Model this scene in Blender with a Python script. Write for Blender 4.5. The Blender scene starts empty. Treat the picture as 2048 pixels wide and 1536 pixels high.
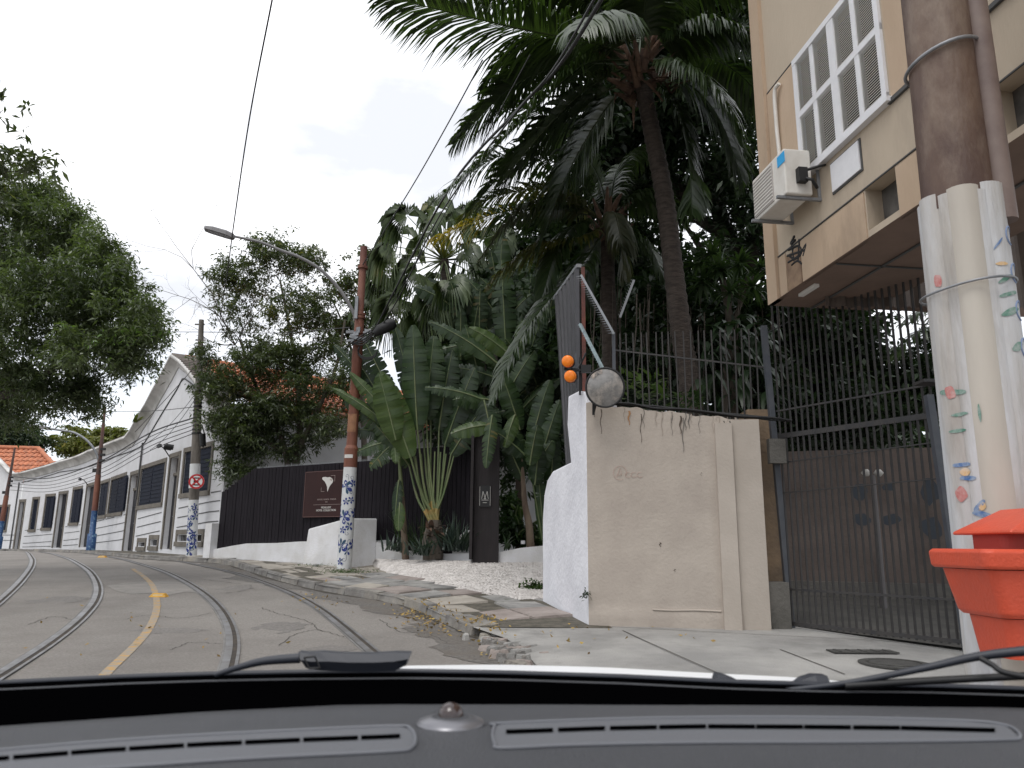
import bpy, math, random
import numpy as np
from mathutils import Vector, Matrix
from math import sin, cos, pi, radians
random.seed(7); rng = np.random.default_rng(7)
sc = bpy.context.scene; COL = sc.collection

# ---------------------------------------------------------------- camera
FP = 1500.0
PITCH = math.atan(322/1500); ROLL = radians(0.5)
f_ = Vector((0, cos(PITCH), sin(PITCH))); u_ = Vector((0, -sin(PITCH), cos(PITCH))); r_ = Vector((1, 0, 0))
RR = cos(ROLL)*r_ + sin(ROLL)*u_; UU = -sin(ROLL)*r_ + cos(ROLL)*u_
EYE = Vector((0, 0, 1.3))
cd = bpy.data.cameras.new('camera'); cam = bpy.data.objects.new('camera', cd); COL.objects.link(cam)
cam.matrix_world = Matrix(((RR.x, UU.x, -f_.x, EYE.x), (RR.y, UU.y, -f_.y, EYE.y), (RR.z, UU.z, -f_.z, EYE.z), (0, 0, 0, 1)))
cd.sensor_width = 36; cd.lens = FP/2048*36; cd.clip_start = 0.05; cd.clip_end = 6000
cd.dof.use_dof = True; cd.dof.focus_distance = 14; cd.dof.aperture_fstop = 9.0
sc.camera = cam

# ---------------------------------------------------------------- sky, sun, exposure
w = bpy.data.worlds.new('World'); sc.world = w; w.use_nodes = True
nt = w.node_tree; nt.nodes.clear()
def wn(t, **k):
    n = nt.nodes.new(t)
    for a, b in k.items(): setattr(n, a, b)
    return n
sky = wn('ShaderNodeTexSky', sky_type='NISHITA', sun_disc=False, sun_elevation=radians(62), sun_rotation=radians(25))
tc = wn('ShaderNodeTexCoord'); mp = wn('ShaderNodeMapping'); mp.inputs['Scale'].default_value = (1, 1, 2.6); mp.inputs['Location'].default_value = (4.6, 0.9, 0.2)
no = wn('ShaderNodeTexNoise'); no.inputs['Scale'].default_value = 2.3; no.inputs['Detail'].default_value = 7; no.inputs['Roughness'].default_value = 0.55
cr = wn('ShaderNodeValToRGB')
cr.color_ramp.elements[0].position = 0.40; cr.color_ramp.elements[0].color = (0.62, 0.635, 0.675, 1)
cr.color_ramp.elements[1].position = 0.64; cr.color_ramp.elements[1].color = (1.12, 1.12, 1.14, 1)
sepz = wn('ShaderNodeSeparateXYZ')
cov = wn('ShaderNodeMapRange'); cov.inputs['From Min'].default_value = 0.03; cov.inputs['From Max'].default_value = 0.28
cov.inputs['To Min'].default_value = 0.45; cov.inputs['To Max'].default_value = 0.95
mx = wn('ShaderNodeMix', data_type='RGBA')
sk = wn('ShaderNodeVectorMath', operation='SCALE'); sk.inputs['Scale'].default_value = 0.10
bg = wn('ShaderNodeBackground'); bg.inputs['Strength'].default_value = 0.98; ow = wn('ShaderNodeOutputWorld')
L = nt.links.new
L(tc.outputs['Generated'], mp.inputs['Vector']); L(mp.outputs[0], no.inputs['Vector']); L(no.outputs['Fac'], cr.inputs[0])
L(tc.outputs['Generated'], sepz.inputs[0]); L(sepz.outputs['Z'], cov.inputs['Value']); L(cov.outputs[0], mx.inputs['Factor'])
L(sky.outputs[0], sk.inputs[0]); L(sk.outputs[0], mx.inputs['A']); L(cr.outputs[0], mx.inputs['B'])
L(mx.outputs['Result'], bg.inputs['Color']); L(bg.outputs[0], ow.inputs['Surface'])
sd = bpy.data.lights.new('sun', 'SUN'); sd.energy = 0.9; sd.angle = radians(25); sd.color = (1, 0.97, 0.93)
so = bpy.data.objects.new('sun', sd); COL.objects.link(so); so.rotation_euler = (radians(28), 0, radians(-25))
vs = sc.view_settings; vs.view_transform = 'Standard'; vs.look = 'None'; vs.gamma = 1; vs.use_curve_mapping = False; vs.exposure = 0.65
sc.render.engine = 'CYCLES'; sc.render.resolution_x = 1024; sc.render.resolution_y = 768

# ---------------------------------------------------------------- helpers
KY = [-1e4, 0, 9.2, 17, 22.5, 28, 36, 46, 60, 1e4]; KZ = [0, 0, .26, .65, .79, .84, .8, .7, .5, .5]
def zg(y):
    # smoothed height of the hilly street
    return float((np.interp(y-1.0, KY, KZ)+2*np.interp(y, KY, KZ)+np.interp(y+1.0, KY, KZ))/4)
def ray(px, py):
    px = float(px); py = float(py); return f_ + (px-1024)/FP*RR + (768-py)/FP*UU
def P(px, py, Y):
    Y = float(Y)
    d = ray(px, py); return EYE + d*(Y/d.y)
def PZ(px, py, z):
    d = ray(px, py); return EYE + d*((z-EYE.z)/d.z)
def G(px, py, dz=0.0):
    d = ray(px, py); Y = 2.0
    while Y < 90:
        q = EYE + d*(Y/d.y)
        if q.z < zg(Y)+dz: return q
        Y += .02
    return q

def lin(h):
    if isinstance(h, str):
        c = [int(h[i:i+2], 16)/255 for i in (0, 2, 4)]
        return tuple(x/12.92 if x <= .04045 else ((x+.055)/1.055)**2.4 for x in c)
    return h
MATS = {}
def mat(name, c, rough=.8, c2=None, scale=4.0, bump=0.0, bscale=40.0, metal=0.0, spec=.5, detail=6, stretch=None, mid=(.35, .65), coat=0, c3=None, c3scale=1.0, c3pos=(.55, .7)):
    if name in MATS: return MATS[name]
    m = bpy.data.materials.new(name); m.use_nodes = True; t = m.node_tree; N = t.nodes; b = N['Principled BSDF']; K = t.links.new
    c = lin(c); b.inputs['Roughness'].default_value = rough; b.inputs['Metallic'].default_value = metal
    b.inputs['Specular IOR Level'].default_value = spec; b.inputs['Coat Weight'].default_value = coat
    b.inputs['Base Color'].default_value = (*c, 1)
    tcn = N.new('ShaderNodeTexCoord'); mpn = N.new('ShaderNodeMapping'); K(tcn.outputs['Object'], mpn.inputs[0])
    if stretch: mpn.inputs['Scale'].default_value = stretch
    if c2 is not None:
        c2 = lin(c2)
        n = N.new('ShaderNodeTexNoise'); n.inputs['Scale'].default_value = scale; n.inputs['Detail'].default_value = detail; n.inputs['Roughness'].default_value = .6
        r = N.new('ShaderNodeValToRGB'); e = r.color_ramp.elements
        e[0].position, e[1].position = mid; e[0].color = (*c, 1); e[1].color = (*c2, 1)
        K(mpn.outputs[0], n.inputs['Vector']); K(n.outputs['Fac'], r.inputs[0]); out = r.outputs[0]
        if c3 is not None:
            n3 = N.new('ShaderNodeTexNoise'); n3.inputs['Scale'].default_value = c3scale; n3.inputs['Detail'].default_value = 9; n3.inputs['Roughness'].default_value = .65
            K(mpn.outputs[0], n3.inputs['Vector'])
            r3 = N.new('ShaderNodeValToRGB'); r3.color_ramp.elements[0].position, r3.color_ramp.elements[1].position = c3pos
            K(n3.outputs['Fac'], r3.inputs[0]); x = N.new('ShaderNodeMix'); x.data_type = 'RGBA'
            K(r3.outputs[0], x.inputs['Factor']); K(out, x.inputs['A']); x.inputs['B'].default_value = (*lin(c3), 1); out = x.outputs['Result']
        K(out, b.inputs['Base Color'])
    if bump:
        n = N.new('ShaderNodeTexNoise'); n.inputs['Scale'].default_value = bscale; n.inputs['Detail'].default_value = 5
        bn = N.new('ShaderNodeBump'); bn.inputs['Strength'].default_value = min(1, bump); bn.inputs['Distance'].default_value = .02
        K(mpn.outputs[0], n.inputs['Vector']); K(n.outputs['Fac'], bn.inputs['Height']); K(bn.outputs[0], b.inputs['Normal'])
    MATS[name] = m; return m

def leafmat(name, ca, cb, cc=None, rough=.42, trans=.25, wscale=.6, spec=.5):
    if name in MATS: return MATS[name]
    m = bpy.data.materials.new(name); m.use_nodes = True; t = m.node_tree; N = t.nodes; b = N['Principled BSDF']; K = t.links.new; o = N['Material Output']
    g = N.new('ShaderNodeNewGeometry'); r = N.new('ShaderNodeValToRGB'); e = r.color_ramp.elements
    e[0].color = (*lin(ca), 1); e[1].color = (*lin(cb), 1)
    if cc is not None: z = e.new(.93); z.color = (*lin(cb), 1); e[2].position = 1.0; e[2].color = (*lin(cc), 1)
    n = N.new('ShaderNodeTexNoise'); n.inputs['Scale'].default_value = wscale; n.inputs['Detail'].default_value = 2
    K(g.outputs['Position'], n.inputs['Vector'])
    a = N.new('ShaderNodeMath'); a.operation = 'MULTIPLY'; a.inputs[1].default_value = .55; K(g.outputs['Random Per Island'], a.inputs[0])
    a2 = N.new('ShaderNodeMath'); a2.operation = 'MULTIPLY_ADD'; a2.inputs[1].default_value = 1.3; a2.inputs[2].default_value = -.4; K(n.outputs['Fac'], a2.inputs[0])
    a3 = N.new('ShaderNodeMath'); a3.operation = 'ADD'; K(a.outputs[0], a3.inputs[0]); K(a2.outputs[0], a3.inputs[1]); K(a3.outputs[0], r.inputs[0])
    K(r.outputs[0], b.inputs['Base Color']); b.inputs['Roughness'].default_value = rough; b.inputs['Specular IOR Level'].default_value = spec
    tr = N.new('ShaderNodeBsdfTranslucent'); mxs = N.new('ShaderNodeMixShader'); mxs.inputs[0].default_value = trans
    hs = N.new('ShaderNodeMix'); hs.data_type = 'RGBA'; hs.blend_type = 'MULTIPLY'; hs.inputs['Factor'].default_value = 1; hs.inputs['B'].default_value = (1.3, 1.5, .5, 1)
    K(r.outputs[0], hs.inputs['A']); K(hs.outputs['Result'], tr.inputs['Color'])
    K(b.outputs[0], mxs.inputs[1]); K(tr.outputs[0], mxs.inputs[2]); K(mxs.outputs[0], o.inputs['Surface'])
    MATS[name] = m; return m

def tag(o, label=None, cat=None, group=None, kind=None):
    if label: o['label'] = label
    if cat: o['category'] = cat
    if group: o['group'] = group
    if kind: o['kind'] = kind
    return o
def empty(name, loc, label=None, cat=None, group=None):
    o = bpy.data.objects.new(name, None); o.empty_display_size = .2; COL.objects.link(o); o.location = loc
    return tag(o, label, cat, group)
WL = {}
def wloc(o):
    v = Vector(o.location)
    while o.parent: o = o.parent; v = v + Vector(o.location)
    return v
class MB:
    """collects shapes in world coordinates; build() links them as one mesh object"""
    def __init__(s): s.v = []; s.f = []; s.sm = []; s.fm = []; s.m = 0
    def poly(s, pts, smooth=False):
        n = len(s.v); s.v += [tuple(p) for p in pts]; s.f.append(tuple(range(n, n+len(pts)))); s.sm.append(smooth); s.fm.append(s.m)
    def mesh(s, vs, fs, smooth=False):
        n = len(s.v); s.v += [tuple(p) for p in vs]
        for q in fs: s.f.append(tuple(n+i for i in q)); s.sm.append(smooth); s.fm.append(s.m)
    def box(s, c, sx, sy, sz, ax=(1, 0, 0), ay=(0, 1, 0), az=(0, 0, 1)):
        c = Vector(c); ax, ay, az = (Vector(a).normalized() for a in (ax, ay, az))
        p = [c+ax*(i*sx/2)+ay*(j*sy/2)+az*(k*sz/2) for k in (-1, 1) for j in (-1, 1) for i in (-1, 1)]
        s.mesh(p, [(0, 2, 3, 1), (4, 5, 7, 6), (0, 1, 5, 4), (2, 6, 7, 3), (0, 4, 6, 2), (1, 3, 7, 5)]); return s
    def bar(s, a, b, wd, dp=None, up=(0, 0, 1)):
        a, b = Vector(a), Vector(b); z = (b-a); l = z.length; z = z/l; up = Vector(up)
        if abs(z.dot(up)) > .95: up = Vector((0, 1, 0)) if abs(z.y) < .9 else Vector((1, 0, 0))
        x = z.cross(up).normalized(); y = z.cross(x); s.box((a+b)/2, wd, dp or wd, l, x, y, z); return s
    def tube(s, pts, rad, n=8, cap=True, smooth=True):
        pts = [Vector(p) for p in pts]; k = len(pts)
        rs = rad if isinstance(rad, (list, tuple)) else [rad]*k
        vs = []; pu = None
        for i, p in enumerate(pts):
            t = (pts[min(i+1, k-1)]-pts[max(i-1, 0)])
            if t.length < 1e-9: t = Vector((0, 0, 1))
            t.normalize()
            if pu is None: pu = t.cross(Vector((0, 0, 1)) if abs(t.z) < .9 else Vector((1, 0, 0))).normalized()
            x = (pu - t*pu.dot(t)).normalized(); pu = x; y = t.cross(x)
            for j in range(n): a = 2*pi*j/n; vs.append(p+(x*cos(a)+y*sin(a))*rs[i])
        fs = [(i*n+j, i*n+(j+1) % n, (i+1)*n+(j+1) % n, (i+1)*n+j) for i in range(k-1) for j in range(n)]
        s.mesh(vs, fs, smooth)
        if cap: s.mesh(vs[:n], [tuple(reversed(range(n)))]); s.mesh(vs[-n:], [tuple(range(n))])
        return s
    def prism(s, pts, vec):
        vec = Vector(vec); a = [Vector(p) for p in pts]; b = [p+vec for p in a]; n = len(a)
        s.mesh(a+b, [tuple(reversed(range(n))), tuple(range(n, 2*n))]+[(i, (i+1) % n, n+(i+1) % n, n+i) for i in range(n)]); return s
    def disc(s, c, nrm, r, n=20, sx=1.0):
        nrm = Vector(nrm).normalized(); x = nrm.cross(Vector((0, 0, 1))).normalized() if abs(nrm.z) < .95 else Vector((1, 0, 0)); y = nrm.cross(x)
        s.poly([Vector(c)+x*cos(2*pi*i/n)*r*sx+y*sin(2*pi*i/n)*r for i in range(n)]); return s
    def build(s, name, m, parent=None, **k):
        me = bpy.data.meshes.new(name); local = k.pop('local', False); o0 = wloc(parent) if parent is not None and not local else Vector(k.pop('origin', (0, 0, 0)))
        me.from_pydata([(v[0]-o0.x, v[1]-o0.y, v[2]-o0.z) for v in s.v], [], s.f)
        ms = m if isinstance(m, (list, tuple)) else [m]
        for q in ms: me.materials.append(q)
        me.polygons.foreach_set('use_smooth', s.sm); me.polygons.foreach_set('material_index', s.fm); me.update()
        o = bpy.data.objects.new(name, me); COL.objects.link(o)
        if parent is not None: o.parent = parent
        else: o.location = o0
        return tag(o, **k)
def npmesh(name, V, Fq, m, parent=None, fm=None, smooth=False, **k):
    """fast mesh from numpy arrays, faces all of one size"""
    me = bpy.data.meshes.new(name); o0 = wloc(parent) if parent is not None else Vector((0, 0, 0))
    V = np.asarray(V, dtype=np.float32)-np.array(o0, dtype=np.float32); Fq = np.asarray(Fq, dtype=np.int32); n, kk = Fq.shape
    me.vertices.add(len(V)); me.vertices.foreach_set('co', V.ravel())
    me.loops.add(n*kk); me.loops.foreach_set('vertex_index', Fq.ravel())
    me.polygons.add(n); me.polygons.foreach_set('loop_start', np.arange(0, n*kk, kk, dtype=np.int32)); me.polygons.foreach_set('loop_total', np.full(n, kk, dtype=np.int32))
    if fm is not None: me.polygons.foreach_set('material_index', np.asarray(fm, dtype=np.int32))
    if smooth: me.polygons.foreach_set('use_smooth', np.ones(n, dtype=bool))
    for q in (m if isinstance(m, (list, tuple)) else [m]): me.materials.append(q)
    me.update(calc_edges=True)
    o = bpy.data.objects.new(name, me); COL.objects.link(o)
    if parent is not None: o.parent = parent
    return tag(o, **k)
def inst(o, parent, loc, rot=None, name=None, **k):
    c = o.copy(); COL.objects.link(c); c.parent = parent; c.location = Vector(loc)-wloc(parent) if parent else Vector(loc)
    if rot is not None: c.rotation_euler = rot
    return tag(c, **k)
def catmull(pts, n=8):
    pts = [Vector(p) for p in pts]; q = [2*pts[0]-pts[1]]+pts+[2*pts[-1]-pts[-2]]; out = []
    for i in range(1, len(q)-2):
        a, b, c, d = q[i-1], q[i], q[i+1], q[i+2]
        for k in range(n):
            t = k/n; out.append(.5*((2*b)+(c-a)*t+(2*a-5*b+4*c-d)*t*t+(3*b-a-3*c+d)*t**3))
    out.append(pts[-1]); return out
def unit(v): v = np.asarray(v, float); return v/np.maximum(1e-9, np.linalg.norm(v, axis=-1, keepdims=True))
def lerp(a, b, t): return a+(b-a)*(float(t) if not isinstance(t, float) else t)
# ---------------------------------------------------------------- materials
m_asph = mat('asphalt', (.215, .198, .18), .9, (.35, .325, .297), 48, 1, 120, c3=(.15, .136, .124), c3scale=.45, c3pos=(.42, .85), mid=(.3, .7), detail=3)
m_wear = mat('road_edge_grime', (.1, .094, .088), .92, (.19, .178, .162), 22, 1, 70, c3=(.14, .118, .095), c3scale=1.2, c3pos=(.45, .7))
m_rail = mat('worn_steel', (.33, .33, .34), .5, (.2, .19, .18), 5, metal=.7)
m_railc = mat('rail_concrete', (.22, .214, .205), .9, (.15, .145, .14), 3, .6, 40)
m_groove = mat('rail_groove', (.025, .022, .02), .95, (.07, .055, .04), 8)
m_yel = mat('yellow_road_paint', (.47, .27, .065), .85, (.27, .245, .21), 11, mid=(.35, .56), detail=9)
m_dirt = mat('soil', (.07, .055, .04), .95, (.13, .1, .07), 3, 1, 20)
m_conc = mat('apron_concrete', (.24, .235, .225), .9, (.36, .35, .33), 1.1, .5, 50, c3=(.17, .165, .155), c3scale=1.3, c3pos=(.5, .75))
m_slabs = [mat('grey_flagstone', (.17, .167, .162), .9, (.33, .32, .3), 2.5, .8, 30, c3=(.1, .11, .08), c3scale=3, c3pos=(.6, .72)),
           mat('tan_flagstone', (.27, .245, .21), .9, (.4, .365, .315), 2.2, .8, 30, c3=(.14, .13, .09), c3scale=3, c3pos=(.6, .74)),
           mat('red_flagstone', (.22, .185, .165), .9, (.33, .285, .26), 2.4, .8, 30, c3=(.13, .11, .09), c3scale=3, c3pos=(.6, .74))]
m_kerb = mat('kerb_granite', (.25, .24, .225), .9, (.14, .13, .12), 4, 1, 50, c3=(.33, .3, .25), c3scale=1.1, c3pos=(.5, .7))
m_peb = mat('white_pebble', (.68, .645, .615), .85, (.45, .42, .395), 6, .5, 60)
m_pebm = mat('pebble_bedding', (.22, .19, .165), .95, (.4, .35, .31), 14, 1, 40)
m_white = mat('white_render', (.68, .68, .7), .85, (.6, .6, .61), 1.5, .35, 30, c3=(.42, .41, .39), c3scale=1.1, c3pos=(.62, .85))
m_lime = mat('rough_lime_render', (.78, .78, .82), .85, (.66, .66, .7), 2, .55, 17)
m_low = mat('low_wall_whitewash', (.74, .74, .76), .85, (.62, .61, .6), 2, .5, 30, c3=(.3, .31, .25), c3scale=1.4, c3pos=(.66, .86))
m_corn = mat('weathered_cornice', (.66, .65, .63), .9, (.4, .39, .37), 1.2, .4, 30, stretch=(1, 1, .6))
m_stone = mat('taupe_stone_surround', (.115, .102, .085), .85, (.175, .155, .128), 3, .4, 40)
m_line = mat('dark_moulding', (.075, .075, .075), .8)
m_shut = mat('navy_shutter_paint', (.005, .008, .019), .7, (.010, .014, .028), 5, spec=.15)
m_door = mat('dark_door_paint', (.012, .012, .016), .7, (.024, .024, .028), 4, spec=.25)
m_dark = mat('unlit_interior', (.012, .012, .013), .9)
m_glass = mat('window_glass', (.02, .022, .025), .08, spec=.8)
m_tile = mat('terracotta_tile', (.55, .2, .1), .85, (.36, .14, .08), 3, .3, 20, c3=(.2, .12, .09), c3scale=2.2, c3pos=(.55, .75))
m_woodf = mat('black_stained_board', (.0085, .007, .0095), .8, (.017, .0135, .018), 3, .4, 30, stretch=(6, 6, .5), spec=.2)
m_pillar = mat('brown_black_timber', (.013, .010, .011), .7, (.024, .018, .019), 3, .5, 40, stretch=(8, 8, .6))
m_sign = mat('oxblood_sign_panel', (.026, .0075, .007), .6, (.036, .011, .010), 2, spec=.3)
m_letter = mat('pale_lettering', (.62, .6, .57), .5)
m_letter2 = mat('dim_lettering', (.36, .29, .27), .5)
m_cpole = mat('old_pole_concrete', (.1, .09, .078), .9, (.19, .17, .15), 6, .6, 50, stretch=(1, 1, .3))
m_rust = mat('rusted_red_pole_paint', (.12, .042, .03), .65, (.22, .085, .05), 2.5, .4, 30, stretch=(1, 1, .35), c3=(.05, .03, .025), c3scale=2, c3pos=(.55, .8))
m_rusty = mat('ochre_rust_patch', (.33, .17, .09), .8, (.2, .09, .05), 7, .3, 40)
m_pwhite = mat('pole_white_paint', (.66, .67, .68), .6, (.56, .57, .57), 5, .2, 20)
m_blue = mat('cobalt_flower_paint', (.008, .022, .16), .5, (.012, .035, .23), 30)
m_teal = mat('dark_teal_leaf_paint', (.012, .06, .12), .5)
m_bluepole = mat('blue_pole_base_paint', (.012, .055, .16), .55, (.15, .26, .36), 9, mid=(.52, .66))
m_wire = mat('black_cable', (.015, .015, .016), .6)
m_steel = mat('galvanised_steel', (.3, .31, .33), .5, (.2, .21, .22), 8, metal=.5)
m_lampg = mat('lamp_body_grey', (.23, .225, .23), .5)
m_lens = mat('lamp_lens', (.3, .3, .33), .25)
m_cream = mat('cream_wall_render', (.46, .405, .35), .92, (.385, .335, .29), 1.8, .3, 26, c3=(.3, .25, .21), c3scale=.8, c3pos=(.58, .9))
m_pale = mat('pale_cream_render', (.475, .42, .365), .92, (.41, .36, .31), 1.5, .2, 30)
m_ochre = mat('dirty_ochre_wall', (.25, .175, .11), .9, (.12, .09, .065), 2, .5, 24)
m_grime = mat('grey_wall_foot', (.16, .15, .135), .95, (.1, .095, .085), 2.5, .6, 30)
m_stain = mat('black_damp_stain', (.05, .042, .035), .95, (.12, .09, .07), 30)
m_rstain = mat('rust_stain', (.36, .2, .1), .95)
m_corr = mat('corrugated_sheet', (.06, .058, .064), .4, (.04, .04, .044), 4, metal=.2)
m_red = mat('oxide_red_steel', (.16, .05, .035), .7, (.09, .035, .03), 8)
m_spike = mat('spike_strip_zinc', (.33, .42, .44), .5, (.2, .25, .27), 20, metal=.3)
m_iron = mat('dark_iron', (.03, .03, .033), .6, (.05, .045, .042), 8)
m_gatep = mat('gate_post_steel', (.055, .062, .078), .5, (.085, .09, .1), 4)
m_orange = mat('orange_lamp_lens', (.95, .24, .008), .25, (.85, .2, .01), 5)
m_black = mat('black_plastic', (.008, .008, .009), .55)
m_pink = mat('pink_yard_wall', (.17, .135, .118), .9, (.1, .08, .07), 1.2, .4, 20)
m_bld = mat('beige_panel_render', (.5, .42, .325), .88, (.44, .365, .28), .9, .2, 40, c3=(.28, .235, .185), c3scale=1.2, c3pos=(.56, .85), stretch=(1, 1, .3))
m_peach = mat('peach_render', (.5, .38, .275), .88, (.43, .32, .225), 1.2, .2, 40, c3=(.24, .18, .13), c3scale=1.1, c3pos=(.56, .78), stretch=(1, 1, .35))
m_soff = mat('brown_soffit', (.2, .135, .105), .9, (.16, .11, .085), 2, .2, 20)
m_winw = mat('white_window_paint', (.74, .74, .76), .5, (.68, .68, .7), 8)
m_slat = mat('louvre_slat', (.62, .6, .55), .6)
m_acw = mat('air_conditioner_casing', (.7, .68, .64), .5, (.6, .57, .52), 5)
m_aqua = mat('cyan_sticker', (.03, .35, .7), .5)
m_graf = mat('black_spray_paint', (.02, .02, .022), .7)
m_bin = mat('orange_red_bin_plastic', (.6, .075, .03), .5, (.5, .07, .035), 3, .2, 60, c3=(.5, .16, .1), c3scale=2.5, c3pos=(.58, .85))
m_bpole = mat('brown_pole_paint', (.06, .03, .024), .6, (.13, .08, .055), 2.2, .4, 25, stretch=(1, 1, .4), c3=(.25, .19, .145), c3scale=1.3, c3pos=(.5, .68))
m_banner = mat('white_pole_paint_worn', (.54, .55, .57), .75, (.42, .39, .355), 2.2, .4, 25, stretch=(2, 2, .3), c3=(.25, .225, .2), c3scale=2.4, c3pos=(.52, .8))
m_pgreen = mat('green_paint', (.06, .2, .14), .7, (.3, .36, .33), 25); m_pred = mat('red_paint', (.42, .1, .09), .7, (.5, .3, .28), 25); m_pyel = mat('yellow_paint', (.6, .36, .13), .7, (.6, .5, .4), 25)
m_pblue = mat('blue_paint', (.05, .13, .32), .7, (.3, .36, .45), 25)
m_red_s = mat('sign_red', (.5, .02, .025), .45); m_white_s = mat('sign_white', (.8, .8, .8), .45)
m_dash = mat('grey_dashboard_plastic', (.11, .114, .125), .55, (.09, .094, .104), 2, .8, 500, c3=(.2, .2, .2), c3scale=60, c3pos=(.62, .8), spec=.4)
m_dashd = mat('dark_dashboard_plastic', (.04, .042, .048), .6, bump=.3, bscale=900)
m_wiper = mat('wiper_black', (.022, .025, .034), .5)
m_hood = mat('white_car_paint', (.82, .83, .84), .4)
m_frit = mat('matte_black_band', (.0008, .0008, .001), 1.0, spec=0.0)
m_chrome = mat('sensor_satin', (.2, .2, .215), .32, metal=.6)
m_bulb = mat('sensor_dome', (.03, .015, .013), .15, coat=.6)
m_bark = mat('grey_brown_bark', (.075, .06, .047), .95, (.14, .12, .1), 5, 1, 25, stretch=(1, 1, .35))
m_barkd = mat('dark_bark', (.035, .03, .025), .95, (.07, .06, .05), 5, 1, 25)
m_ptrunk = mat('palm_trunk_bark', (.085, .067, .056), .95, (.04, .031, .026), 9, 1, 20, stretch=(.7, .7, 2.5))
m_boot = mat('palm_boot_fibre', (.17, .105, .07), .9, (.08, .048, .036), 6, .6, 30)
m_petio = mat('orange_green_petiole', (.42, .25, .07), .5, (.2, .2, .08), 2.5)
m_petgr = mat('green_petiole', (.1, .15, .06), .5, (.17, .19, .09), 3)
m_drytr = mat('banana_trunk', (.22, .17, .12), .8, (.12, .08, .06), 5, .6, 20, stretch=(1, 1, .3))
l_left = leafmat('acacia_leaf', (.045, .066, .036), (.135, .17, .088), (.15, .27, .06), .34, .36, .9, .7)
l_mid = leafmat('garden_tree_leaf', (.035, .052, .028), (.105, .13, .062), (.26, .24, .08), .33, .3, .8, .7)
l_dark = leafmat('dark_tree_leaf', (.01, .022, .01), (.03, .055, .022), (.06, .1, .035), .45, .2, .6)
l_coco = leafmat('coconut_leaflet', (.018, .035, .014), (.055, .085, .03), None, .33, .25, .6, .6)
l_cocoy = leafmat('yellowing_leaflet', (.03, .05, .018), (.14, .13, .03), (.4, .27, .04), .4, .3, 1.6)
l_olive = leafmat('olive_leaflet', (.03, .042, .018), (.085, .085, .04), None, .45, .25, 1.2)
l_fan = leafmat('fan_palm_leaf', (.04, .065, .03), (.11, .15, .06), (.2, .2, .09), .4, .3, .9)
l_ban = leafmat('paddle_leaf', (.016, .036, .015), (.045, .08, .026), (.16, .14, .05), .38, .25, .9, .5)
l_banl = leafmat('bright_paddle_leaf', (.04, .075, .022), (.085, .13, .036), None, .34, .3, .7, .5)
l_band = leafmat('dark_paddle_leaf', (.010, .024, .010), (.028, .054, .02), (.09, .08, .035), .4, .2, .7, .5)
l_yel = leafmat('yellow_green_leaf', (.06, .08, .022), (.18, .19, .05), (.28, .24, .06), .5, .3, .25)
l_grass = leafmat('weed_leaf', (.03, .06, .018), (.08, .13, .035), None, .5, .3, 2)

# ---------------------------------------------------------------- ground, road
def kerbx_pts():
    K = [G(1060, 1320), G(1010, 1290), G(945, 1255, .1), G(890, 1232, .1), G(830, 1205, .1), G(770, 1190, .1), G(700, 1180, .1), G(640, 1170, .1), G(570, 1155, .1), G(500, 1135, .1), G(440, 1120, .1)]
    return [(k.x, k.y) for k in K]
FPL = [(-6.9, 20.4), (-8.49, 22.3), (-11.3, 25.5), (-14.81, 30), (-20.93, 38), (-24.85, 42.5), (-29.4, 46.2), (-35, 49.5), (-42, 52.5), (-52, 55)]
FS = catmull([(a, b, 0) for a, b in FPL], 12)
sl = [0.0]
for a, b in zip(FS[:-1], FS[1:]): sl.append(sl[-1]+(b-a).length)
SL = np.array(sl); FX = np.array([p.x for p in FS]); FY = np.array([p.y for p in FS])
S0 = SL[12]                                            # the house's right corner
def F2(s):
    x, y = np.interp(s, SL, FX), np.interp(s, SL, FY); e = .15
    t = Vector((np.interp(s+e, SL, FX)-np.interp(s-e, SL, FX), np.interp(s+e, SL, FY)-np.interp(s-e, SL, FY), 0)).normalized()
    return Vector((x, y, 0)), t, Vector((-t.y, t.x, 0))*-1.0   # point, tangent (leftwards), outward normal? fixed below
def FP3(s, z, d=0.0):                                  # d>0 towards the street
    p, t, n = F2(s); nn = Vector((-t.y, t.x, 0))
    if nn.dot(Vector((0, 0, 0))-p) < 0: nn = -nn
    return Vector((p.x+nn.x*d, p.y+nn.y*d, z))
def FN(s):
    p, t, n = F2(s); nn = Vector((-t.y, t.x, 0))
    return (nn if nn.dot(-p) > 0 else -nn), t
def Finv(px, py):
    d = ray(px, py); k = d.x/d.y; ss = np.linspace(0, SL[-1], 3000); g = np.interp(ss, SL, FX)-k*np.interp(ss, SL, FY)
    i = int(np.argmin(np.abs(g))); s = ss[i]; Y = np.interp(s, SL, FY); return s, (EYE+d*(Y/d.y)).z
kp = kerbx_pts(); kp = [(kp[0][0]+.25, 5.6), (kp[0][0]+.5, 3), (kp[0][0]+.8, -3)][::-1]+kp
kp = [k for k in kp]
for s in np.arange(S0+1.5, SL[-1], 2.0):
    q = FP3(s, 0, 1.35); kp.append((q.x, q.y))
KERB = catmull([(a, b, 0) for a, b in kp], 8)
KYs = np.array([p.y for p in KERB]); KXs = np.array([p.x for p in KERB]); o_ = np.argsort(KYs); KYs = KYs[o_]; KXs = KXs[o_]
def kx(y): return float(np.interp(y, KYs, KXs))

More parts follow.
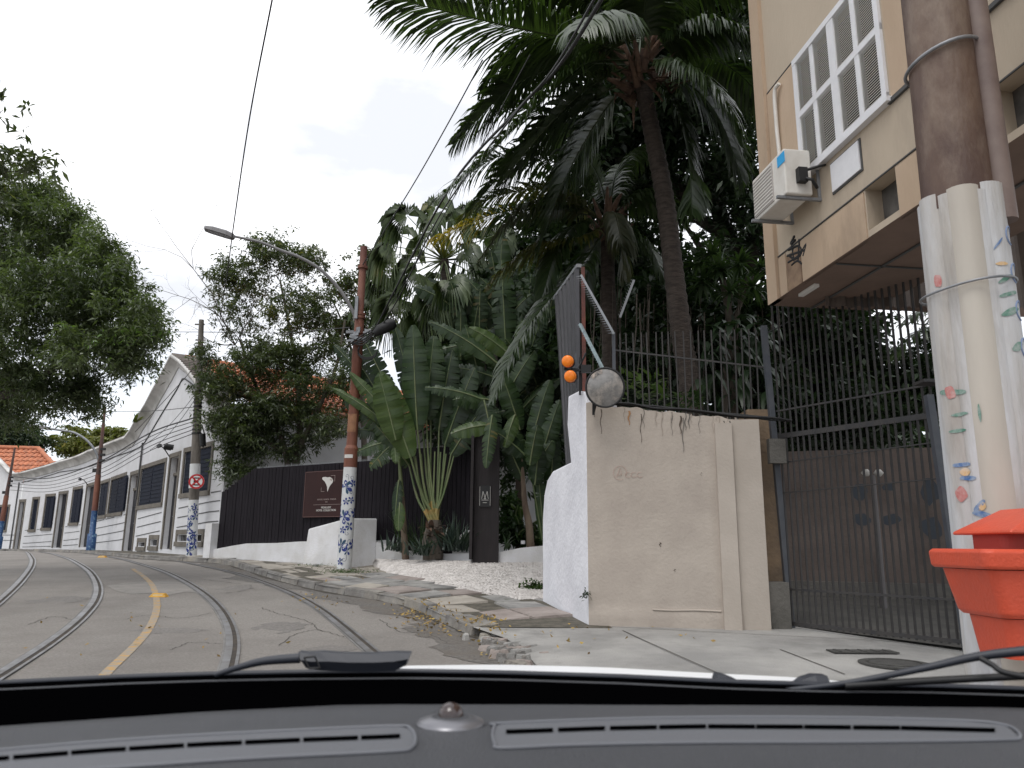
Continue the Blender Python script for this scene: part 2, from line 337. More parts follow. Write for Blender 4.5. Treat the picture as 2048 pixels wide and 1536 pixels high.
# ground sheet to the horizon
ys = [-900, -200, -60, -20]+list(np.arange(-8, 62, 2.0))+[80, 120, 200, 400, 900, 1800]
xs = [-1800, -600, -200, -90, -60]+list(np.arange(-45, 46, 5.0))+[60, 90, 200, 600, 1800]
mb = MB(); V = [(x, y, zg(y)-.06) for y in ys for x in xs]; nx = len(xs)
mb.mesh(V, [(j*nx+i, j*nx+i+1, (j+1)*nx+i+1, (j+1)*nx+i) for j in range(len(ys)-1) for i in range(nx-1)], True)
mb.build('ground', m_dirt, kind='structure')
# road sheet up to the kerb
ys = np.concatenate([np.arange(-6, 60, .5)]); mb = MB(); V = []; nx = 34
for y in ys:
    k = kx(y)+.02
    for i in range(nx): x = k-(i/(nx-1))**1.6*34; V.append((x, y, zg(y)))
mb.mesh(V, [(j*nx+i+1, j*nx+i, (j+1)*nx+i, (j+1)*nx+i+1) for j in range(len(ys)-1) for i in range(nx-1)], True)
road = mb.build('road', m_asph, kind='structure')
# grimy gutter strip along the kerb
mb = MB(); V = []; nn = 5; yy = np.arange(4, 22, .12)
for y in yy:
    k = kx(y); wd = .6+.2*sin(y*1.7)+.12*sin(y*4.1)+random.uniform(-.1, .1)
    for i in range(nn): V.append((k-.0-wd*i/(nn-1), y, zg(y)+.004))
mb.mesh(V, [(j*nn+i+1, j*nn+i, (j+1)*nn+i, (j+1)*nn+i+1) for j in range(len(yy)-1) for i in range(nn-1)], True)
mb.build('gutter_grime', m_wear, road)

def ribbon(mb, pts, off, wd, dz, flat=True):
    n = len(pts); V = []
    for i, p in enumerate(pts):
        t = (pts[min(i+1, n-1)]-pts[max(i-1, 0)]); t.z = 0; t.normalize(); nrm = Vector((t.y, -t.x, 0))
        for o in (off-wd/2, off+wd/2):
            q = p+nrm*o; V.append((q.x, q.y, zg(q.y)+dz))
    mb.mesh(V, [(2*i, 2*i+1, 2*i+3, 2*i+2) for i in range(n-1)])
# tram rails: concrete bed, steel head, dark flangeway, steel guard
RA = [(-300, 1420), (-120, 1290), (0, 1215), (40, 1170), (68, 1140), (74, 1122), (62, 1113)]
RB = [(-140, 1440), (0, 1360), (110, 1285), (178, 1232), (205, 1198), (207, 1175), (190, 1148), (160, 1124), (120, 1112)]
RC = [(430, 1430), (466, 1325), (476, 1290), (468, 1255), (450, 1220), (420, 1190), (380, 1165), (325, 1140), (265, 1123), (215, 1113)]
RD = [(900, 1440), (800, 1350), (740, 1300), (700, 1260), (650, 1220), (605, 1193), (555, 1172), (480, 1148), (400, 1130), (330, 1118)]
def rail(ptsx, parent):
    q = [G(a, b) for a, b in ptsx]
    # smooth in plan
    for _ in range(2): q = [q[0]]+[(q[i-1]+q[i]*2+q[i+1])/4 for i in range(1, len(q)-1)]+[q[-1]]
    e = q[-1]+(q[-1]-q[-2]).normalized()*12; q.append(e)
    d0 = (q[0]-q[1]); d0.z = 0; d0.normalize(); dq = (q[1]-q[2]); dq.z = 0; dq.normalize(); d1 = (d0*2-dq).normalized(); q.insert(0, q[0]+d0*3); q.insert(0, q[0]+d1*5)
    c = catmull([(a.x, a.y, 0) for a in q], 10)
    for nm, off, wd, dz, mt in (('rail_bed', -.02, .17, .006, m_railc), ('rail_head', -.045, .07, .016, m_rail), ('flangeway', .012, .045, .012, m_groove), ('guard_lip', .05, .03, .015, m_rail)):
        b = MB(); ribbon(b, c, off, wd, dz); b.build(nm, mt, parent)
for lb, prs in (('curving pair of tram rails nearest the left edge of the road', (RA, RB)), ('curving pair of tram rails nearest the right hand kerb', (RC, RD))):
    t = empty('tram_track', G(*prs[1][2]), lb, 'tram track', 'tram tracks curving in the road')
    for r in prs: rail(r, t)
# worn yellow line and a repaired patch
c = catmull([G(a, b) for a, b in [(180, 1390), (215, 1345), (262, 1300), (295, 1262), (312, 1225), (312, 1195), (300, 1165), (265, 1138)]], 8)
b = MB(); ribbon(b, c, 0, .095, .005); b.build('lane_line', m_yel, road)
c = [G(*a) for a in [(212, 1172), (250, 1166), (300, 1164), (335, 1162), (372, 1166), (398, 1171), (418, 1179), (400, 1187), (372, 1184), (340, 1190), (300, 1187), (262, 1189), (235, 1183)]]
b = MB(); b.poly([(p.x, p.y, zg(p.y)+.004) for p in c][::-1]); b.build('pale_patch', mat('patch_asphalt', (.2, .19, .175), .9, (.27, .25, .23), 3, .8, 60), road)
m_crack = mat('road_crack', (.045, .04, .036), .95, (.08, .07, .06), 20)
for pts in ([(215, 1162), (300, 1157), (395, 1160), (480, 1170)], [(560, 1290), (590, 1270), (640, 1262), (690, 1275)], [(250, 1240), (300, 1232), (360, 1238), (420, 1228)], [(60, 1250), (110, 1235), (150, 1240)], [(520, 1215), (560, 1228), (610, 1240), (640, 1262)], [(340, 1300), (380, 1285), (440, 1290)], [(760, 1240), (800, 1262), (850, 1270), (900, 1290)]):
    q = [G(x+random.uniform(-4, 4), y+random.uniform(-2, 2)) for x, y in pts]; cq = catmull([(p.x, p.y, 0) for p in q], 12); cq = [p+Vector((random.uniform(-.02, .02), random.uniform(-.03, .03), 0)) for p in cq]
    b = MB(); ribbon(b, cq, 0, .010, .0045); b.build('crack', m_crack, road)
m_oil = mat('oil_stained_asphalt', (.165, .153, .142), .8, (.25, .232, .214), 30, 1, 100)
for px, py, rx, ry in ((340, 1262, .5, .22), (560, 1256, .34, .5), (120, 1200, .45, .5), (470, 1178, .3, .7), (660, 1300, .25, .3)):
    c = G(px, py); b = MB(); n = 22; b.poly([(c.x+cos(2*pi*i/n)*rx*random.uniform(.65, 1.15), c.y+sin(2*pi*i/n)*ry*random.uniform(.65, 1.15), zg(c.y+sin(2*pi*i/n)*ry)+.0035) for i in range(n)]); b.build('stained_patch', m_oil, road)
def stud(px, py, s, lb):
    p = G(px, py); e = empty('road_stud', (p.x, p.y, zg(p.y)), lb, 'road stud', 'yellow road studs on the centre line')
    b = MB(); z0 = Vector((p.x, p.y, zg(p.y)))
    A = [(-.5, -.2), (.5, -.2), (.5, .2), (-.5, .2)]; lo = [z0+Vector((a*.26*s, c*.34*s, 0)) for a, c in A]; hi = [z0+Vector((a*.17*s, c*.2*s, .055*s)) for a, c in A]
    b.mesh(lo+hi, [(4, 5, 6, 7), (0, 1, 5, 4), (1, 2, 6, 5), (2, 3, 7, 6), (3, 0, 4, 7)]); b.build('stud_body', mat('stud_yellow', (.62, .33, .03), .6, (.5, .26, .03), 20), e)
    b = MB(); b.box(z0+Vector((0, -.055*s, .03*s)), .15*s, .006, .025*s); b.build('reflector', mat('stud_reflector', (.7, .55, .3), .2), e)
stud(318, 1194, 1.05, 'broken yellow road stud on the centre line between the two tram tracks')
stud(205, 1115, 1.0, 'small distant yellow road stud near the far bend')

# ---------------------------------------------------------------- sidewalk
def sz(y): return zg(y)+.10
mb = MB(); V = []; ys = np.arange(-6, 60, .5); nx = 14
for y in ys:
    k = kx(y)
    drop = 0 if y > 9.0 else min(1, (9.0-y)/1.5)          # dropped kerb in front of the yard gate
    for i in range(nx):
        u = [0, .12, .35, .8, 1.4, 2, 3, 4, 5.5, 7, 9, 12, 18, 40][i]; V.append((k+u, y, zg(y)+.10-(.09*drop*max(0, 1-u/.9)) + .004*sin(3*u+y)*(u < 3)))
mb.mesh(V, [(j*nx+i, j*nx+i+1, (j+1)*nx+i+1, (j+1)*nx+i) for j in range(len(ys)-1) for i in range(nx-1)], True)
walk = mb.build('sidewalk', m_conc, kind='structure')
# kerb stones
kk = [p for p in KERB if 9.05 < p.y < 47]; cum = 0; a = kk[0]; lens = []
acc = [0.0]
for p, q in zip(kk[:-1], kk[1:]): acc.append(acc[-1]+(q-p).length)
def kat(s): return Vector((np.interp(s, acc, [p.x for p in kk]), np.interp(s, acc, [p.y for p in kk]), 0))
s = 0.0; i = 0
while s < acc[-1]-1.2:
    l = random.uniform(.75, 1.15) if kat(s).y < 24 else 2.2
    p, q = kat(s+.012), kat(s+l-.012); t = (q-p).normalized(); n = Vector((t.y, -t.x, 0))
    if n.x < 0: n = -n
    wd = .34 if i == 0 else (.26 if i == 1 else .15); j = random.uniform(-.012, .012)
    P4 = [p-n*.02, q-n*.02, q+n*wd, p+n*wd]
    b = MB(); lo = [Vector((v.x, v.y, zg(v.y)-.03)) for v in P4]; hi = [Vector((v.x, v.y, sz(v.y)+.022+j)) for v in P4]
    hi[0] += n*.03; hi[1] += n*.03
    hi = [v+Vector((random.uniform(-.015, .015), random.uniform(-.02, .02), random.uniform(-.012, .01))) for v in hi]
    b.mesh(lo+hi, [(3, 2, 1, 0), (4, 5, 6, 7), (0, 1, 5, 4), (1, 2, 6, 5), (2, 3, 7, 6), (3, 0, 4, 7)]); b.build('kerb_stone', m_kerb, walk)
    s += l; i += 1
# dark silt lying along the kerb foot
mb = MB(); V = []
for i, y in enumerate(np.arange(7.5, 45, .13)):
    k = kx(y); w_ = .07+.05*sin(i*.31)+random.uniform(-.03, .04); V += [(k-max(.02, w_)-.0, y, zg(y)+.008), (k+.03, y, zg(y)+.012)]
mb.mesh(V, [(2*i, 2*i+1, 2*i+3, 2*i+2) for i in range(len(V)//2-1)]); mb.build('kerb_silt', mat('dark_silt', (.035, .03, .024), .95, (.075, .065, .05), 14), road)
# driveway mound of small white stones
near = [G(a, b_, .1) for a, b_ in [(745, 1133), (775, 1147), (850, 1166), (940, 1184), (1040, 1200), (1092, 1196)]]
far = [(-3.1, 17.7), (-2.5, 17.2), (-1.7, 16.8), (-.9, 16.6), (.1, 16.5), (1.1, 16.4)]
def dz_(u, v):
    n = near; i = min(4, int(u*5)); t = u*5-i; a = n[i].lerp(n[i+1], t)
    fa = Vector((*far[i], 0)).lerp(Vector((*far[i+1], 0)), t)
    z0 = sz(a.y)+.012; z1 = .965; p = a.lerp(fa, v); k = v**.85
    return Vector((p.x, p.y, lerp(z0, z1, k)))
mb = MB(); nu, nv = 26, 18
mb.mesh([dz_(i/(nu-1), j/(nv-1))-Vector((0, 0, .018)) for j in range(nv) for i in range(nu)], [(j*nu+i, j*nu+i+1, (j+1)*nu+i+1, (j+1)*nu+i) for j in range(nv-1) for i in range(nu-1)], True)
drive = mb.build('driveway', m_pebm, kind='structure')
V = []; Fq = []
cube = np.array([[-1, -1, 0], [1, -1, 0], [1, 1, 0], [-1, 1, 0], [-.75, -.7, 1], [.7, -.75, 1], [.75, .7, 1], [-.7, .75, 1]], float)
cf = np.array([(4, 5, 6, 7), (0, 1, 5, 4), (1, 2, 6, 5), (2, 3, 7, 6), (3, 0, 4, 7)])
n = 0
for i in range(74):
    for j in range(110):
        u = (i+.5+rng.uniform(-.45, .45))/74; v = ((j+.5+rng.uniform(-.5, .5))/110)**1.05
        if rng.random() < .06: continue
        p = dz_(u, v); a = rng.uniform(0, pi); s_ = .027*rng.uniform(.7, 1.25); c_, q_ = cos(a), sin(a)
        k = cube*np.array([s_*rng.uniform(.7, 1.2), s_, .016*rng.uniform(.6, 1.4)]); tl = rng.uniform(-.12, .12)
        X = k[:, 0]*c_-k[:, 1]*q_; Yy = k[:, 0]*q_+k[:, 1]*c_
        V.append(np.stack([X+p.x, Yy+p.y, k[:, 2]+tl*X+p.z-.016], 1)); Fq.append(cf+n); n += 8
npmesh('driveway_stone', np.concatenate(V), np.concatenate(Fq), m_peb, drive, kind='stuff')
# flagstones between kerb and walls
def inner(y):
    # inner limit x of the flagged strip at depth y
    pts = [(9.0, .95), (9.35, .93), (10.3, .72), (11.1, .5)]+[(p.y, p.x) for p in near[::-1][1:]]+[(17.5, -3.55), (18.6, -5.2), (20.4, -6.95), (22.3, -8.6)]
    return float(np.interp(y, [a for a, _ in pts], [b for _, b in pts]))
acc_end = next(a for a, p in zip(acc, kk) if p.y > 22.0)
rows = 0; s = 0.36; cnt = 0
while s < acc_end and cnt < 280:
    l = random.uniform(.45, .95); pm = kat(s+l/2)
    t = (kat(s+l)-kat(s)).normalized(); n = Vector((t.y, -t.x, 0)); n = n if n.x > 0 else -n
    off = .17 if pm.y > 10.4 else .36
    # width of the strip here along n
    wd = off
    while wd < 5 and (pm+n*wd).x < inner((pm+n*wd).y): wd += .05
    u = off; 
    while u < wd-.12:
        du = random.uniform(.4, .85); du = min(du, wd-u)
        jj = lambda: random.uniform(-.05, .05)
        g = .02
        c4 = [kat(s+g)+n*(u+g), kat(s+l-g)+n*(u+g), kat(s+l-g)+n*(u+du-g), kat(s+g)+n*(u+du-g)]
        c4 = [c+Vector((random.uniform(-.035, .02), random.uniform(-.03, .03), 0)) for c in c4]
        e = random.uniform(-.014, .02); ta = random.uniform(-.02, .02)
        hi = [Vector((c.x, c.y, sz(c.y)+.018+e+ta*(1 if q in (0, 1) else -1))) for q, c in enumerate(c4)]; lo = [Vector((c.x, c.y, sz(c.y)-.03)) for c in c4]
        cc = sum(hi, Vector())/4; hi = [h+(cc-h)*.03 for h in hi]
        b = MB(); b.mesh(lo+hi, [(4, 5, 6, 7), (0, 1, 5, 4), (1, 2, 6, 5), (2, 3, 7, 6), (3, 0, 4, 7)])
        far_ = pm.y > 14.6; mt = random.choices(m_slabs, [2, 5, 1] if far_ else ([7, 1, 1.2] if pm.y > 10.2 else [1, 2, 5]))[0]
        b.build('flagstone', mt, walk); cnt += 1; u += du
    s += l
# bedding under the flags
mb = MB(); V = []; yy = np.arange(9.1, 46, .4)
for y in yy:
    k = kx(y); e = inner(y) if y < 22.3 else k+1.6
    for i in range(4): V.append((lerp(k+.1, e+.25, i/3), y, sz(y)+.006))
mb.mesh(V, [(j*4+i, j*4+i+1, (j+1)*4+i+1, (j+1)*4+i) for j in range(len(yy)-1) for i in range(3)]); mb.build('flag_bedding', mat('mossy_joint', (.06, .055, .042), .95, (.13, .115, .09), 8, .9, 40), walk)
# broken concrete lumps at the dropped kerb
for k in range(120):
    px, py = random.gauss(1008, 36), random.gauss(1290, 24); p = G(px, py, .03)
    if p.x < kx(p.y)-.35: continue
    r = random.uniform(.025, .13); b = MB(); n = 6; a0 = random.random()*6
    lo = [p+Vector((cos(a0+i*pi/3)*r*random.uniform(.7, 1.2), sin(a0+i*pi/3)*r*random.uniform(.6, 1.1), -.05)) for i in range(n)]
    hz = random.uniform(.015, .05); hi = [Vector(((q.x-p.x)*.75+p.x, (q.y-p.y)*.75+p.y, p.z+hz*random.uniform(.6, 1.2))) for q in lo]
    b.mesh(lo+hi, [tuple(range(n, 2*n))]+[(i, (i+1) % n, n+(i+1) % n, n+i) for i in range(n)])
    b.build('rubble_lump', random.choice([m_conc, m_slabs[2], m_kerb]), walk)
# expansion joints of the apron and the two covers
b = MB()
for A, B in (((1245, 1262), (1440, 1350)), ((1560, 1300), (1690, 1350)), ((1175, 1252), (1950, 1292))):
    p, q = G(*A, .1), G(*B, .1); n = 14
    P_ = [p.lerp(q, i/n) for i in range(n+1)]; t = (q-p).normalized(); nr = Vector((t.y, -t.x, 0))*.007
    b.mesh([v for c in P_ for v in ((c.x-nr.x, c.y-nr.y, sz(c.y)+.007), (c.x+nr.x, c.y+nr.y, sz(c.y)+.007))], [(2*i, 2*i+1, 2*i+3, 2*i+2) for i in range(n)])
b.build('expansion_joint', m_groove, walk)
m_cover = mat('dark_cast_cover', (.07, .068, .062), .8, (.045, .043, .04), 8, .6, 60)
p = G(1725, 1306, .1); e = empty('utility_cover', (p.x, p.y, sz(p.y)), 'dark rectangular utility cover set in the concrete apron', 'utility cover')
b = MB(); b.box((p.x, p.y, sz(p.y)+.012), .62, .2, .012); b.build('cover_plate', m_cover, e); b = MB()
for i in range(5): b.box((p.x-.24+i*.12, p.y, sz(p.y)+.021), .03, .15, .006)
b.build('cover_ribs', m_cover, e)
p = G(1790, 1330, .1); e = empty('manhole_cover', (p.x, p.y, sz(p.y)), 'round dark manhole cover nearest the car in the concrete apron', 'manhole cover')
b = MB(); b.tube([(p.x, p.y, sz(p.y)), (p.x, p.y, sz(p.y)+.016)], .3, 28, smooth=False); b.build('cover_plate', m_cover, e)
b = MB(); c = [Vector((p.x+.22*cos(i*pi/12), p.y+.22*sin(i*pi/12), sz(p.y)+.018)) for i in range(25)]; b.tube(c, .008, 5); b.build('cover_ring', m_cover, e)
# ---------------------------------------------------------------- walls with openings, on any mapping f(s, z, depth)
def wall_holes(mb, f, s0, s1, zb, zt, holes, th=.3, step=1.0):
    S = sorted(set([s0, s1]+[h[i] for h in holes for i in (0, 1)]+list(np.arange(s0, s1, step))))
    S = [s for i, s in enumerate(S) if i == 0 or s-S[i-1] > 1e-3]
    Z = sorted(set([h[i] for h in holes for i in (2, 3)]))
    for a, b in zip(S[:-1], S[1:]):
        m = (a+b)/2; hs = sorted([(h[2], h[3]) for h in holes if h[0] <= m <= h[1]])
        lo = None; cuts = []
        cur = 'b'
        seg = []; z = None
        for h in hs: seg.append((z, h[0])); z = h[1]
        seg.append((z, None))
        for z0, z1 in seg:
            za = (zb(a) if z0 is None else z0); zb_ = (zb(b) if z0 is None else z0)
            zc = (zt(b) if z1 is None else z1); zd = (zt(a) if z1 is None else z1)
            if zc <= zb_ and zd <= za: continue
            mb.poly([f(b, zb_, 0), f(a, za, 0), f(a, zd, 0), f(b, zc, 0)])
    for h in holes:
        a, b, c, d = h[:4]
        mb.poly([f(a, c, 0), f(a, c, -th), f(a, d, -th), f(a, d, 0)]); mb.poly([f(b, c, -th), f(b, c, 0), f(b, d, 0), f(b, d, -th)])
        mb.poly([f(a, d, 0), f(a, d, -th), f(b, d, -th), f(b, d, 0)]); mb.poly([f(a, c, -th), f(a, c, 0), f(b, c, 0), f(b, c, -th)])
def slab(mb, f, s0, s1, z0, z1, d0, d1):
    p = [f(s, z, d) for d in (d0, d1) for (s, z) in ((s0, z0), (s1, z0), (s1, z1), (s0, z1))]
    mb.mesh(p, [(0, 1, 2, 3), (7, 6, 5, 4), (0, 4, 5, 1), (1, 5, 6, 2), (2, 6, 7, 3), (3, 7, 4, 0)]); return mb
def surround(mb, f, s0, s1, z0, z1, w=.16, d0=-.02, d1=.03, sill=True):
    slab(mb, f, s0-w, s0, z0, z1, d0, d1); slab(mb, f, s1, s1+w, z0, z1, d0, d1); slab(mb, f, s0-w, s1+w, z1, z1+w, d0, d1+.004)
    if sill: slab(mb, f, s0-w, s1+w, z0-w, z0, d0, d1+.03)

# ---------------------------------------------------------------- the long white house on the bend
def opening(x0, x1, yt, yb):
    ym = (yt+yb)/2; a = Finv(x1, ym)[0]; b = Finv(x0, ym)[0]; xm = (x0+x1)/2
    return a, b, Finv(xm, yb)[1], Finv(xm, yt)[1]
SL_, _ = Finv(38, 1030)
def eave_of(pts):
    q = sorted([Finv(a, b) for a, b in pts]); return [p[0] for p in q], [p[1] for p in q]
epts = [(430, 800), (410, 765), (394, 743), (376, 723), (361, 713), (358, 716), (344, 743), (323, 780), (307, 810), (287, 842), (276, 862), (266, 875), (230, 888), (189, 903), (132, 923), (76, 940), (31, 951)]
ES, EZ = eave_of(epts); EZ[0] = EZ[0]
def eave(s): return float(np.interp(s, ES, EZ))
def base(s): return zg(F2(s)[0].y)-.1
hp = F2(S0)[0]
house = empty('white_house', (hp.x, hp.y, base(S0)), 'long white curved house with navy shutters, tall gable and weathered cornice on the bend', 'house')
doors = [(331, 353, 908, 1099), (253, 274, 944, 1103), (166, 184, 968, 1095), (111, 130, 983, 1096), (32, 45.5, 999, 1102)]
wins = [(365, 424, 890, 993), (279, 329, 925, 1016), (219, 249, 951, 1032), (197, 216, 961, 1037), (142, 161, 974, 1051), (87, 107, 988, 1061), (61, 76, 994, 1064)]
vents = [(353, 407, 1060, 1092), (299, 317, 1071, 1100), (275, 292, 1077, 1101)]
DO = [opening(*d) for d in doors]; WO = [opening(*d) for d in wins]; VO = [opening(*d) for d in vents]
fr = .15
def shrink(o, w=fr): return (o[0]+w, o[1]-w, o[2]+w*(1 if o in WO or o in VO else 0), o[3]-w)
holes = [shrink(o) for o in DO+WO+VO]
top = lambda s: eave(s)-.30
mb = MB(); wall_holes(mb, FP3, S0, SL_, base, top, holes, .32, .8)
mb.build('wall', m_white, house)
# side wall and back: gable volume runs away to the right
Rdir = None
n0, t0 = FN(S0+1.2); back = -n0
p0 = FP3(S0, 0, 0)
BL = 17.0
def side(s, z, d): return Vector((p0.x, p0.y, z))+back*s+(-t0)*d
mb = MB(); ztr = top(S0); mb.poly([side(0, .5, 0), side(BL, .5, 0), side(BL, ztr+.05, 0), side(0, ztr, 0)])
mb.build('side_wall', m_white, house)
for k, o in enumerate(DO):
    h = shrink(o); b = MB(); surround(b, FP3, h[0], h[1], h[2], h[3], fr, -.02, .028, False)
    d = b.build('door_surround', m_stone, house)
    dr = empty('door', FP3((h[0]+h[1])/2, h[2], -.2)); dr.parent = house; dr.location = Vector(dr.location)-wloc(house)
    zt_ = h[3]-.62 if k in (0, 1) else h[3]
    mid = (h[0]+h[1])/2
    for a, c in ((h[0]+.01, mid-.008), (mid+.008, h[1]-.01)):
        b = MB(); slab(b, FP3, a, c, h[2]+.02, zt_-.02, -.22, -.17)
        hh = (zt_-h[2]); 
        for q in range(3): slab(b, FP3, a+.08, c-.08, h[2]+.12+q*hh/3, h[2]+(q+1)*hh/3-.08, -.168, -.152)
        b.build('door_leaf', m_door, dr)
    if k in (0, 1):
        b = MB(); slab(b, FP3, h[0], h[1], zt_, zt_+.1, -.24, -.12); b.build('transom', m_stone, dr)
        b = MB(); slab(b, FP3, h[0]+.01, h[1]-.01, zt_+.11, h[3]-.01, -.22, -.2); b.build('transom_light', mat('brown_transom', (.06, .045, .035), .4), dr)
    b = MB(); b.box(FP3(mid+.06, h[2]+1.1, -.14), .03, .05, .03); b.build('handle', m_steel, dr)
for k, o in enumerate(WO):
    h = shrink(o); wi = empty('window', FP3((h[0]+h[1])/2, h[2], -.1)); wi.parent = house; wi.location = Vector(wi.location)-wloc(house)
    b = MB(); surround(b, FP3, h[0], h[1], h[2], h[3], fr); b.build('frame', m_stone, wi)
    b = MB(); slab(b, FP3, h[0]+.01, h[1]-.01, h[2]+.01, h[3]-.01, -.29, -.27); b.build('pane', m_glass, wi)
    closed = k in (3,)
    mid = (h[0]+h[1])/2; W_ = (h[1]-h[0])/2
    leafs = [(h[0]+.01, mid-.01, -.06), (mid+.01, h[1]-.01, -.06)]
    if not closed and k in (2, 4, 5): leafs.append((h[0]-W_*.42, h[0]-.0, .045))       # one leaf folded back on the wall
    for a, c, dd in leafs:
        b = MB(); slab(b, FP3, a, c, h[2]+.02, h[3]-.02, dd, dd+.035)
        nsl = 9; hh = (h[3]-h[2]-.16)/nsl
        for q in range(nsl): slab(b, FP3, a+.05, c-.05, h[2]+.08+q*hh, h[2]+.08+q*hh+hh*.62, dd+.037, dd+.05)
        b.build('shutter', m_shut, wi)
for o in VO:
    h = shrink(o, .13); b = MB(); surround(b, FP3, h[0]-.02, h[1]+.02, h[2], h[3], .15); v = b.build('cellar_vent', m_stone, house)
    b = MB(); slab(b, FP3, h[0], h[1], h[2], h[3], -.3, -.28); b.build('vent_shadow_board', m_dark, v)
    b = MB(); nb = max(3, int((h[1]-h[0])/.14))
    for q in range(1, nb): sq = lerp(h[0], h[1], q/nb); b = MB(); b.bar(FP3(sq, h[2], -.08), FP3(sq, h[3], -.08), .018); b.build('vent_bar', m_iron, v)
# level bands of the base
bs = [Finv(428, 990)[0], Finv(245, 1040)[0], Finv(106, 1070)[0], SL_]
rows_ = [[2.78, 2.37, 2.02, 1.86], [2.5, 2.04, 1.68, 1.5], [2.2, 1.71, 1.27, 1.1], [1.9, 1.36, 1.0, .9]]
blk = sorted([(h[0]-fr-.02, h[1]+fr+.02, h[2]-.2, h[3]+.1) for h in holes])
for r in rows_:
    s = S0+.15
    while s < SL_-.3:
        z = float(np.interp(s, bs, r)); e = min(s+.4, SL_)
        if not any(a < e and s < b_ and c < z < d for a, b_, c, d in blk) and z > base(s)+.2:
            x = e
            while x < SL_-.3 and not any(a < x+.4 and x < b_ and c < z < d for a, b_, c, d in blk): x += .4
            b = MB(); q = s
            while q < x-.01:
                q2 = min(q+.8, x); z1, z2 = float(np.interp(q, bs, r)), float(np.interp(q2, bs, r))
                p = [FP3(sa, za, d) for d in (.002, .012) for sa, za in ((q, z1), (q2, z2), (q2, z2+.028), (q, z1+.028))]
                b.mesh(p, [(7, 6, 5, 4), (3, 2, 6, 7), (0, 1, 5, 4)]); q = q2
            b.build('base_moulding', m_line, house); s = x
        s += .4
# dark moulding line below the cornice and the raking line in the gable
ml = [(40, 966), (120, 944), (194, 928), (230, 913), (262, 903), (281, 894), (291, 884), (320, 835), (354, 780), (367, 755), (390, 772), (425, 812)]
mp_ = [Finv(*p) for p in ml]; mp_.sort(); b = MB()
ss = np.arange(mp_[0][0], mp_[-1][0], .3); pts = [FP3(s, np.interp(s, [m[0] for m in mp_], [m[1] for m in mp_]), .015) for s in ss]
b.tube(pts, .024, 5); b.build('cornice_moulding', m_line, house)
# downpipes
for px in (288, 40):
    s_, zt_ = Finv(px, 886 if px > 100 else 965); b = MB(); b.tube([FP3(s_, zt_, .05), FP3(s_, base(s_)+(.1 if px < 100 else 2.2), .05)], .035, 6); b.build('downpipe', m_line, house)
# cornice: concave swept profile under a thin tile edge
prof = [(0, -.46), (.02, -.42), (.03, -.32), (.09, -.2), (.19, -.12), (.30, -.09), (.33, -.09), (.33, .03), (0, .03)]
ss = list(np.arange(S0-.05, SL_-.02, .35))+[SL_]; mb = MB(); V = []
ss = sorted(set(ss+[s for s in ES if S0 < s < SL_]))
for s in ss:
    e = eave(s); g = (eave(s+.15)-eave(s-.15))/.3; c_ = 1/math.sqrt(1+g*g)
    for d, z in prof: V.append(FP3(s, e+z/c_*.9, d+.01))
k = len(prof); mb.mesh(V, [(i*k+j, i*k+(j+1) % k, (i+1)*k+(j+1) % k, (i+1)*k+j) for i in range(len(ss)-1) for j in range(k)], True)
mb.mesh(V[:k], [tuple(range(k))]); mb.mesh(V[-k:], [tuple(range(k))])
cor = mb.build('cornice', m_corn, house)
mb = MB(); s = S0
while s < SL_:                                            # tile noses along the cornice
    e = eave(s); g = (eave(s+.12)-eave(s-.12))/.24
    if True:
        a = FP3(s, e+.045, .3); c = FP3(s, e+.06, -.5); mb.tube([a, c], .05, 6, smooth=False)
    s += .24/math.sqrt(1+g*g)
mb.build('tile_edge', mat('dirty_edge_tile', (.1, .09, .08), .9, (.22, .19, .17), 4), house, kind='stuff')

def tile_roof(name, O, U, Vv, lu, lv, parent, trim=None, pitchs=.23, course=.38, m=None):
    """pantile field: U along the eave, Vv up the slope; trim(v)->(u0,u1) gives the hip"""
    O = Vector(O); U = Vector(U).normalized(); Vv = Vector(Vv).normalized(); N_ = U.cross(Vv); N_ = N_ if N_.z > 0 else -N_
    V = []; Fq = []; n = 0; nc = int(lv/course)
    for j in range(nc):
        v0 = j*course; v1 = v0+course+.05
        u0, u1 = trim((v0+course/2)/lv) if trim else (0, lu)
        i = 0; u = u0
        while u < u1-.05:
            jt = rng.uniform(-.015, .015); r = pitchs/2; js = rng.uniform(-.02, .02)
            arc = []
            for q in range(5):
                a = pi*q/4; arc.append((u+r-r*cos(a)*.98, r*.62*sin(a)))
            lo = [np.array(O+U*(x+js)+Vv*(v0+jt)+N_*(h+.035)) for x, h in arc]; hi = [np.array(O+U*(x+js)+Vv*(v1+jt)+N_*(h*.85-.01)) for x, h in arc]
            V += lo+hi
            for q in range(4): Fq.append((n+q, n+q+1, n+5+q+1, n+5+q))
            Fq.append((n, n+1, n+3, n+4)); n += 10
            u += pitchs
    return npmesh(name, np.array(V), np.array(Fq), m or m_tile, parent, kind='stuff')
# roof of the gable volume: ridge runs back from the gable peak
sp = ES[EZ.index(max(EZ))]; pk = FP3(sp, max(EZ)+.02, .3); re = FP3(S0, eave(S0)+.05, .35); le = FP3(sp+6.2, eave(sp+6.2), .3)
ridge_end = pk+back*BL
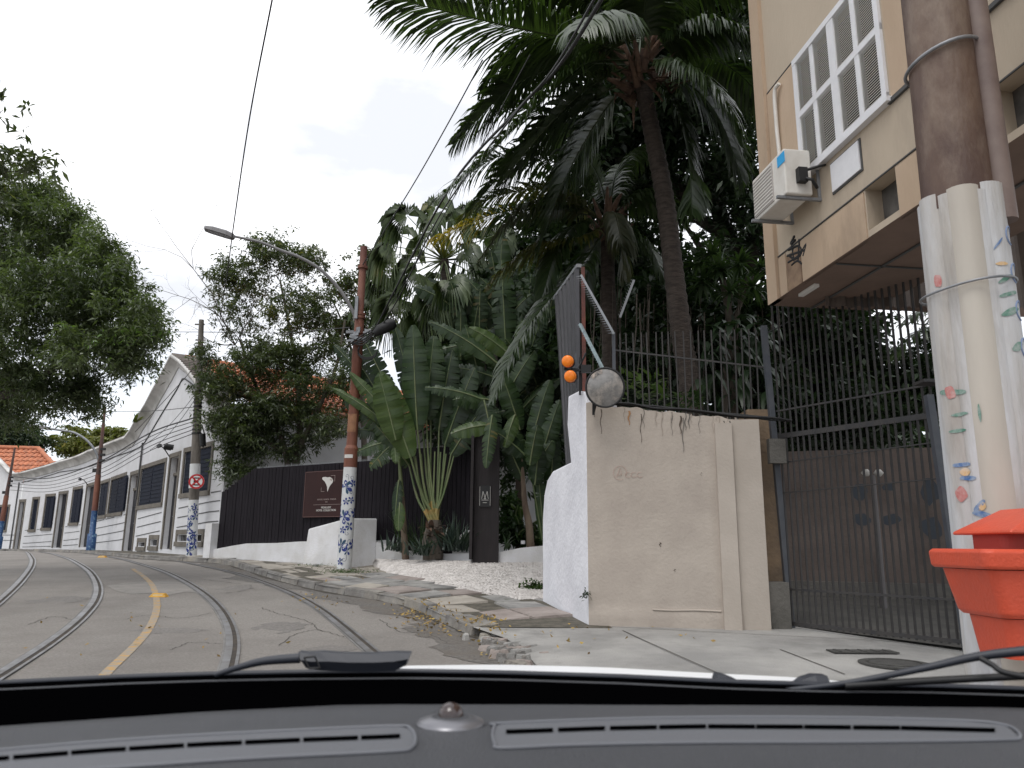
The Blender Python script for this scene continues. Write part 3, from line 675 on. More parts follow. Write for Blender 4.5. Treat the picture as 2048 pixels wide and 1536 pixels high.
# right slope
sv = (re-pk); sv = sv-back*sv.dot(back); sl_r = sv.length
rgt = Vector(pk)+sv+sv.normalized()*.25+back*.45-Vector((0, 0, .06))
tile_roof('roof_tile', rgt, back, -sv, BL, sl_r+.25, house)
pk2 = pk+back*.5-Vector((0, 0, .1)); b = MB(); b.mesh([pk2, ridge_end-Vector((0, 0, .1)), ridge_end-Vector((0, 0, .1))+sv*1.1, pk2+sv*1.1], [(0, 1, 2, 3)]); b.build('roof_deck', m_tile, house)
lv_ = (le-pk); lv_ = lv_-back*lv_.dot(back)
dn = Vector((0, 0, -.4)); b = MB(); b.mesh([pk+back*4+dn, ridge_end+dn*.3, ridge_end+dn+lv_*.9, pk+back*4+dn+lv_*.9], [(0, 1, 2, 3)]); b.build('roof_deck', m_tile, house)
b = MB(); b.tube([pk+back*.45-Vector((0, 0, .03)), ridge_end+Vector((0, 0, .02))], .12, 8); b.build('ridge_tile', m_tile, house)
# low roof behind the long cornice
mb = MB(); ss = np.arange(sp+5, SL_, 1.0)
V = [v for s in ss for v in (FP3(s, eave(s)-.02, 0), FP3(s, eave(s)+.35, -5.0))]; mb.mesh(V, [(2*i, 2*i+1, 2*i+3, 2*i+2) for i in range(len(ss)-1)]); mb.build('roof_deck', m_tile, house)
# floodlight arms and camera over the doors
for px, py in ((183, 961), (350, 897)):
    s_, z_ = Finv(px, py); fl = empty('wall_lamp', FP3(s_, z_, .0)); fl.parent = house; fl.location = Vector(fl.location)-wloc(house)
    b = MB(); b.tube(catmull([FP3(s_+.5, z_-.25, .02), FP3(s_+.3, z_+.02, .3), FP3(s_, z_+.05, .5)], 4), .02, 5); b.build('lamp_arm', m_black, fl)
    b = MB(); b.box(FP3(s_-.12, z_+.03, .55), .4, .16, .1, FN(s_)[1]); b.build('lamp_head', m_black, fl)
b = MB(); s_, z_ = Finv(367, 896)
for q in (0, .22): b.tube([FP3(s_-q+.3, z_, .3), FP3(s_-q+.38, z_+.03, .52)], .09, 8)
b.build('floodlight', m_black, house)
# ---- second house, further round the bend
S1, S2_ = SL_+.06, SL[-1]-.5
h2p = FP3(S1, 0, 0); house2 = empty('far_white_house', (h2p.x, h2p.y, base(S1)), 'farther white house with an orange tiled hip roof at the left edge of the photo', 'house')
e2 = [(31, 948), (12, 931), (2, 921)]; q = [Finv(*p) for p in e2]; zz = q[0][1]; pkz = q[-1][1]
def eave2(s): 
    a = q[0][0]; b_ = q[-1][0]+.6
    return float(np.interp(s, [a, b_, b_+3.5, b_+4], [zz, pkz+.4, zz, zz]))
wo2 = opening(-8, 17, 1010, 1064); h2 = (wo2[0]+.12, wo2[1]-.12, wo2[2]+.12, wo2[3]-.12)
mb = MB(); wall_holes(mb, FP3, S1, S2_, base, lambda s: eave2(s)-.3, [h2], .3, 1.0); mb.build('wall', m_white, house2)
wi = empty('window', FP3((h2[0]+h2[1])/2, h2[2], -.1)); wi.parent = house2; wi.location = Vector(wi.location)-wloc(house2)
b = MB(); surround(b, FP3, *h2, .14); b.build('frame', m_stone, wi)
b = MB(); slab(b, FP3, h2[0], h2[1], h2[2], h2[3], -.28, -.26); b.build('pane', m_glass, wi)
for a, c in ((h2[0]+.01, (h2[0]+h2[1])/2-.01), ((h2[0]+h2[1])/2+.01, h2[1]-.01)):
    b = MB(); slab(b, FP3, a, c, h2[2], h2[3], -.05, -.01); b.build('shutter', m_shut, wi)
mb = MB(); V = []; ss = np.arange(S1, S2_, .5)
for s in ss:
    for d, z in prof: V.append(FP3(s, eave2(s)+z*.9, d+.01))
mb.mesh(V, [(i*k+j, i*k+(j+1) % k, (i+1)*k+(j+1) % k, (i+1)*k+j) for i in range(len(ss)-1) for j in range(k)], True); mb.build('cornice', m_corn, house2)
mb = MB(); ss = np.arange(S1+.2, S2_, 3.0)
for z_ in (1.62, 1.3): 
    V = [v for s in np.arange(S1, S2_, .8) for v in (FP3(s, z_, .012), FP3(s, z_+.03, .012))]; mb.mesh(V, [(2*i, 2*i+1, 2*i+3, 2*i+2) for i in range(len(V)//2-1)])
mb.build('base_moulding', m_line, house2)
# hip roof seen over the cornice
eR = P(128, 928, 50); eL = P(20, 975, 50); rR = P(76, 900, 53.5); rL = P(-60, 896, 53.5)
eL = P(-160, 966, 50); eR = Vector((eR.x+.6, eR.y, eL.z)); 
U = (eR-eL).normalized(); wv = rR-(eL+U*((rR-eL).dot(U))); lvr = wv.length; lu = (eR-eL).length; ur = (rR-eL).dot(U)
tile_roof('roof_tile', eL, U, wv, lu, lvr, house2, trim=lambda v: (0, lerp(lu, ur, v)), pitchs=.36, course=.55)
b = MB(); b.poly([eL, eR, rR, rL]); b.build('roof_deck', m_tile, house2)
b = MB(); b.tube([eR+Vector((0, 0, .1)), rR+Vector((0, 0, .12)), rL+Vector((0, 0, .12))], .17, 6); b.build('ridge_tile', m_tile, house2)

# ---------------------------------------------------------------- hotel front: low white base wall, board fence, signs
FA = Vector((-8.25, 21.6, 0)); FB = Vector((-2.95, 18.3, 0)); FC = Vector((-.62, 17.2, 0))
def along(px, A=FA, B=FB, py=1000):
    d = ray(px, py); k = d.x/d.y; return (A.x-k*A.y)/((k*(B.y-A.y))-(B.x-A.x)) if False else ((k*A.y-A.x)/((B.x-A.x)-k*(B.y-A.y)))
fence = empty('board_fence', (FA.x, FA.y, .9), 'tall near-black vertical board fence on a low white wall, carrying a dark red sign', 'fence')
fd = (FB-FA).normalized(); fn = Vector((fd.y, -fd.x, 0)); fn = fn if fn.y < 0 else -fn
me_b = None; L1 = (FB-FA).length; nb = 48; zt0 = P(560, 934, 20.4).z
bw = L1/nb
for i in range(nb):
    p = FA+fd*(bw*(i+.5)); t = (i+.5)/nb
    zt_ = min(zt0, lerp(P(437, 985, 21.4).z, zt0+.02, min(1, t*L1/1.35))); zb_ = 1.0
    b = MB(); hh = zt_-zb_; b.box(Vector((p.x, p.y, zb_+hh/2))+fn*random.uniform(-.006, .006), bw-.012, .03, hh, fd, fn); b.build('board', m_woodf, fence)
L2 = (FC-FB).length; f2 = (FC-FB).normalized(); n2 = Vector((f2.y, -f2.x, 0)); n2 = n2 if n2.y < 0 else -n2; nb2 = 22; bw2 = L2/nb2; zt2 = P(850, 895, 17.8).z
for i in range(nb2):
    p = FB+f2*(bw2*(i+.5)); zt_ = zt0 if i < 1 else zt2; b = MB(); b.box(Vector((p.x, p.y, (1.0+zt_)/2)), bw2-.01, .03, zt_-1.0, f2, n2); b.build('board', m_woodf, fence)
b = MB()
for z_ in (1.5, 2.7): b.bar(FA+Vector((0, 0, z_))-fn*.05, FB+Vector((0, 0, z_))-fn*.05, .06); b.bar(FB+Vector((0, 0, z_))-n2*.05, FC+Vector((0, 0, z_))-n2*.05, .06)
b.build('rail', m_woodf, fence)
b = MB()                                                 # little spikes along the top
for i in range(150):
    p = FA+fd*(1.4+(L1-1.4)*i/150); b.mesh([p+Vector((-.008, 0, zt0)), p+Vector((.008, 0, zt0)), p+Vector((0, 0, zt0+.07))], [(0, 1, 2)])
b.build('spike_strip', m_steel, fence, kind='stuff')
# low white wall under it
lw = empty('low_white_wall', (FA.x, FA.y, .8), 'low whitewashed wall under the black board fence, rising towards the house', 'wall')
def wedge(mb, A, B, za0, za1, zb0, zb1, th, n):
    p = [Vector((A.x, A.y, za0)), Vector((B.x, B.y, zb0)), Vector((B.x, B.y, zb1)), Vector((A.x, A.y, za1))]; mb.prism(p, n*th)
A_ = FA+fn*.12; B_ = FB+fn*.12
b = MB(); q = [(430, 1100), (470, 1092), (500, 1087), (560, 1086), (606, 1083), (700, 1082), (778, 1080)]
tp = []
for px, py in q: t = along(px, A_, B_); p = A_.lerp(B_, t); tp.append(Vector((p.x, p.y, P(px, py, p.y).z)))
for a, c in zip(tp[:-1], tp[1:]): wedge(b, a, c, sz(a.y)-.15, a.z, sz(c.y)-.15, c.z, .24, -fn)
b.build('wall_body', m_low, lw)
# end pier against the house
b = MB(); p = P(424, 1080, 21.6); b.box((p.x, p.y, 1.25), .28, .3, 1.15, fd, fn); b.build('end_pier', m_low, lw)
# angled white bastion behind the painted pole
bs_ = empty('white_bastion_wall', (-3.7, 17.6, .8), 'angular low white wall block just behind the flower painted pole', 'wall')
a = P(603, 1126, 18.5); c = P(690, 1137, 17.55); d = P(751, 1126, 17.95)
za = P(616, 1058, 18.5).z; zc = P(695, 1036, 17.55).z; zd = P(752, 1037, 17.95).z
lo = [Vector((v.x, v.y, .6)) for v in (a, c, d)]; bk = Vector((-4.0, 19.3, .6)); 
b = MB(); A1 = Vector((P(616, 1058, 18.5).x, 18.52, za)); V = [lo[0], lo[1], lo[2], bk, A1, Vector((c.x, c.y, zc)), Vector((d.x, d.y, zd)), Vector((bk.x, bk.y, zd))]
b.mesh(V, [(4, 5, 6, 7), (0, 1, 5, 4), (1, 2, 6, 5), (2, 3, 7, 6), (3, 0, 4, 7)])
o = b.build('wall_body', m_low, bs_); bv = o.modifiers.new('bevel', 'BEVEL'); bv.width = .03; bv.segments = 2; bv.limit_method = 'ANGLE'
# planters
def low_wall(name, label, pts, th, mt, cat='planter wall', zbot=.75):
    e = empty(name, (pts[0][0].x, pts[0][0].y, .85), label, cat); b = MB()
    for (a, za), (c, zc_) in zip(pts[:-1], pts[1:]):
        dd = (c-a); dd.z = 0; nn_ = Vector((-dd.y, dd.x, 0)).normalized(); nn_ = nn_ if nn_.y > 0 else -nn_
        wedge(b, a, c, zbot, za, zbot, zc_, th, nn_)
    o = b.build('wall_body', mt, e); return e
def pz(px, py, Y): p = P(px, py, Y); return (Vector((p.x, p.y, 0)), p.z)
low_wall('planter_wall', 'low white planter wall in front of the tall fan of traveller palms', [pz(748, 1082, 18.0), pz(790, 1100, 17.6), pz(862, 1104, 17.3), pz(880, 1108, 17.0), pz(942, 1106, 16.7)], .16, m_low)
low_wall('planter_wall', 'short white planter wall between the dark sign pillar and the big boundary wall', [pz(997, 1105, 16.3), pz(1015, 1101, 16.3), pz(1040, 1096, 16.3), pz(1100, 1090, 16.3)], .2, m_low)
# white lump behind the fan palm's planter, left of the pillar
low_wall('white_curb_block', 'small white wall stub rising against the left side of the dark sign pillar', [pz(905, 1088, 16.95), pz(925, 1066, 16.95), pz(943, 1058, 16.95)], .15, m_low, 'wall')
# planter soil
b = MB(); b.poly([P(748, 1104, 18), P(942, 1112, 16.9), Vector((-.4, 17.4, .98)), Vector((-3.2, 18.9, .98))]); b.build('planting_soil', m_dirt, None, kind='structure')
b = MB(); b.poly([Vector((-.3, 16.5, 1.05)), Vector((1.2, 16.5, 1.05)), Vector((3, 24, 1.05)), Vector((-.5, 24, 1.05))]); o = b.build('garden_soil', m_dirt, None, kind='structure')
# sign pillar
def pillar(name, label, pxl, pxr, Y, ytop, depth, mt, zb=.9):
    a, c = P(pxl, 1000, Y), P(pxr, 1000, Y); zt_ = P((pxl+pxr)/2, ytop, Y).z; e = empty(name, ((a.x+c.x)/2, Y, zb), label, 'pillar')
    b = MB(); b.box(((a.x+c.x)/2, Y+depth/2, (zb+zt_)/2), c.x-a.x, depth, zt_-zb); o = b.build('pillar_body', mt, e)
    bv = o.modifiers.new('bevel', 'BEVEL'); bv.width = .012; bv.segments = 2
    return e, a, c, zt_
e, a, c, zt_ = pillar('sign_pillar', 'dark timber gate pillar carrying the small black plaque with a white M', 947, 998, 16.2, 872, .42, m_pillar)
b = MB(); b.box((a.x-.035, 16.3, 2.3), .06, .5, 2.6); b.build('side_post', m_pillar, e)
b = MB(); b.box((a.x-.05, 16.15, 2.05), .05, .08, .16); b.build('intercom', m_black, e)
# plaque with M
ce = P(970, 992, 16.16); W_ = 22/1500*16.2; H_ = 42/1500*16.2
b = MB(); b.box((ce.x, 16.185, ce.z), W_, .025, H_); pq = b.build('plaque', m_black, e)
b = MB()
for sx in (-1, 1): b.box((ce.x+sx*W_*.47, 16.168, ce.z), .006, .006, H_*.9)
mm = .026
def seg(mb, x0, z0, x1, z1, w_=.008, y=16.168): mb.bar((ce.x+x0, y, ce.z+z0), (ce.x+x1, y, ce.z+z1), w_, .006, up=(0, 1, 0))
M_ = [(-.07, -.06, -.045, .10), (-.045, .10, 0, -.035), (0, -.035, .045, .10), (.045, .10, .07, -.06), (-.022, -.062, 0, -.03), (.022, -.062, 0, -.03), (-.022, -.062, .022, -.062), (-.075, -.085, .075, -.085), (-.045, -.14, .045, -.14)]
for s_ in M_: seg(b, *s_)
b.build('letter_m_mark', m_letter, e)
# second, farther timber post
pillar('gate_post', 'brown timber post deeper in the garden gateway, right of the white wall glimpse', 1031, 1046, 18.5, 910, .25, mat('brown_timber', (.1, .07, .055), .8, (.06, .045, .038), 4))
# sign board on the fence
def text(body, size, c, ax, up, mt, parent, name, ext=.004, align='CENTER', spacing=1.0):
    cu = bpy.data.curves.new(name, 'FONT'); cu.body = body; cu.size = size; cu.align_x = align; cu.align_y = 'CENTER'; cu.extrude = ext; cu.space_character = spacing
    o = bpy.data.objects.new(name, cu); COL.objects.link(o); ax = Vector(ax).normalized(); up = Vector(up).normalized(); n_ = ax.cross(up)
    M4 = Matrix((ax, up, n_)).transposed().to_4x4()
    dg = bpy.context.evaluated_depsgraph_get(); me = bpy.data.meshes.new_from_object(o.evaluated_get(dg)); COL.objects.unlink(o); bpy.data.objects.remove(o)
    me.transform(M4); me.materials.clear(); me.materials.append(mt)
    o = bpy.data.objects.new(name, me); COL.objects.link(o); o.parent = parent; o.location = Vector(c)-wloc(parent); return o
tA, tB = along(613, FA, FB, 985), along(706, FA, FB, 985); sa = FA.lerp(FB, tA); sb = FA.lerp(FB, tB); sc_ = (sa+sb)/2
zT, zB = P(660, 942, sc_.y).z, P(660, 1034, sc_.y).z; zc = (zT+zB)/2; sw = (sb-sa).length
sg = empty('hotel_sign', (sc_.x, sc_.y, zB), 'dark red hotel sign board with a pale flower emblem and lettering on the black fence', 'sign')
b = MB(); b.box(Vector((sc_.x, sc_.y, zc))+fn*.05, sw, .05, zT-zB, fd, fn); b.build('board_panel', m_sign, sg)
b = MB(); C0 = Vector((sc_.x, sc_.y, zc))+fn*.077
def SP(u, v): return C0+fd*(u*sw)+Vector((0, 0, v*(zT-zB)))
for u0, v0, u1, v1 in ((-.5, .495, .5, .495), (-.5, -.495, .5, -.495), (-.495, -.5, -.495, .5), (.495, -.5, .495, .5)): b.bar(SP(u0, v0), SP(u1, v1), .02, .006, up=fn)
b.build('frame_edge', mat('sign_frame', (.09, .04, .035), .5), sg)
# emblem: calla like flower with corner brackets
fl = [(-.10, .345), (-.05, .35), (.0, .335), (.05, .34), (.10, .31), (.125, .26), (.115, .215), (.075, .165), (.05, .12), (.03, .06), (.02, .02), (.012, .05), (.005, .12), (-.02, .19), (-.055, .25), (-.10, .29), (-.115, .32)]
b = MB(); b.poly([SP(u-.01, v+.02) for u, v in fl]); o = b.build('flower_emblem', m_letter, sg)
b = MB()
for u0, v0, u1, v1 in ((.06, .39, .15, .39), (.15, .39, .15, .26), (-.13, .14, -.13, .05), (-.13, .05, -.06, .05)): b.bar(SP(u0, v0), SP(u1, v1), .008, .004, up=fn)
for i in range(9):
    a_ = -.6+i*.17; b.bar(SP(.09+.0*i, .27), SP(.09-.05*cos(a_+.8), .27+.06*sin(a_+1.2)), .004, .003, up=fn)
b.bar(SP(-.28, -.235), SP(.3, -.235), .006, .004, up=fn)
b.build('emblem_lines', m_letter2, sg)
hh = zT-zB
text('HOTEL SANTA TERESA', hh*.046, SP(0, -.125), fd, (0, 0, 1), m_letter2, sg, 'lettering', spacing=1.25)
text('RIO', hh*.035, SP(0, -.18), fd, (0, 0, 1), m_letter2, sg, 'lettering', spacing=1.2)
text('MGALLERY', hh*.062, SP(0, -.30), fd, (0, 0, 1), m_letter, sg, 'lettering')
text('HOTEL COLLECTION', hh*.062, SP(0, -.36), fd, (0, 0, 1), m_letter, sg, 'lettering')
# glimpse of the hotel's white wall and low block behind the gate
hb = empty('hotel_building', (1.0, 27, .9), 'white hotel wall glimpsed behind leaves beside the dark pillar', 'building')
b = MB(); b.box((-.3, 27.2, 2.6), 5.0, .3, 3.6); b.build('wall', m_white, hb); b = MB(); b.box((-.3, 27.0, 4.5), 5.4, 1.2, .15); b.build('eave', m_corn, hb)
# ---------------------------------------------------------------- poles
def pole_pts(bx, by, tx, ty, Y, zb=None):
    a, c = P(bx, by, Y), P(tx, ty, Y); return a, c
class Pole:
    def __init__(s, a, b, r0, r1): s.a, s.b, s.r0, s.r1 = Vector(a), Vector(b), r0, r1; s.d = (s.b-s.a); s.L = s.d.length; s.d.normalize(); s.x = Vector((1, 0, 0)); s.x = (s.x-s.d*s.x.dot(s.d)).normalized(); s.y = s.d.cross(s.x)
    def at(s, h): return s.a+s.d*h
    def r(s, h): return lerp(s.r0, s.r1, h/s.L)
    def surf(s, ang, h, off=.003):                       # ang 0 faces the camera
        q = -pi/2+ang; return s.at(h)+(s.x*cos(q)+s.y*sin(q))*(s.r(h)+off)
    def decal(s, mb, ang, h, pts):                       # pts in metres around (ang, h)
        mb.poly([s.surf(ang+u/s.r(h), h+v) for u, v in pts])
    def ribbon(s, mb, ang, h, pts, w=.012):
        pl = [Vector((u, v, 0)) for u, v in pts]; V = []
        for i, p in enumerate(pl):
            t = pl[min(i+1, len(pl)-1)]-pl[max(i-1, 0)]; t.normalize(); n = Vector((-t.y, t.x, 0))*w/2
            for q in (p-n, p+n): V.append(s.surf(ang+q.x/s.r(h), h+q.y, .0035))
        mb.mesh(V, [(2*i, 2*i+1, 2*i+3, 2*i+2) for i in range(len(pl)-1)])
def petal(L_, W_, a, n=9):
    out = []
    for i in range(n):
        t = i/(n-1); out.append((t*L_, W_*sin(pi*t**1.7)**.8*.5 if 0 < t < 1 else 0))
    for i in range(n-2, 0, -1):
        t = i/(n-1); out.append((t*L_, -W_*sin(pi*t**1.7)**.8*.5))
    return [(x*cos(a)-y*sin(a), x*sin(a)+y*cos(a)) for x, y in out]
def flower(pole, parent, ang, h, s, angs, leaf, nm='painted_flower'):
    b = MB(); b.m = 0
    for i, a in enumerate(angs):
        b.m = 1 if i in leaf else 0; pole.decal(b, ang, h, [(x+.006*s*cos(a), y+.006*s*sin(a)) for x, y in petal(s, s*.5 if i not in leaf else s*.36, a, 11)])
    return b.build(nm, [m_blue, m_teal], parent)
def curl(pole, parent, ang, h, s, flip=1, up=1):
    pts = [(flip*s*.05*(1-t)+0, -up*s*(1-t)) for t in np.linspace(0, .6, 5)]
    for t in np.linspace(0, 1, 12): a = pi-t*1.7*pi; r = s*.32*(1-.62*t); pts.append((flip*(r*cos(a)+s*.34), up*(r*sin(a)-s*.36+s*.0)))
    b = MB(); pole.ribbon(b, ang, h, pts, .010*max(.7, s/.2)); return b.build('painted_curl', mat('slate_blue_line', (.03, .05, .11), .6), parent)

# rusty tram pole in front of the hotel, painted foot
a, c = pole_pts(688, 1138, 728, 494, 17.0); a.z = sz(17.0)-.02
PL = Pole(a, c, .165, .085)
hp_ = (P(700, 935, 17).z-a.z)
tp_ = empty('tram_pole', a, 'tall rusty red pole with blue flowers painted on its white foot, carrying a street lamp', 'pole', 'steel poles along the tram line')
def seg_tube(h0, h1, r0, r1, m_, nm, parent, n=20):
    b = MB(); b.tube([PL.at(h0), PL.at(h1)], [r0, r1], n); return b.build(nm, m_, parent)
PL2 = Pole(PL.at(0), PL.at(hp_), .162, .148)
seg_tube(0, hp_, .162, .148, m_pwhite, 'painted_foot', tp_, 28)
seg_tube(hp_, hp_+.42, .152, .158, m_rust, 'pole_collar', tp_); 
b = MB(); b.tube([PL.at(hp_+.42), PL.at(hp_+.5)], [.158, .122], 20); b.build('pole_taper', m_rust, tp_)
hE = PL.L; b = MB(); b.tube([PL.at(hp_+.5), PL.at(hE*.62), PL.at(hE*.622), PL.at(hE*.78), PL.at(hE*.785), PL.at(hE)], [.122, .115, .125, .105, .088, .082], 18); shaft = b.build('pole_shaft', m_rust, tp_)
PS = Pole(PL.at(hp_+.5), PL.at(hE*.62), .122, .115)
b = MB(); PS.decal(b, -.25, .55, [(-.09, -.33), (.13, -.33), (.13, .33), (-.09, .33)]) if False else None
ph = P(705, 848, 17).z-PL.at(hp_+.5).z; V = []
for i in range(9): 
    for z_ in (0, .42): V.append(PS.surf(-1.25+i*.26, ph-.2+z_, .003))
b = MB(); b.mesh(V, [(2*i, 2*i+2, 2*i+3, 2*i+1) for i in range(8)], True); b.build('rust_patch', m_rusty, tp_)
b = MB(); V = []
for i in range(9):
    for z_ in (0, .08): V.append(Pole(PL.at(hp_), PL.at(hp_+.42), .153, .159).surf(-.9+i*.17, .2+z_, .003))
b.mesh(V, [(2*i, 2*i+2, 2*i+3, 2*i+1) for i in range(8)], True); b.build('paper_sticker', m_letter, tp_)
D = radians
big = [D(52), D(98), D(20), D(-28), D(-78), D(170)]
k_ = hp_/1.0
for (ang, f, s, angs, leaf) in ((-.25, .80, .165, [D(58), D(100), D(22), D(-30), D(-72), D(165)], {0, 4}), (-.35, .51, .165, [D(55), D(98), D(10), D(-25), D(-80), D(170)], {1}), (-.45, .235, .165, [D(50), D(95), D(8), D(-48), D(-100), D(160)], {0, 1, 4}),
    (-.1, .66, .085, [D(a) for a in (20, 92, 164, 236, 308)], {0}), (.62, .675, .085, [D(a) for a in (60, 132, 204, 276, 348)], {2}), (.75, .84, .09, [D(a) for a in (40, 112, 184, 256, 328)], {3}), (-.35, .385, .085, [D(a) for a in (10, 82, 154, 226, 298)], set()),
    (.62, .42, .1, [D(a) for a in (60, 120, 190, 240, 310)], {3, 1}), (.5, .185, .1, [D(a) for a in (55, 110, 170, 236, 300)], {3, 0}), (-.4, .085, .085, [D(a) for a in (45, 100, 170, 236, 310)], {0}),
    (1.5, .55, .12, [D(a) for a in (45, 100, 170, 236, 310)], {0}), (-1.5, .6, .12, [D(a) for a in (45, 100, 170, 236, 310)], {0}), (1.4, .25, .12, [D(a) for a in (45, 100, 170, 236, 310)], {0}), (-1.5, .3, .12, [D(a) for a in (45, 100, 170, 236, 310)], {0})):
    flower(PL2, tp_, ang, hp_*f, s, angs, leaf)
for (ang, f, s, fl_, up) in ((.1, .93, .13, -1, 1), (.85, .915, .14, -1, 1), (.3, .73, .12, 1, -1), (.9, .77, .13, -1, 1), (.35, .60, .16, 1, 1), (.25, .47, .13, -1, 1), (.05, .33, .13, 1, -1), (.45, .30, .14, 1, 1), (-.5, .2, .14, -1, -1), (.45, .08, .16, -1, -1), (-.35, .0+.045, .12, 1, -1)):
    curl(PL2, tp_, ang, hp_*f, s, fl_, up)
# lamp arm
arm = catmull([PL.at(hE*.755)+Vector((-.1, 0, 0)), P(707, 625, 16.95), P(680, 580, 16.8), P(642, 540, 16.6), P(600, 515, 16.4), P(560, 500, 16.25), P(520, 484, 16.1), P(470, 473, 16.0)], 6)
b = MB(); b.tube(arm, [lerp(.045, .028, i/(len(arm)-1)) for i in range(len(arm))], 8); la = b.build('lamp_arm', m_lampg, tp_)
p0_, p1_ = P(470, 474, 16.0), P(409, 456, 15.8); dv = (p1_-p0_); ln = dv.length; dv.normalize(); upv = Vector((0, 0, 1)); upv = (upv-dv*upv.dot(dv)).normalized(); sv_ = dv.cross(upv)
b = MB(); prof_ = [(0, .05, .02, .04), (.06, .09, .05, .06), (.3, .13, .075, .05), (.75, .13, .07, .045), (.97, .10, .04, .04), (1.0, .06, .0, .03)]
V = []
for t, w_, hu, hd in prof_:
    cc = p0_+dv*(t*ln)
    V += [cc+sv_*w_-upv*hd, cc+sv_*w_*.98+upv*hu*.5, cc+sv_*w_*.6+upv*hu, cc-sv_*w_*.6+upv*hu, cc-sv_*w_*.98+upv*hu*.5, cc-sv_*w_-upv*hd]
b.mesh(V, [(i*6+j, i*6+(j+1) % 6, (i+1)*6+(j+1) % 6, (i+1)*6+j) for i in range(5) for j in range(6)]); b.mesh(V[:6], [tuple(range(6))]); b.mesh(V[-6:], [tuple(range(6))])
b.build('lamp_head', m_lampg, la)
b = MB(); b.box((p0_+p1_)/2-upv*.052, ln*.72, .18, .012, dv, sv_, upv); b.build('lamp_lens', m_lens, la)
# clamps, brackets, transformer bundle
b = MB()
for h in (.93, .775, .765, .715, .70): b = MB(); b.tube([PL.at(hE*h-.03), PL.at(hE*h+.03)], PL.r(hE*h)+.035, 16); b.build('clamp_band', m_rust, tp_)
b = MB()
for i in range(16):
    q = P(705+random.uniform(-8, 30), 672+random.uniform(-18, 16), 16.8); b.box(q, random.uniform(.04, .2), .05, random.uniform(.03, .09), (1, random.uniform(-.3, .3), random.uniform(-.3, .3)))
b.box(P(713, 615, 16.85), .07, .07, .55); b.build('bracket_hardware', m_steel, tp_)
b = MB(); b.tube(catmull([P(745, 668, 16.7), P(765, 655, 16.7), P(778, 650, 16.7), P(792, 645, 16.7)], 4), [.05]+[.14]*8+[.1, .1, .12, .13][:4], 10) if False else b.tube([P(748, 668, 16.7), P(760, 660, 16.7), P(783, 648, 16.7), P(791, 645, 16.7)], [.07, .13, .14, .09], 12)
b.build('splice_can', m_black, tp_)
b = MB()
for i in range(5):
    q = [P(700+random.uniform(-10, 5), 685+i*2, 16.8), P(725, 690-i*5, 16.7), P(745, 672-i*3, 16.7)]; b.tube(catmull(q, 5), .016, 5)
for i in range(3): c_ = P(735, 700+i*2, 16.75); b.tube([c_+Vector((cos(t)*.22, 0, sin(t)*.18)) for t in np.linspace(2.6, 6.2, 12)], .012, 5)
b.build('cable_coil', m_wire, tp_)

# old concrete pole with painted foot and no stopping sign
a, c = pole_pts(383, 1110, 403, 640, 22.7); a.z = sz(22.7)
PC = Pole(a, c, .15, .075); hc = P(383, 1000, 22.7).z-a.z
cp = empty('concrete_pole', a, 'tall grey concrete pole before the white gable, its foot painted with blue flowers', 'pole')
PCf = Pole(a, PC.at(hc), .155, .14)
b = MB(); b.tube([PC.at(0), PC.at(hc)], [.155, .142], 20); b.build('painted_foot', m_pwhite, cp)
b = MB(); b.tube([PC.at(hc), PC.at(PC.L*.3), PC.at(PC.L*.6), PC.at(PC.L)], [.142, .15, .115, .075], 18); b.build('pole_shaft', m_cpole, cp)
b = MB(); b.tube([PC.at(PC.L*.275), PC.at(PC.L*.375)], [.158, .152], 18); b.build('white_band', m_pwhite, cp)
b = MB()
for h in np.linspace(.5, .68, 12): b.tube([PC.at(PC.L*h), PC.at(PC.L*h+.05)], PC.r(PC.L*h)+random.uniform(.015, .035), 10)
b.build('cable_binding', m_wire, cp)
b = MB(); b.tube([P(405, 868, 22.4), P(406, 892, 22.4)], .09, 10); b.tube([P(404, 850, 22.5), P(410, 872, 22.4), P(406, 895, 22.4)], .02, 6); b.build('splice_can', m_black, cp)
b = MB(); b.bar(PC.at(PC.L*.98)+Vector((-.2, 0, 0)), PC.at(PC.L*.98)+Vector((.1, 0, 0)), .04)
for h in (.91, .85, .845): b.bar(PC.at(PC.L*h)+Vector((-.16, 0, 0)), PC.at(PC.L*h)+Vector((.16, 0, 0)), .04)
b.build('cross_bracket', m_cpole, cp)
for i in range(14):
    flower(PCf, cp, random.uniform(-1.1, 1.1), .15+(hc-.35)*i/13, random.uniform(.1, .17), [D(random.uniform(0, 40)+72*j) for j in range(5)], {0, 3})
# dome camera and its arm
cm = empty('security_camera', P(394, 700, 22.6), 'small pale dome camera hanging left of the concrete pole top', 'camera')
b = MB(); b.tube(catmull([P(397, 712, 22.7), P(392, 702, 22.6), P(387, 697, 22.5), P(383, 699, 22.5)], 5), .02, 6); b.build('arm', m_pwhite, cm)
b = MB(); q = P(383, 704, 22.5); b.tube([q+Vector((0, 0, .1)), q+Vector((0, 0, .06)), q, q+Vector((0, 0, -.05))], [.04, .085, .09, .08], 12); b.build('housing', m_pwhite, cm)
b = MB(); b.tube([q+Vector((0, 0, -.05)), q+Vector((0, 0, -.1)), q+Vector((0, 0, -.125))], [.078, .06, .02], 12); b.build('dome', m_black, cm)
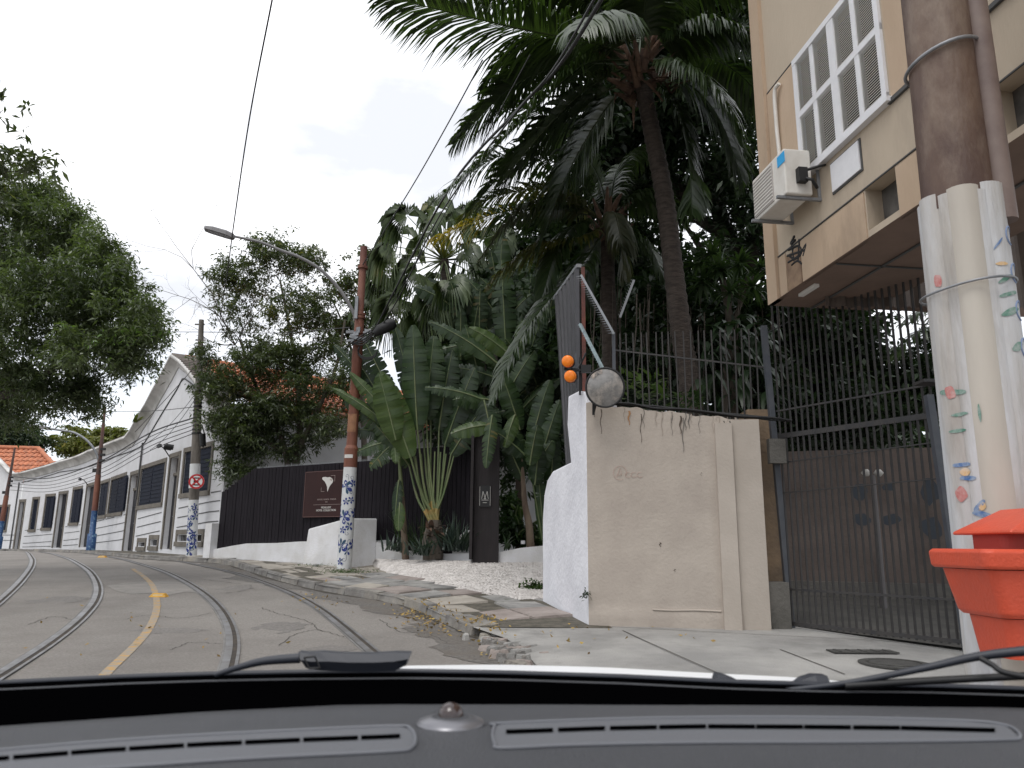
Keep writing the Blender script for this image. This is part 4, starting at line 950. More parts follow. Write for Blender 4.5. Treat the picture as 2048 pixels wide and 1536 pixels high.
# sign
ns = empty('no_stopping_sign', P(393, 963, 22.45), 'round red and white no stopping sign with crossed letter E on concrete pole', 'road sign')
q = P(393, 963, 22.45); R_ = 14.8/1500*22.45; nv_ = Vector((.25, -1, 0)).normalized(); sx_ = Vector((1, .25, 0)).normalized()
def ringpoly(mb, r0, r1, off, a0=0, a1=2*pi, n=36):
    V = []
    for i in range(n+1):
        a = lerp(a0, a1, i/n); dd = sx_*cos(a)+Vector((0, 0, 1))*sin(a); V += [q+dd*r0+nv_*off, q+dd*r1+nv_*off]
    mb.mesh(V, [(2*i, 2*i+1, 2*i+3, 2*i+2) for i in range(n)])
b = MB(); b.tube([q-nv_*.008, q+nv_*.008], R_, 36, smooth=False); b.build('plate', m_white_s, ns)
b = MB(); ringpoly(b, R_*.76, R_*.995, .0105)
for a_ in (pi/4, -pi/4):
    dd = sx_*cos(a_)+Vector((0, 0, 1))*sin(a_); b.bar(q-dd*R_*.8+nv_*.0125, q+dd*R_*.8+nv_*.0125, R_*.2, .003, up=nv_)
b.build('red_ring_and_cross', m_red_s, ns)
b = MB(); 
def eb(x0, z0, x1, z1): b.bar(q+sx_*x0*R_+Vector((0, 0, z0*R_))+nv_*.0105, q+sx_*x1*R_+Vector((0, 0, z1*R_))+nv_*.0105, R_*.16, .002, up=nv_)
eb(-.28, -.52, -.28, .52); eb(-.34, .46, .36, .46); eb(-.3, 0, .26, 0); eb(-.34, -.46, .36, -.46); b.build('letter_e', m_black, ns)
b = MB(); b.tube([q-nv_*.012+Vector((0, 0, .05)), Vector((q.x, q.y+.14, q.z+.05))], .02, 6); b.build('clip', m_steel, ns)

# tram pole with blue foot, and the farthest one
def far_pole(pb, pt, Y, r0, r1, label, lamp=None, split=.27):
    a, c = P(*pb, Y), P(*pt, Y); a.z = sz(Y); pl = Pole(a, c, r0, r1); e = empty('tram_pole', a, label, 'pole', 'steel poles along the tram line')
    b = MB(); b.tube([pl.at(0), pl.at(.7), pl.at(.72), pl.at(pl.L*split)], [r0*1.5, r0*1.45, r0, r0*.98], 14); b.build('painted_foot', m_bluepole, e)
    b = MB(); b.tube([pl.at(pl.L*split), pl.at(pl.L*.52)], [r0*.97, r0*.9], 12); b.build('rusty_middle', m_rust, e)
    b = MB(); b.tube([pl.at(pl.L*.36), pl.at(pl.L*.75), pl.at(pl.L)], [r0*.94, r1*1.5, r1], 12); b.build('pole_shaft', mat('dark_pole_paint', (.06, .04, .035), .7, (.11, .05, .04), 3), e)
    b = MB()
    for h in (.62, .66, .70): b = MB(); b.box(pl.at(pl.L*h)+Vector((.13, -.05, 0)), .2, .1, .1); b.build('insulator_bracket', m_black, e)
    b = MB(); b.box(pl.at(pl.L*.55)+Vector((-.14, 0, 0)), .2, .15, .16); b.build('junction_box', m_black, e)
    for i in range(5): flower(pl, e, random.uniform(-.8, .8), .9+i*.3, .13, [D(random.uniform(0, 40)+72*j) for j in range(5)], {0}, 'painted_flower')
    if lamp:
        q = catmull([P(x, y, Y-.1*i) for i, (x, y) in enumerate(lamp)], 6); b = MB(); b.tube(q, .05, 6); la_ = b.build('lamp_arm', m_steel, e)
        t = (q[-1]-q[-2]).normalized(); b = MB(); b.box(q[-1]+t*.35, .8, .28, .12, t, t.cross(Vector((0, 0, 1)))); b.build('lamp_head', m_lampg, la_)
    return e
far_pole((181, 1103), (210, 815), 33.2, .125, .05, 'tram pole with bright blue foot and curved lamp arm before the long white facade', [(199, 927), (192, 905), (175, 882), (150, 866), (125, 861), (98, 857)])
far_pole((-6, 1100), (30, 895), 44, .14, .05, 'farthest tram pole with blue foot at the left edge of the photo')

# big foreground pole with worn white painted flutes
a = P(2026, 1330, 4.4); c = P(1838, -260, 4.4); a.z = sz(4.4)
bp = empty('foreground_pole', a, 'large brown pole close on the right, lower half white with painted coloured marks', 'pole')
PB = Pole(a, c, .215, .205); hs = P(1918, 400, 4.4).z-a.z
b = MB(); b.tube([PB.at(hs-.1), PB.at(hs+.75), PB.at(PB.L)], [.205, .2, .195], 32); b.build('pole_shaft', m_bpole, bp)
b = MB()                                                # side conduit running up beside the shaft
b.tube([PB.at(hs-.2)+Vector((.19, -.13, 0)), PB.at(PB.L)+Vector((.17, -.13, 0))], .07, 14); b.build('conduit', mat('grey_brown_conduit', (.2, .15, .13), .6, (.13, .09, .08), 3), bp)
rbands = []
for hb_ in (P(1900, 105, 4.3).z-a.z,):
    V = []; n = 30; b = MB(); b.tube([PB.surf(t, hb_+.06*sin(t*1.0+.4), .012) for t in np.linspace(-pi*.98, pi*.98, n)], .012, 6); b.build('strap', m_steel, bp)
# fluted white wrap: several half round sheaths set round the pole
for i, (ang, rr_, hh_) in enumerate(((-.95, .075, -.02), (-.42, .10, .0), (.12, .085, -.03), (.62, .115, .02), (1.25, .08, -.02), (1.9, .1, 0), (-1.6, .1, 0), (-2.3, .1, 0), (2.6, .12, 0))):
    q0 = PB.surf(ang, 0, -.075); q1 = PB.surf(ang, hs+hh_, -.075); b = MB(); b.tube([q0, q1], rr_, 18); b.build('painted_sheath', m_banner if i not in (1,) else mat('beige_sheath_paint', (.5, .46, .4), .6, (.42, .38, .33), 2, stretch=(1.6, 1.6, .3)), bp)
for hb_ in (P(1900, 560, 4.2).z-a.z,):
    b = MB(); b.tube([PB.surf(t, hb_+.03*sin(t), .048+.01*cos(3*t)) for t in np.linspace(-pi*.98, pi*.98, 40)], .008, 6); b.build('strap', m_steel, bp)
SHE = [(-.95, .075), (-.42, .10), (.12, .085), (.62, .115), (1.25, .08), (1.9, .1), (-1.6, .1), (-2.3, .1), (2.6, .12)]
def shr(ang, h):
    d = PB.r(h)-.075; best = 0
    for a_, r in SHE:
        k = r*r-(d*sin(ang-a_))**2
        if cos(ang-a_) > 0 and k > 0: best = max(best, d*cos(ang-a_)+math.sqrt(k))
    return best
def shp(ang, h, off=.003):
    q = -pi/2+ang; return PB.at(h)+(PB.x*cos(q)+PB.y*sin(q))*(shr(ang, h)+off)
def blot(px, py, w_, h_, m_, nm='painted_mark', rot=0.0):
    hh_ = P(px, py, 4.2).z-a.z; base_ = PB.at(hh_); ang = math.asin(max(-.97, min(.97, (P(px, py, 4.2).x-base_.x)/.28)))
    b = MB(); n = 16; rings_ = 5; V = []
    for k in range(rings_+1):
        for i in range(n):
            t = 2*pi*i/n; u, v = cos(t)*w_/2*k/rings_, sin(t)*h_/2*k/rings_*(1+.25*sin(2*t+px)); u, v = u*cos(rot)-v*sin(rot), u*sin(rot)+v*cos(rot); V.append(shp(ang+u/.27, hh_+v))
    b.mesh(V, [(k*n+i, (k+1)*n+i, (k+1)*n+(i+1) % n, k*n+(i+1) % n) for k in range(rings_) for i in range(n)], True); b.build(nm, m_, bp)
for px, py, w_, h_, m_, r_t in ((1868, 545, .05, .1, m_pred, 0), (1912, 775, .2, .04, m_pgreen, -.1), (1893, 775, .06, .1, m_pred, .3), (1922, 822, .12, .02, m_pgreen, 0), (1922, 855, .12, .02, m_pgreen, 0), (1952, 825, .02, .09, m_pgreen, 0),
    (1930, 925, .12, .03, m_pblue, 0), (1934, 940, .07, .04, m_pyel, 0), (1938, 953, .11, .03, m_pblue, 0), (1930, 985, .07, .1, m_pred, .4), (1955, 1010, .1, .035, m_pblue, .6), (1960, 1012, .05, .04, m_pyel, 0), (1958, 1027, .13, .03, m_pblue, -.1),
    (2010, 560, .11, .025, m_pgreen, .5), (2018, 590, .13, .03, m_pgreen, .25), (2022, 625, .14, .035, m_pgreen, .35), (2035, 695, .09, .04, m_pgreen, .5), (1995, 490, .1, .014, m_pblue, .9), (2003, 530, .08, .02, m_pyel, 0)):
    blot(px, py, w_, h_, m_, rot=r_t)
# small green leaf marks and lilac curls high on the sheaths
for i in range(5):
    b = MB(); hh_ = P(2020, 470+i*75, 4.2).z-a.z; b.tube([shp(.72+.2*cos(t), hh_+.06*sin(t), .0) for t in np.linspace(.3, 4.6, 14)], .006, 5); b.build('painted_curl', mat('faded_blue_line', (.2, .26, .4), .7), bp)

# litter bin hung on the pole
def bev(o, w=.008):
    m_ = o.modifiers.new('bevel', 'BEVEL'); m_.width = w; m_.segments = 3; m_.limit_method = 'ANGLE'; m_.angle_limit = radians(25)
    for p in o.data.polygons: p.use_smooth = True
    s_ = o.modifiers.new('wn', 'WEIGHTED_NORMAL'); return o
bc = P(1995, 1170, 3.72); bn = empty('litter_bin', (2.36, 3.72, P(1995, 1320, 3.72).z), 'bright orange red plastic litter bin hung on the big foreground pole', 'litter bin')
def zb_(py): return P(1990, py, 3.72).z
cx_, cy_ = 2.57, 3.86
def ring(w_, d_, z, n=6, ox=0): 
    # rounded rectangle
    out = []
    for sx, sy, a0 in ((1, 1, 0), (-1, 1, pi/2), (-1, -1, pi), (1, -1, 3*pi/2)):
        for i in range(n): a = a0+pi/2*i/(n-1); r = .05; out.append(Vector((cx_+ox+sx*(w_/2-r)+r*cos(a), cy_+sy*(d_/2-r)+r*sin(a), z)))
    return out
def loft(mb, rings, cap=True):
    n = len(rings[0]); V = [p for r in rings for p in r]
    mb.mesh(V, [(i*n+j, i*n+(j+1) % n, (i+1)*n+(j+1) % n, (i+1)*n+j) for i in range(len(rings)-1) for j in range(n)], False)
    if cap: mb.mesh(rings[0], [tuple(reversed(range(n)))]); mb.mesh(rings[-1], [tuple(range(n))])
b = MB(); loft(b, [ring(.40, .30, zb_(1320)), ring(.44, .34, zb_(1238))]); bev(b.build('bin_foot', m_bin, bn))
b = MB(); loft(b, [ring(.48, .38, zb_(1236)), ring(.51, .41, zb_(1228)), ring(.60, .45, zb_(1140))]); bev(b.build('bin_body', m_bin, bn))
b = MB(); loft(b, [ring(.66, .5, zb_(1138)), ring(.68, .52, zb_(1134)), ring(.69, .53, zb_(1104)), ring(.66, .5, zb_(1098))], True); bev(b.build('bin_rim', m_bin, bn))
b = MB(); loft(b, [ring(.44, .3, zb_(1100), ox=.05), ring(.44, .3, zb_(1064), ox=.05)]); b.build('bin_mouth', mat('dark_red_recess', (.3, .03, .02), .6), bn)
b = MB(); z0, z1 = zb_(1068), zb_(1026); V = [Vector((cx_-.2, cy_-.24, z0)), Vector((cx_+.32, cy_-.24, z0)), Vector((cx_+.32, cy_+.24, z0)), Vector((cx_-.2, cy_+.24, z0)), Vector((cx_-.2, cy_-.24, z0+.015)), Vector((cx_+.32, cy_-.24, z0+.015)), Vector((cx_+.32, cy_+.24, z0+.015)), Vector((cx_-.2, cy_+.24, z0+.015)), Vector((cx_+.02, cy_-.14, z1+.03)), Vector((cx_+.3, cy_-.14, z1+.045)), Vector((cx_+.3, cy_+.16, z1+.045)), Vector((cx_+.02, cy_+.16, z1+.03))]
b.mesh(V, [(3, 2, 1, 0), (0, 1, 5, 4), (1, 2, 6, 5), (2, 3, 7, 6), (3, 0, 4, 7), (4, 5, 9, 8), (5, 6, 10, 9), (6, 7, 11, 10), (7, 4, 8, 11), (8, 9, 10, 11)]); bev(b.build('bin_hood', m_bin, bn), .012)
b = MB(); b.box((cx_, cy_+.26, (zb_(1320)+zb_(1100))/2), .12, .04, .5); b.build('hanger', m_steel, bn)

# ---------------------------------------------------------------- boundary wall of cream render with lime washed end
WA = Vector((.94, 9.33, 0)); WB = Vector((2.72, 9.1, 0)); bwl = empty('boundary_wall', (WA.x, WA.y, sz(9.3)), 'big cream rendered boundary wall with a rough white curved end beside the driveway', 'wall')
wd_ = (WB-WA).normalized(); wn_ = Vector((wd_.y, -wd_.x, 0)); wn_ = wn_ if wn_.y < 0 else -wn_
zl = P(1172, 805, 9.3).z; zr = P(1497, 838, 9.1).z; zf = sz(9.2)-.05
nx_, nz_ = 40, 40; V = []
for j in range(nz_+1):
    for i in range(nx_+1):
        u = i/nx_; zt_ = lerp(zl, zr, u)+.012*sin(u*23)+.008*sin(u*57); z = lerp(zf, zt_, j/nz_); bulge = .003*sin(u*7+j*.2)+.002*sin(u*13-j*.15)
        V.append(WA.lerp(WB, u)+wn_*(bulge+(.02 if j < 4 else 0))+Vector((0, 0, z)))
b = MB(); b.mesh(V, [(j*(nx_+1)+i, j*(nx_+1)+i+1, (j+1)*(nx_+1)+i+1, (j+1)*(nx_+1)+i) for j in range(nz_) for i in range(nx_)], True)
topi = [V[nz_*(nx_+1)+i] for i in range(nx_+1)]; tb = [p-wn_*.3 for p in topi]
b.mesh(topi+tb, [(i, i+1, nx_+2+i, nx_+1+i) for i in range(nx_)]); bk_ = [Vector((p.x, p.y, zf)) for p in tb]; b.mesh(tb+bk_, [(i, i+1, nx_+2+i, nx_+1+i) for i in range(nx_)])
b.build('cream_face', m_cream, bwl)
# projecting pilaster at the right end and dark foot
b = MB(); pA = WB+Vector((0, 0, 0)); b.box((WB.x+.16, WB.y+.12, (zf+zr-.01)/2), .32, .3, zr-.01-zf, wd_, wn_); b.build('pilaster', m_pale, bwl)
b = MB(); p = WB-wd_*.13; b.box(Vector((p.x, p.y, (zf+zr-.06)/2))+wn_*.03, .2, .08, zr-.06-zf, wd_, wn_); b.build('pilaster_edge', m_pale, bwl)
b = MB(); pp = catmull([WA.lerp(WB, u)+wn_*.008+Vector((0, 0, zf+.25+.004*sin(u*20))) for u in (.42, .55, .7, .86)], 6); b.tube(pp, .012, 6); b.build('render_ledge', m_pale, bwl)
# lime washed end: profile in the driveway direction
WE = Vector((.56, 11.25, 0)); ed = (WE-WA).normalized(); en = Vector((-ed.y, ed.x, 0)); en = en if en.x < 0 else -en
def ez(px, py):
    # point on the end wall plane seen at pixel
    d = ray(px, py); k = d.x/d.y; t = (k*WA.y-WA.x)/((WE.x-WA.x)-k*(WE.y-WA.y)); p = WA+(WE-WA)*t; return t, P(px, py, p.y).z
pr = [ez(1168, 786), ez(1155, 782), ez(1136, 792), ez(1134, 850), ez(1141, 924), ez(1125, 932), ez(1105, 942), ez(1094, 960), ez(1088, 990), ez(1085, 1040)]
pr = [(0.0, pr[0][1])]+pr[1:]; 
out = [(0, zf-.05)]+pr+[(pr[-1][0], .35)]
out = [(.006 if t < .001 else t, z) for t, z in out]
th = .42
a2 = [WA+(WE-WA)*t+Vector((0, 0, z)) for t, z in out]
b = MB(); b.prism(a2, -en*th+Vector((0, .0, 0))); o = b.build('white_end', m_lime, bwl)
rm = o.modifiers.new('bevel', 'BEVEL'); rm.width = .03; rm.segments = 3; rm.limit_method = 'ANGLE'
m_dstr = mat('faint_dirt_streak', (.3, .255, .215), .95, (.36, .31, .265), 20)
# damp stains and the red scribble on the cream face
def wp(px, py, off=.03):
    d = ray(px, py); k = d.x/d.y; t = (k*WA.y-WA.x)/((WB.x-WA.x)-k*(WB.y-WA.y)); p = WA+(WB-WA)*t; q = P(px, py, p.y); return Vector((p.x, p.y, q.z))+wn_*off
def drip(px, y0, y1, w_, m_, nm='damp_stain'):
    b = MB(); n = 10; V = []
    for i in range(n+1):
        t = i/n; y = lerp(y0, y1, t); w2 = w_*(1-.6*t)*random.uniform(.5, 1.2); V += [wp(px-w2+1.5*sin(t*9), y, .010), wp(px+w2+1.5*sin(t*9), y, .010)]
    b.mesh(V, [(2*i, 2*i+1, 2*i+3, 2*i+2) for i in range(n)]); b.build(nm, m_, bwl)
for px, y0, y1, w_, m_ in ((1188, 818, 834, 1.2, m_stain), (1202, 818, 868, 1.1, m_stain), (1282, 828, 885, 1.2, m_stain), (1258, 822, 850, 2.2, m_rstain), (1361, 832, 868, 2.4, m_stain), (1366, 836, 905, 1.2, m_grime), (1447, 842, 862, 1.8, m_grime), (1459, 842, 876, 1.4, m_grime), (1320, 1085, 1094, 1.6, m_stain), (1349, 1138, 1143, 1.6, m_stain), (1402, 945, 952, .8, m_grime)): drip(px, y0, y1, w_, m_)
for i in range(16): px = random.uniform(1225, 1480); drip(px, lerp(810, 838, (px-1215)/320)+3, lerp(810, 838, (px-1215)/320)+random.uniform(12, 60), random.uniform(.5, 1.6), random.choice([m_grime, m_dstr, m_dstr]), 'rain_streak')
for i in range(14): px = random.uniform(1190, 1485); drip(px, 1252-random.uniform(2, 10), 1256, random.uniform(3, 9), m_dstr, 'splash_mark')
m_scr = mat('faint_red_paint', (.5, .34, .29), .9)
b = MB(); c_ = (1240, 946)
b.tube([wp(c_[0]+13*cos(t), c_[1]+14*sin(t), .010) for t in np.linspace(-5.2, .4, 18)], .0022, 4)
b.tube([wp(x, y, .010) for x, y in ((1233, 954), (1240, 936), (1243, 950), (1236, 951))], .003, 4)
for x in (1256, 1268, 1280): b.tube([wp(x+6*cos(t), 950+5*sin(t), .010) for t in np.linspace(.6, 5.2, 9)], .002, 4)
b.build('red_scribble', m_scr, bwl)
# ochre pier and grey foot beside the gate
op = empty('gate_pier', (3.05, 9.35, sz(9.3)), 'dirty ochre pier with a grey cement foot between the cream wall and the iron gate', 'pier')
b = MB(); b.box((3.18, 9.62, (zf+3.02)/2), .34, .4, 3.02-zf); b.build('pier_body', m_ochre, op)
b = MB(); b.box((2.98, 9.38, .62), .64, .42, .55); b.build('cement_foot', m_grime, op)
b = MB(); b.box((3.12, 9.40, 1.0), .03, .02, .06); b.build('pipe_hole', m_dark, op)
# cables along the wall top
cb = empty('loose_cables', WA+Vector((0, 0, zl)), 'black cables lying along the top of the cream wall', 'cable'); b = MB()
for k2 in range(5):
    q = [wp(px, lerp(806, 838, (px-1215)/320)-2+random.uniform(-2.5, 2.5), -.02-.02*k2) for px in (1215, 1262, 1310, 1365, 1420, 1480, 1545, 1585)]; b.tube(catmull(q, 5), .012, 5)
b.build('cable_run', m_wire, cb)

# corrugated panel, spiked struts, iron bars over the wall
cg = empty('corrugated_screen', (.8, 10.0, 3.2), 'tall dark corrugated metal screen rising behind the white wall end', 'screen')
A_ = P(1158, 532, 10.1); B_ = P(1111, 572, 11.5); A_.z = 0; B_.z = 0; zt_ = P(1157, 532, 10.1).z; V = []; n = 72
for i in range(n+1):
    t = i/n; p = A_.lerp(B_, t); w_ = .085*max(-.6, min(.6, 2.2*sin(t*2*pi*6))); pb_ = A_.lerp(B_, t*.45); V += [Vector((pb_.x-w_, pb_.y, 2.2)), Vector((p.x-w_, p.y, zt_-.03))]
b = MB(); b.mesh(V, [(2*i, 2*i+1, 2*i+3, 2*i+2) for i in range(n)], False); b.build('corrugated_sheet', m_corr, cg)
b = MB(); b.bar(A_+Vector((0, -.02, zt_)), B_+Vector((0, .02, zt_)), .07, .05); b.build('top_rail', m_steel, cg)
b = MB(); b.bar(A_+Vector((.05, -.05, 2.9)), A_+Vector((.05, -.05, zt_-.04)), .05); b.build('frame_post', m_red, cg)
def strut(p1, p2, Y1, Y2, m_, label, dens=26, w_=.03, sp=.09):
    a, c = P(*p1, Y1), P(*p2, Y2); e = empty('spiked_strut', (a+c)/2, label, 'strut', 'spiked metal struts over the wall'); b = MB(); b.bar(a, c, w_, .03); b.build('strut_bar', m_, e)
    b = MB(); d = (c-a).normalized(); s_ = Vector((d.z, 0, -d.x))
    for i in range(dens):
        q = a.lerp(c, (i+.5)/dens)
        for sg_ in (1,): b.mesh([q-d*.006, q+d*.006, q+(s_*.9-d*.35)*sp*sg_], [(0, 1, 2)])
    b.build('spikes', m_, e)
strut((1162, 550), (1228, 668), 9.6, 9.5, m_steel, 'upper grey strut with long spikes slanting down from the corrugated screen')
strut((1160, 648), (1208, 742), 9.55, 9.2, m_spike, 'lower pale green strut with short spikes slanting to the convex mirror', 20, .035, .045)
strut((1268, 560), (1240, 635), 9.8, 9.8, m_steel, 'short spiked strut leaning the other way before the dark trees', 14, .02, .05)
rl = empty('wall_top_railing', (1.9, 9.55, 3.0), 'thin dark iron bars standing in a row on the cream wall top', 'railing'); 
bars_top = lambda px: 640+random.uniform(-12, 12)
b0 = MB(); b0.bar((0, 0, -.0), (0, 0, 1.25), .016); 
proto = b0.build('bar', m_iron, rl, local=True); proto.location = Vector((0, 0, 0))
first = True
for px in np.arange(1228, 1530, 14.5):
    Y = lerp(9.75, 9.45, (px-1228)/300); p = P(px, 830, Y); loc = Vector((p.x, Y, 2.85)); 
    if first: proto.location = loc-wloc(rl); first = False
    else: c_ = proto.copy(); COL.objects.link(c_); c_.parent = rl; c_.location = loc-wloc(rl); c_.rotation_euler = (0, random.uniform(-.02, .02), 0)
b = MB(); b.bar(P(1226, 700, 9.75)+Vector((0, 0, 0)), P(1532, 735, 9.45), .02); b.build('cross_bar', m_iron, rl)
b = MB(); b.bar(P(1228, 740, 9.6), P(1227, 665, 9.6), .04); b.build('corner_post', m_gatep, rl)
# mirror
mr = empty('convex_mirror', P(1208, 775, 8.95), 'round convex traffic mirror with dirty grey face and black rim on the wall top', 'mirror')
q = P(1210, 775, 8.95); mn = Vector((-.18, -1, -.12)).normalized(); x_ = Vector((1, -.18, 0)).normalized(); y_ = mn.cross(x_); R_ = 40/1500*8.95*1.0
V = [q+mn*.045]; Fq = []; nr_, na = 6, 36
for i in range(1, nr_+1):
    r = i/nr_
    for j in range(na): a = 2*pi*j/na; V.append(q+(x_*cos(a)*.97+y_*sin(a))*R_*r+mn*(.045*(1-r*r)))
fs = [(0, 1+j, 1+(j+1) % na) for j in range(na)]
b = MB(); b.mesh(V, fs+[(1+(i-1)*na+j, 1+i*na+j, 1+i*na+(j+1) % na, 1+(i-1)*na+(j+1) % na) for i in range(1, nr_) for j in range(na)], True)
b.build('mirror_face', mat('dirty_mirror', (.3, .29, .28), .38, (.13, .125, .12), 5, metal=.25, c3=(.42, .38, .34), c3scale=6, c3pos=(.5, .7)), mr)
b = MB(); b.tube([q+(x_*cos(a)*.97+y_*sin(a))*R_ for a in np.linspace(0, 2*pi, 37)], .014, 6, cap=False); b.build('rim', m_black, mr)
b = MB(); b.mesh([q+(x_*cos(a)*.93+y_*sin(a)*.96)*R_*r+mn*(.006+.045*(1-r*r)) for a in np.linspace(-.15*pi-1.1, -.02*pi+1.0-1.4, 1) for r in (1,)]+[q+(x_*cos(a)+y_*sin(a))*R_*r+mn*(.004+.045*(1-r*r)) for a in np.linspace(1.7, 2.5, 7)[::1] for r in (.94, .72)], [(1+2*i, 2+2*i, 4+2*i, 3+2*i) for i in range(6)]); b.build('peeled_patch', mat('peeled_cream', (.5, .42, .36), .8, (.1, .1, .1), 20), mr)
b = MB(); b.tube([q-mn*.03, q-mn*.2+Vector((-.1, 0, -.1)), P(1187, 826, 9.25)], .016, 6); b.bar(P(1187, 800, 9.2), P(1187, 830, 9.24), .03); b.tube([q-mn*.01, q-mn*.05], R_*.9, 24); b.build('mounting_arm', m_black, mr)
# twin orange warning lamps
wl = empty('garage_warning_light', P(1150, 740, 9.35), 'pair of round orange warning lamps, one above the other, on a black bracket', 'warning light')
for px, py in ((1136, 723), (1141, 753)):
    q = P(px, py, 9.3); nn_ = Vector((-.25, -1, -.1)).normalized(); r = 12.6/1500*9.3
    b = MB(); b.tube([q, q+nn_*.02, q+nn_*.05, q+nn_*.062, q+nn_*.066], [r, r, r*.93, r*.75, r*.3], 24); b.build('lamp_lens', m_orange, wl)
    b = MB(); b.tube([q-nn_*.06, q+nn_*.002], r*1.08, 24); b.build('lamp_housing', m_black, wl)
b = MB(); b.bar(P(1128, 738, 9.42), P(1182, 742, 9.45), .05, .03); b.bar(P(1160, 715, 9.5), P(1160, 790, 9.5), .025); b.box(P(1172, 738, 9.42), .13, .06, .1); b.bar(P(1158, 735, 9.45), P(1172, 706, 9.5), .02); b.build('bracket', m_black, wl)
b = MB(); b.bar(P(1153, 778, 9.45), P(1151, 706, 9.45), .022); b.build('stand_tube', m_gatep, wl)

# ---------------------------------------------------------------- iron gate and yard
gt = empty('iron_gate', (3.34, 9.3, sz(9.3)), 'tall dark iron bar gate and fence across the yard entrance, under the beige building', 'gate')
GA = Vector((3.32, 9.3, 0)); GB = Vector((4.42, 7.55, 0)); gd = (GB-GA).normalized(); gl = (GB-GA).length
gz0 = sz(8.5)+.05; zrail = P(1720, 852, 8.4).z; ztop = P(1640, 625, 8.8).z
def gpost(pb, pt, Y, m_=m_gatep, w_=.07): 
    a, c = P(*pb, Y), P(*pt, Y); a.z = sz(Y); b = MB(); b.bar(a, c, w_, w_, up=(0, 1, 0)); b.build('post', m_, gt)
gpost((1583, 1258), (1527, 652), 9.3); gpost((1938, 1310), (1857, 790), 7.5)
b0 = MB(); b0.bar((0, 0, gz0), (0, 0, zrail), .02); lowb = b0.build('bar', m_iron, gt, local=True); b0 = MB(); b0.bar((0, 0, zrail+.03), (0, 0, ztop+.35), .02); upb = b0.build('bar', m_iron, gt, local=True)
nb = 25; lowb.data.name = 'bar'
for i in range(nb):
    q = GA+gd*(gl*(i+.6)/nb)
    for k2, o in enumerate((lowb, upb)):
        if i == 0: o.location = Vector((q.x, q.y, 0))-wloc(gt)
        else: c_ = o.copy(); COL.objects.link(c_); c_.location = Vector((q.x, q.y, 0))-wloc(gt)
b = MB()
for z_, w_ in ((zrail, .06), (gz0+.03, .04), (gz0+.42, .025), (zrail+.32, .02), (zrail-.33, .012), (zrail-.7, .012), (ztop+.33, .03)): b = MB(); b.bar(GA+Vector((0, 0, z_)), GB+Vector((0, 0, z_+(.05 if w_ < .015 else 0))), .025, w_); b.build('rail', m_iron, gt)
b = MB(); b.box(GA+gd*.1+Vector((-.12, -.05, zrail-.2)), .2, .1, .3); b.build('lock_box', m_grime, gt)
b = MB(); b.box(P(1858, 765, 7.5), .22, .22, .03); b.build('post_cap', m_iron, gt)
# further side of the yard: pink wall with dim blue shapes
yw = empty('yard_wall', (5, 12.5, .3), 'dim pinkish yard wall with faded blue shapes behind the iron gate', 'wall')
YA = Vector((3.45, 13.0, 0)); YB = Vector((9.5, 11.0, 0)); yd = (YB-YA).normalized(); yn = Vector((yd.y, -yd.x, 0)); yn = yn if yn.y < 0 else -yn
zy = P(1650, 905, 12.6).z; b = MB(); b.box((YA+YB)/2+Vector((0, 0, (zy+.2)/2)), (YB-YA).length, .2, zy-.2, yd, yn); b.build('wall_body', m_pink, yw)
b = MB(); b.box((YA+YB)/2+Vector((0, 0, .5))+yn*.16, (YB-YA).length, .12, .55, yd, yn); b.build('dark_plinth', m_grime, yw)
for px, py, w_, h_ in ((1718, 985, .32, .3), (1722, 1038, .3, .22), (1780, 1040, .3, .2), (1858, 985, .35, .45), (1862, 1055, .35, .4), (1905, 1000, .3, .3), (1775, 975, .2, .16)):
    d = ray(px, py); k = d.x/d.y; t = (k*YA.y-YA.x)/((YB.x-YA.x)-k*(YB.y-YA.y)); p = YA+(YB-YA)*t; q = P(px, py, p.y); b = MB(); n = 10
    V = [Vector((p.x, p.y, q.z))+yn*.104+yd*(cos(2*pi*i/n)*w_/2*random.uniform(.6, 1.1))+Vector((0, 0, sin(2*pi*i/n)*h_/2*random.uniform(.6, 1.1))) for i in range(n)]; b.poly(V); b.build('blue_mural_shape', mat('murky_blue_paint', (.05, .06, .075), .8), yw)
b = MB(); b.mesh([GA+Vector((.1, .1, sz(9)+.02)), GB+Vector((.1, .1, sz(8)+.02)), Vector((12, 7, .45)), Vector((12, 13, .6)), Vector((3.3, 13.2, .6))], [(0, 1, 2, 3, 4)]); b.build('yard_floor', mat('shade_painted_yard_floor', (.05, .047, .042), .95, (.085, .08, .07), 3), kind='structure')  # dark floor colour paints in the shade under the trees
yl = empty('yard_lamp', P(1755, 1230, 10.8), 'slim grey garden lamp post standing behind the iron gate', 'lamp post')
a, c = P(1768, 1225, 10.8), P(1745, 950, 10.8); a.z = .4; b = MB(); b.tube([a, c], [.05, .035], 10); b.build('post', mat('yard_post_grey', (.13, .12, .12), .7), yl)
b = MB(); 
for dx in (-.09, .09): q = c+Vector((dx, 0, .03)); b.tube([q+Vector((0, 0, -.05)), q, q+Vector((0, 0, .05))], [.03, .07, .03], 10)
b.build('globe', mat('dusty_globe', (.45, .43, .4), .5), yl)
b = MB(); b.tube([P(1530, 668, 9.3), P(1600, 632, 9.0)], .008, 4); b.build('stay_wire', m_wire, gt)

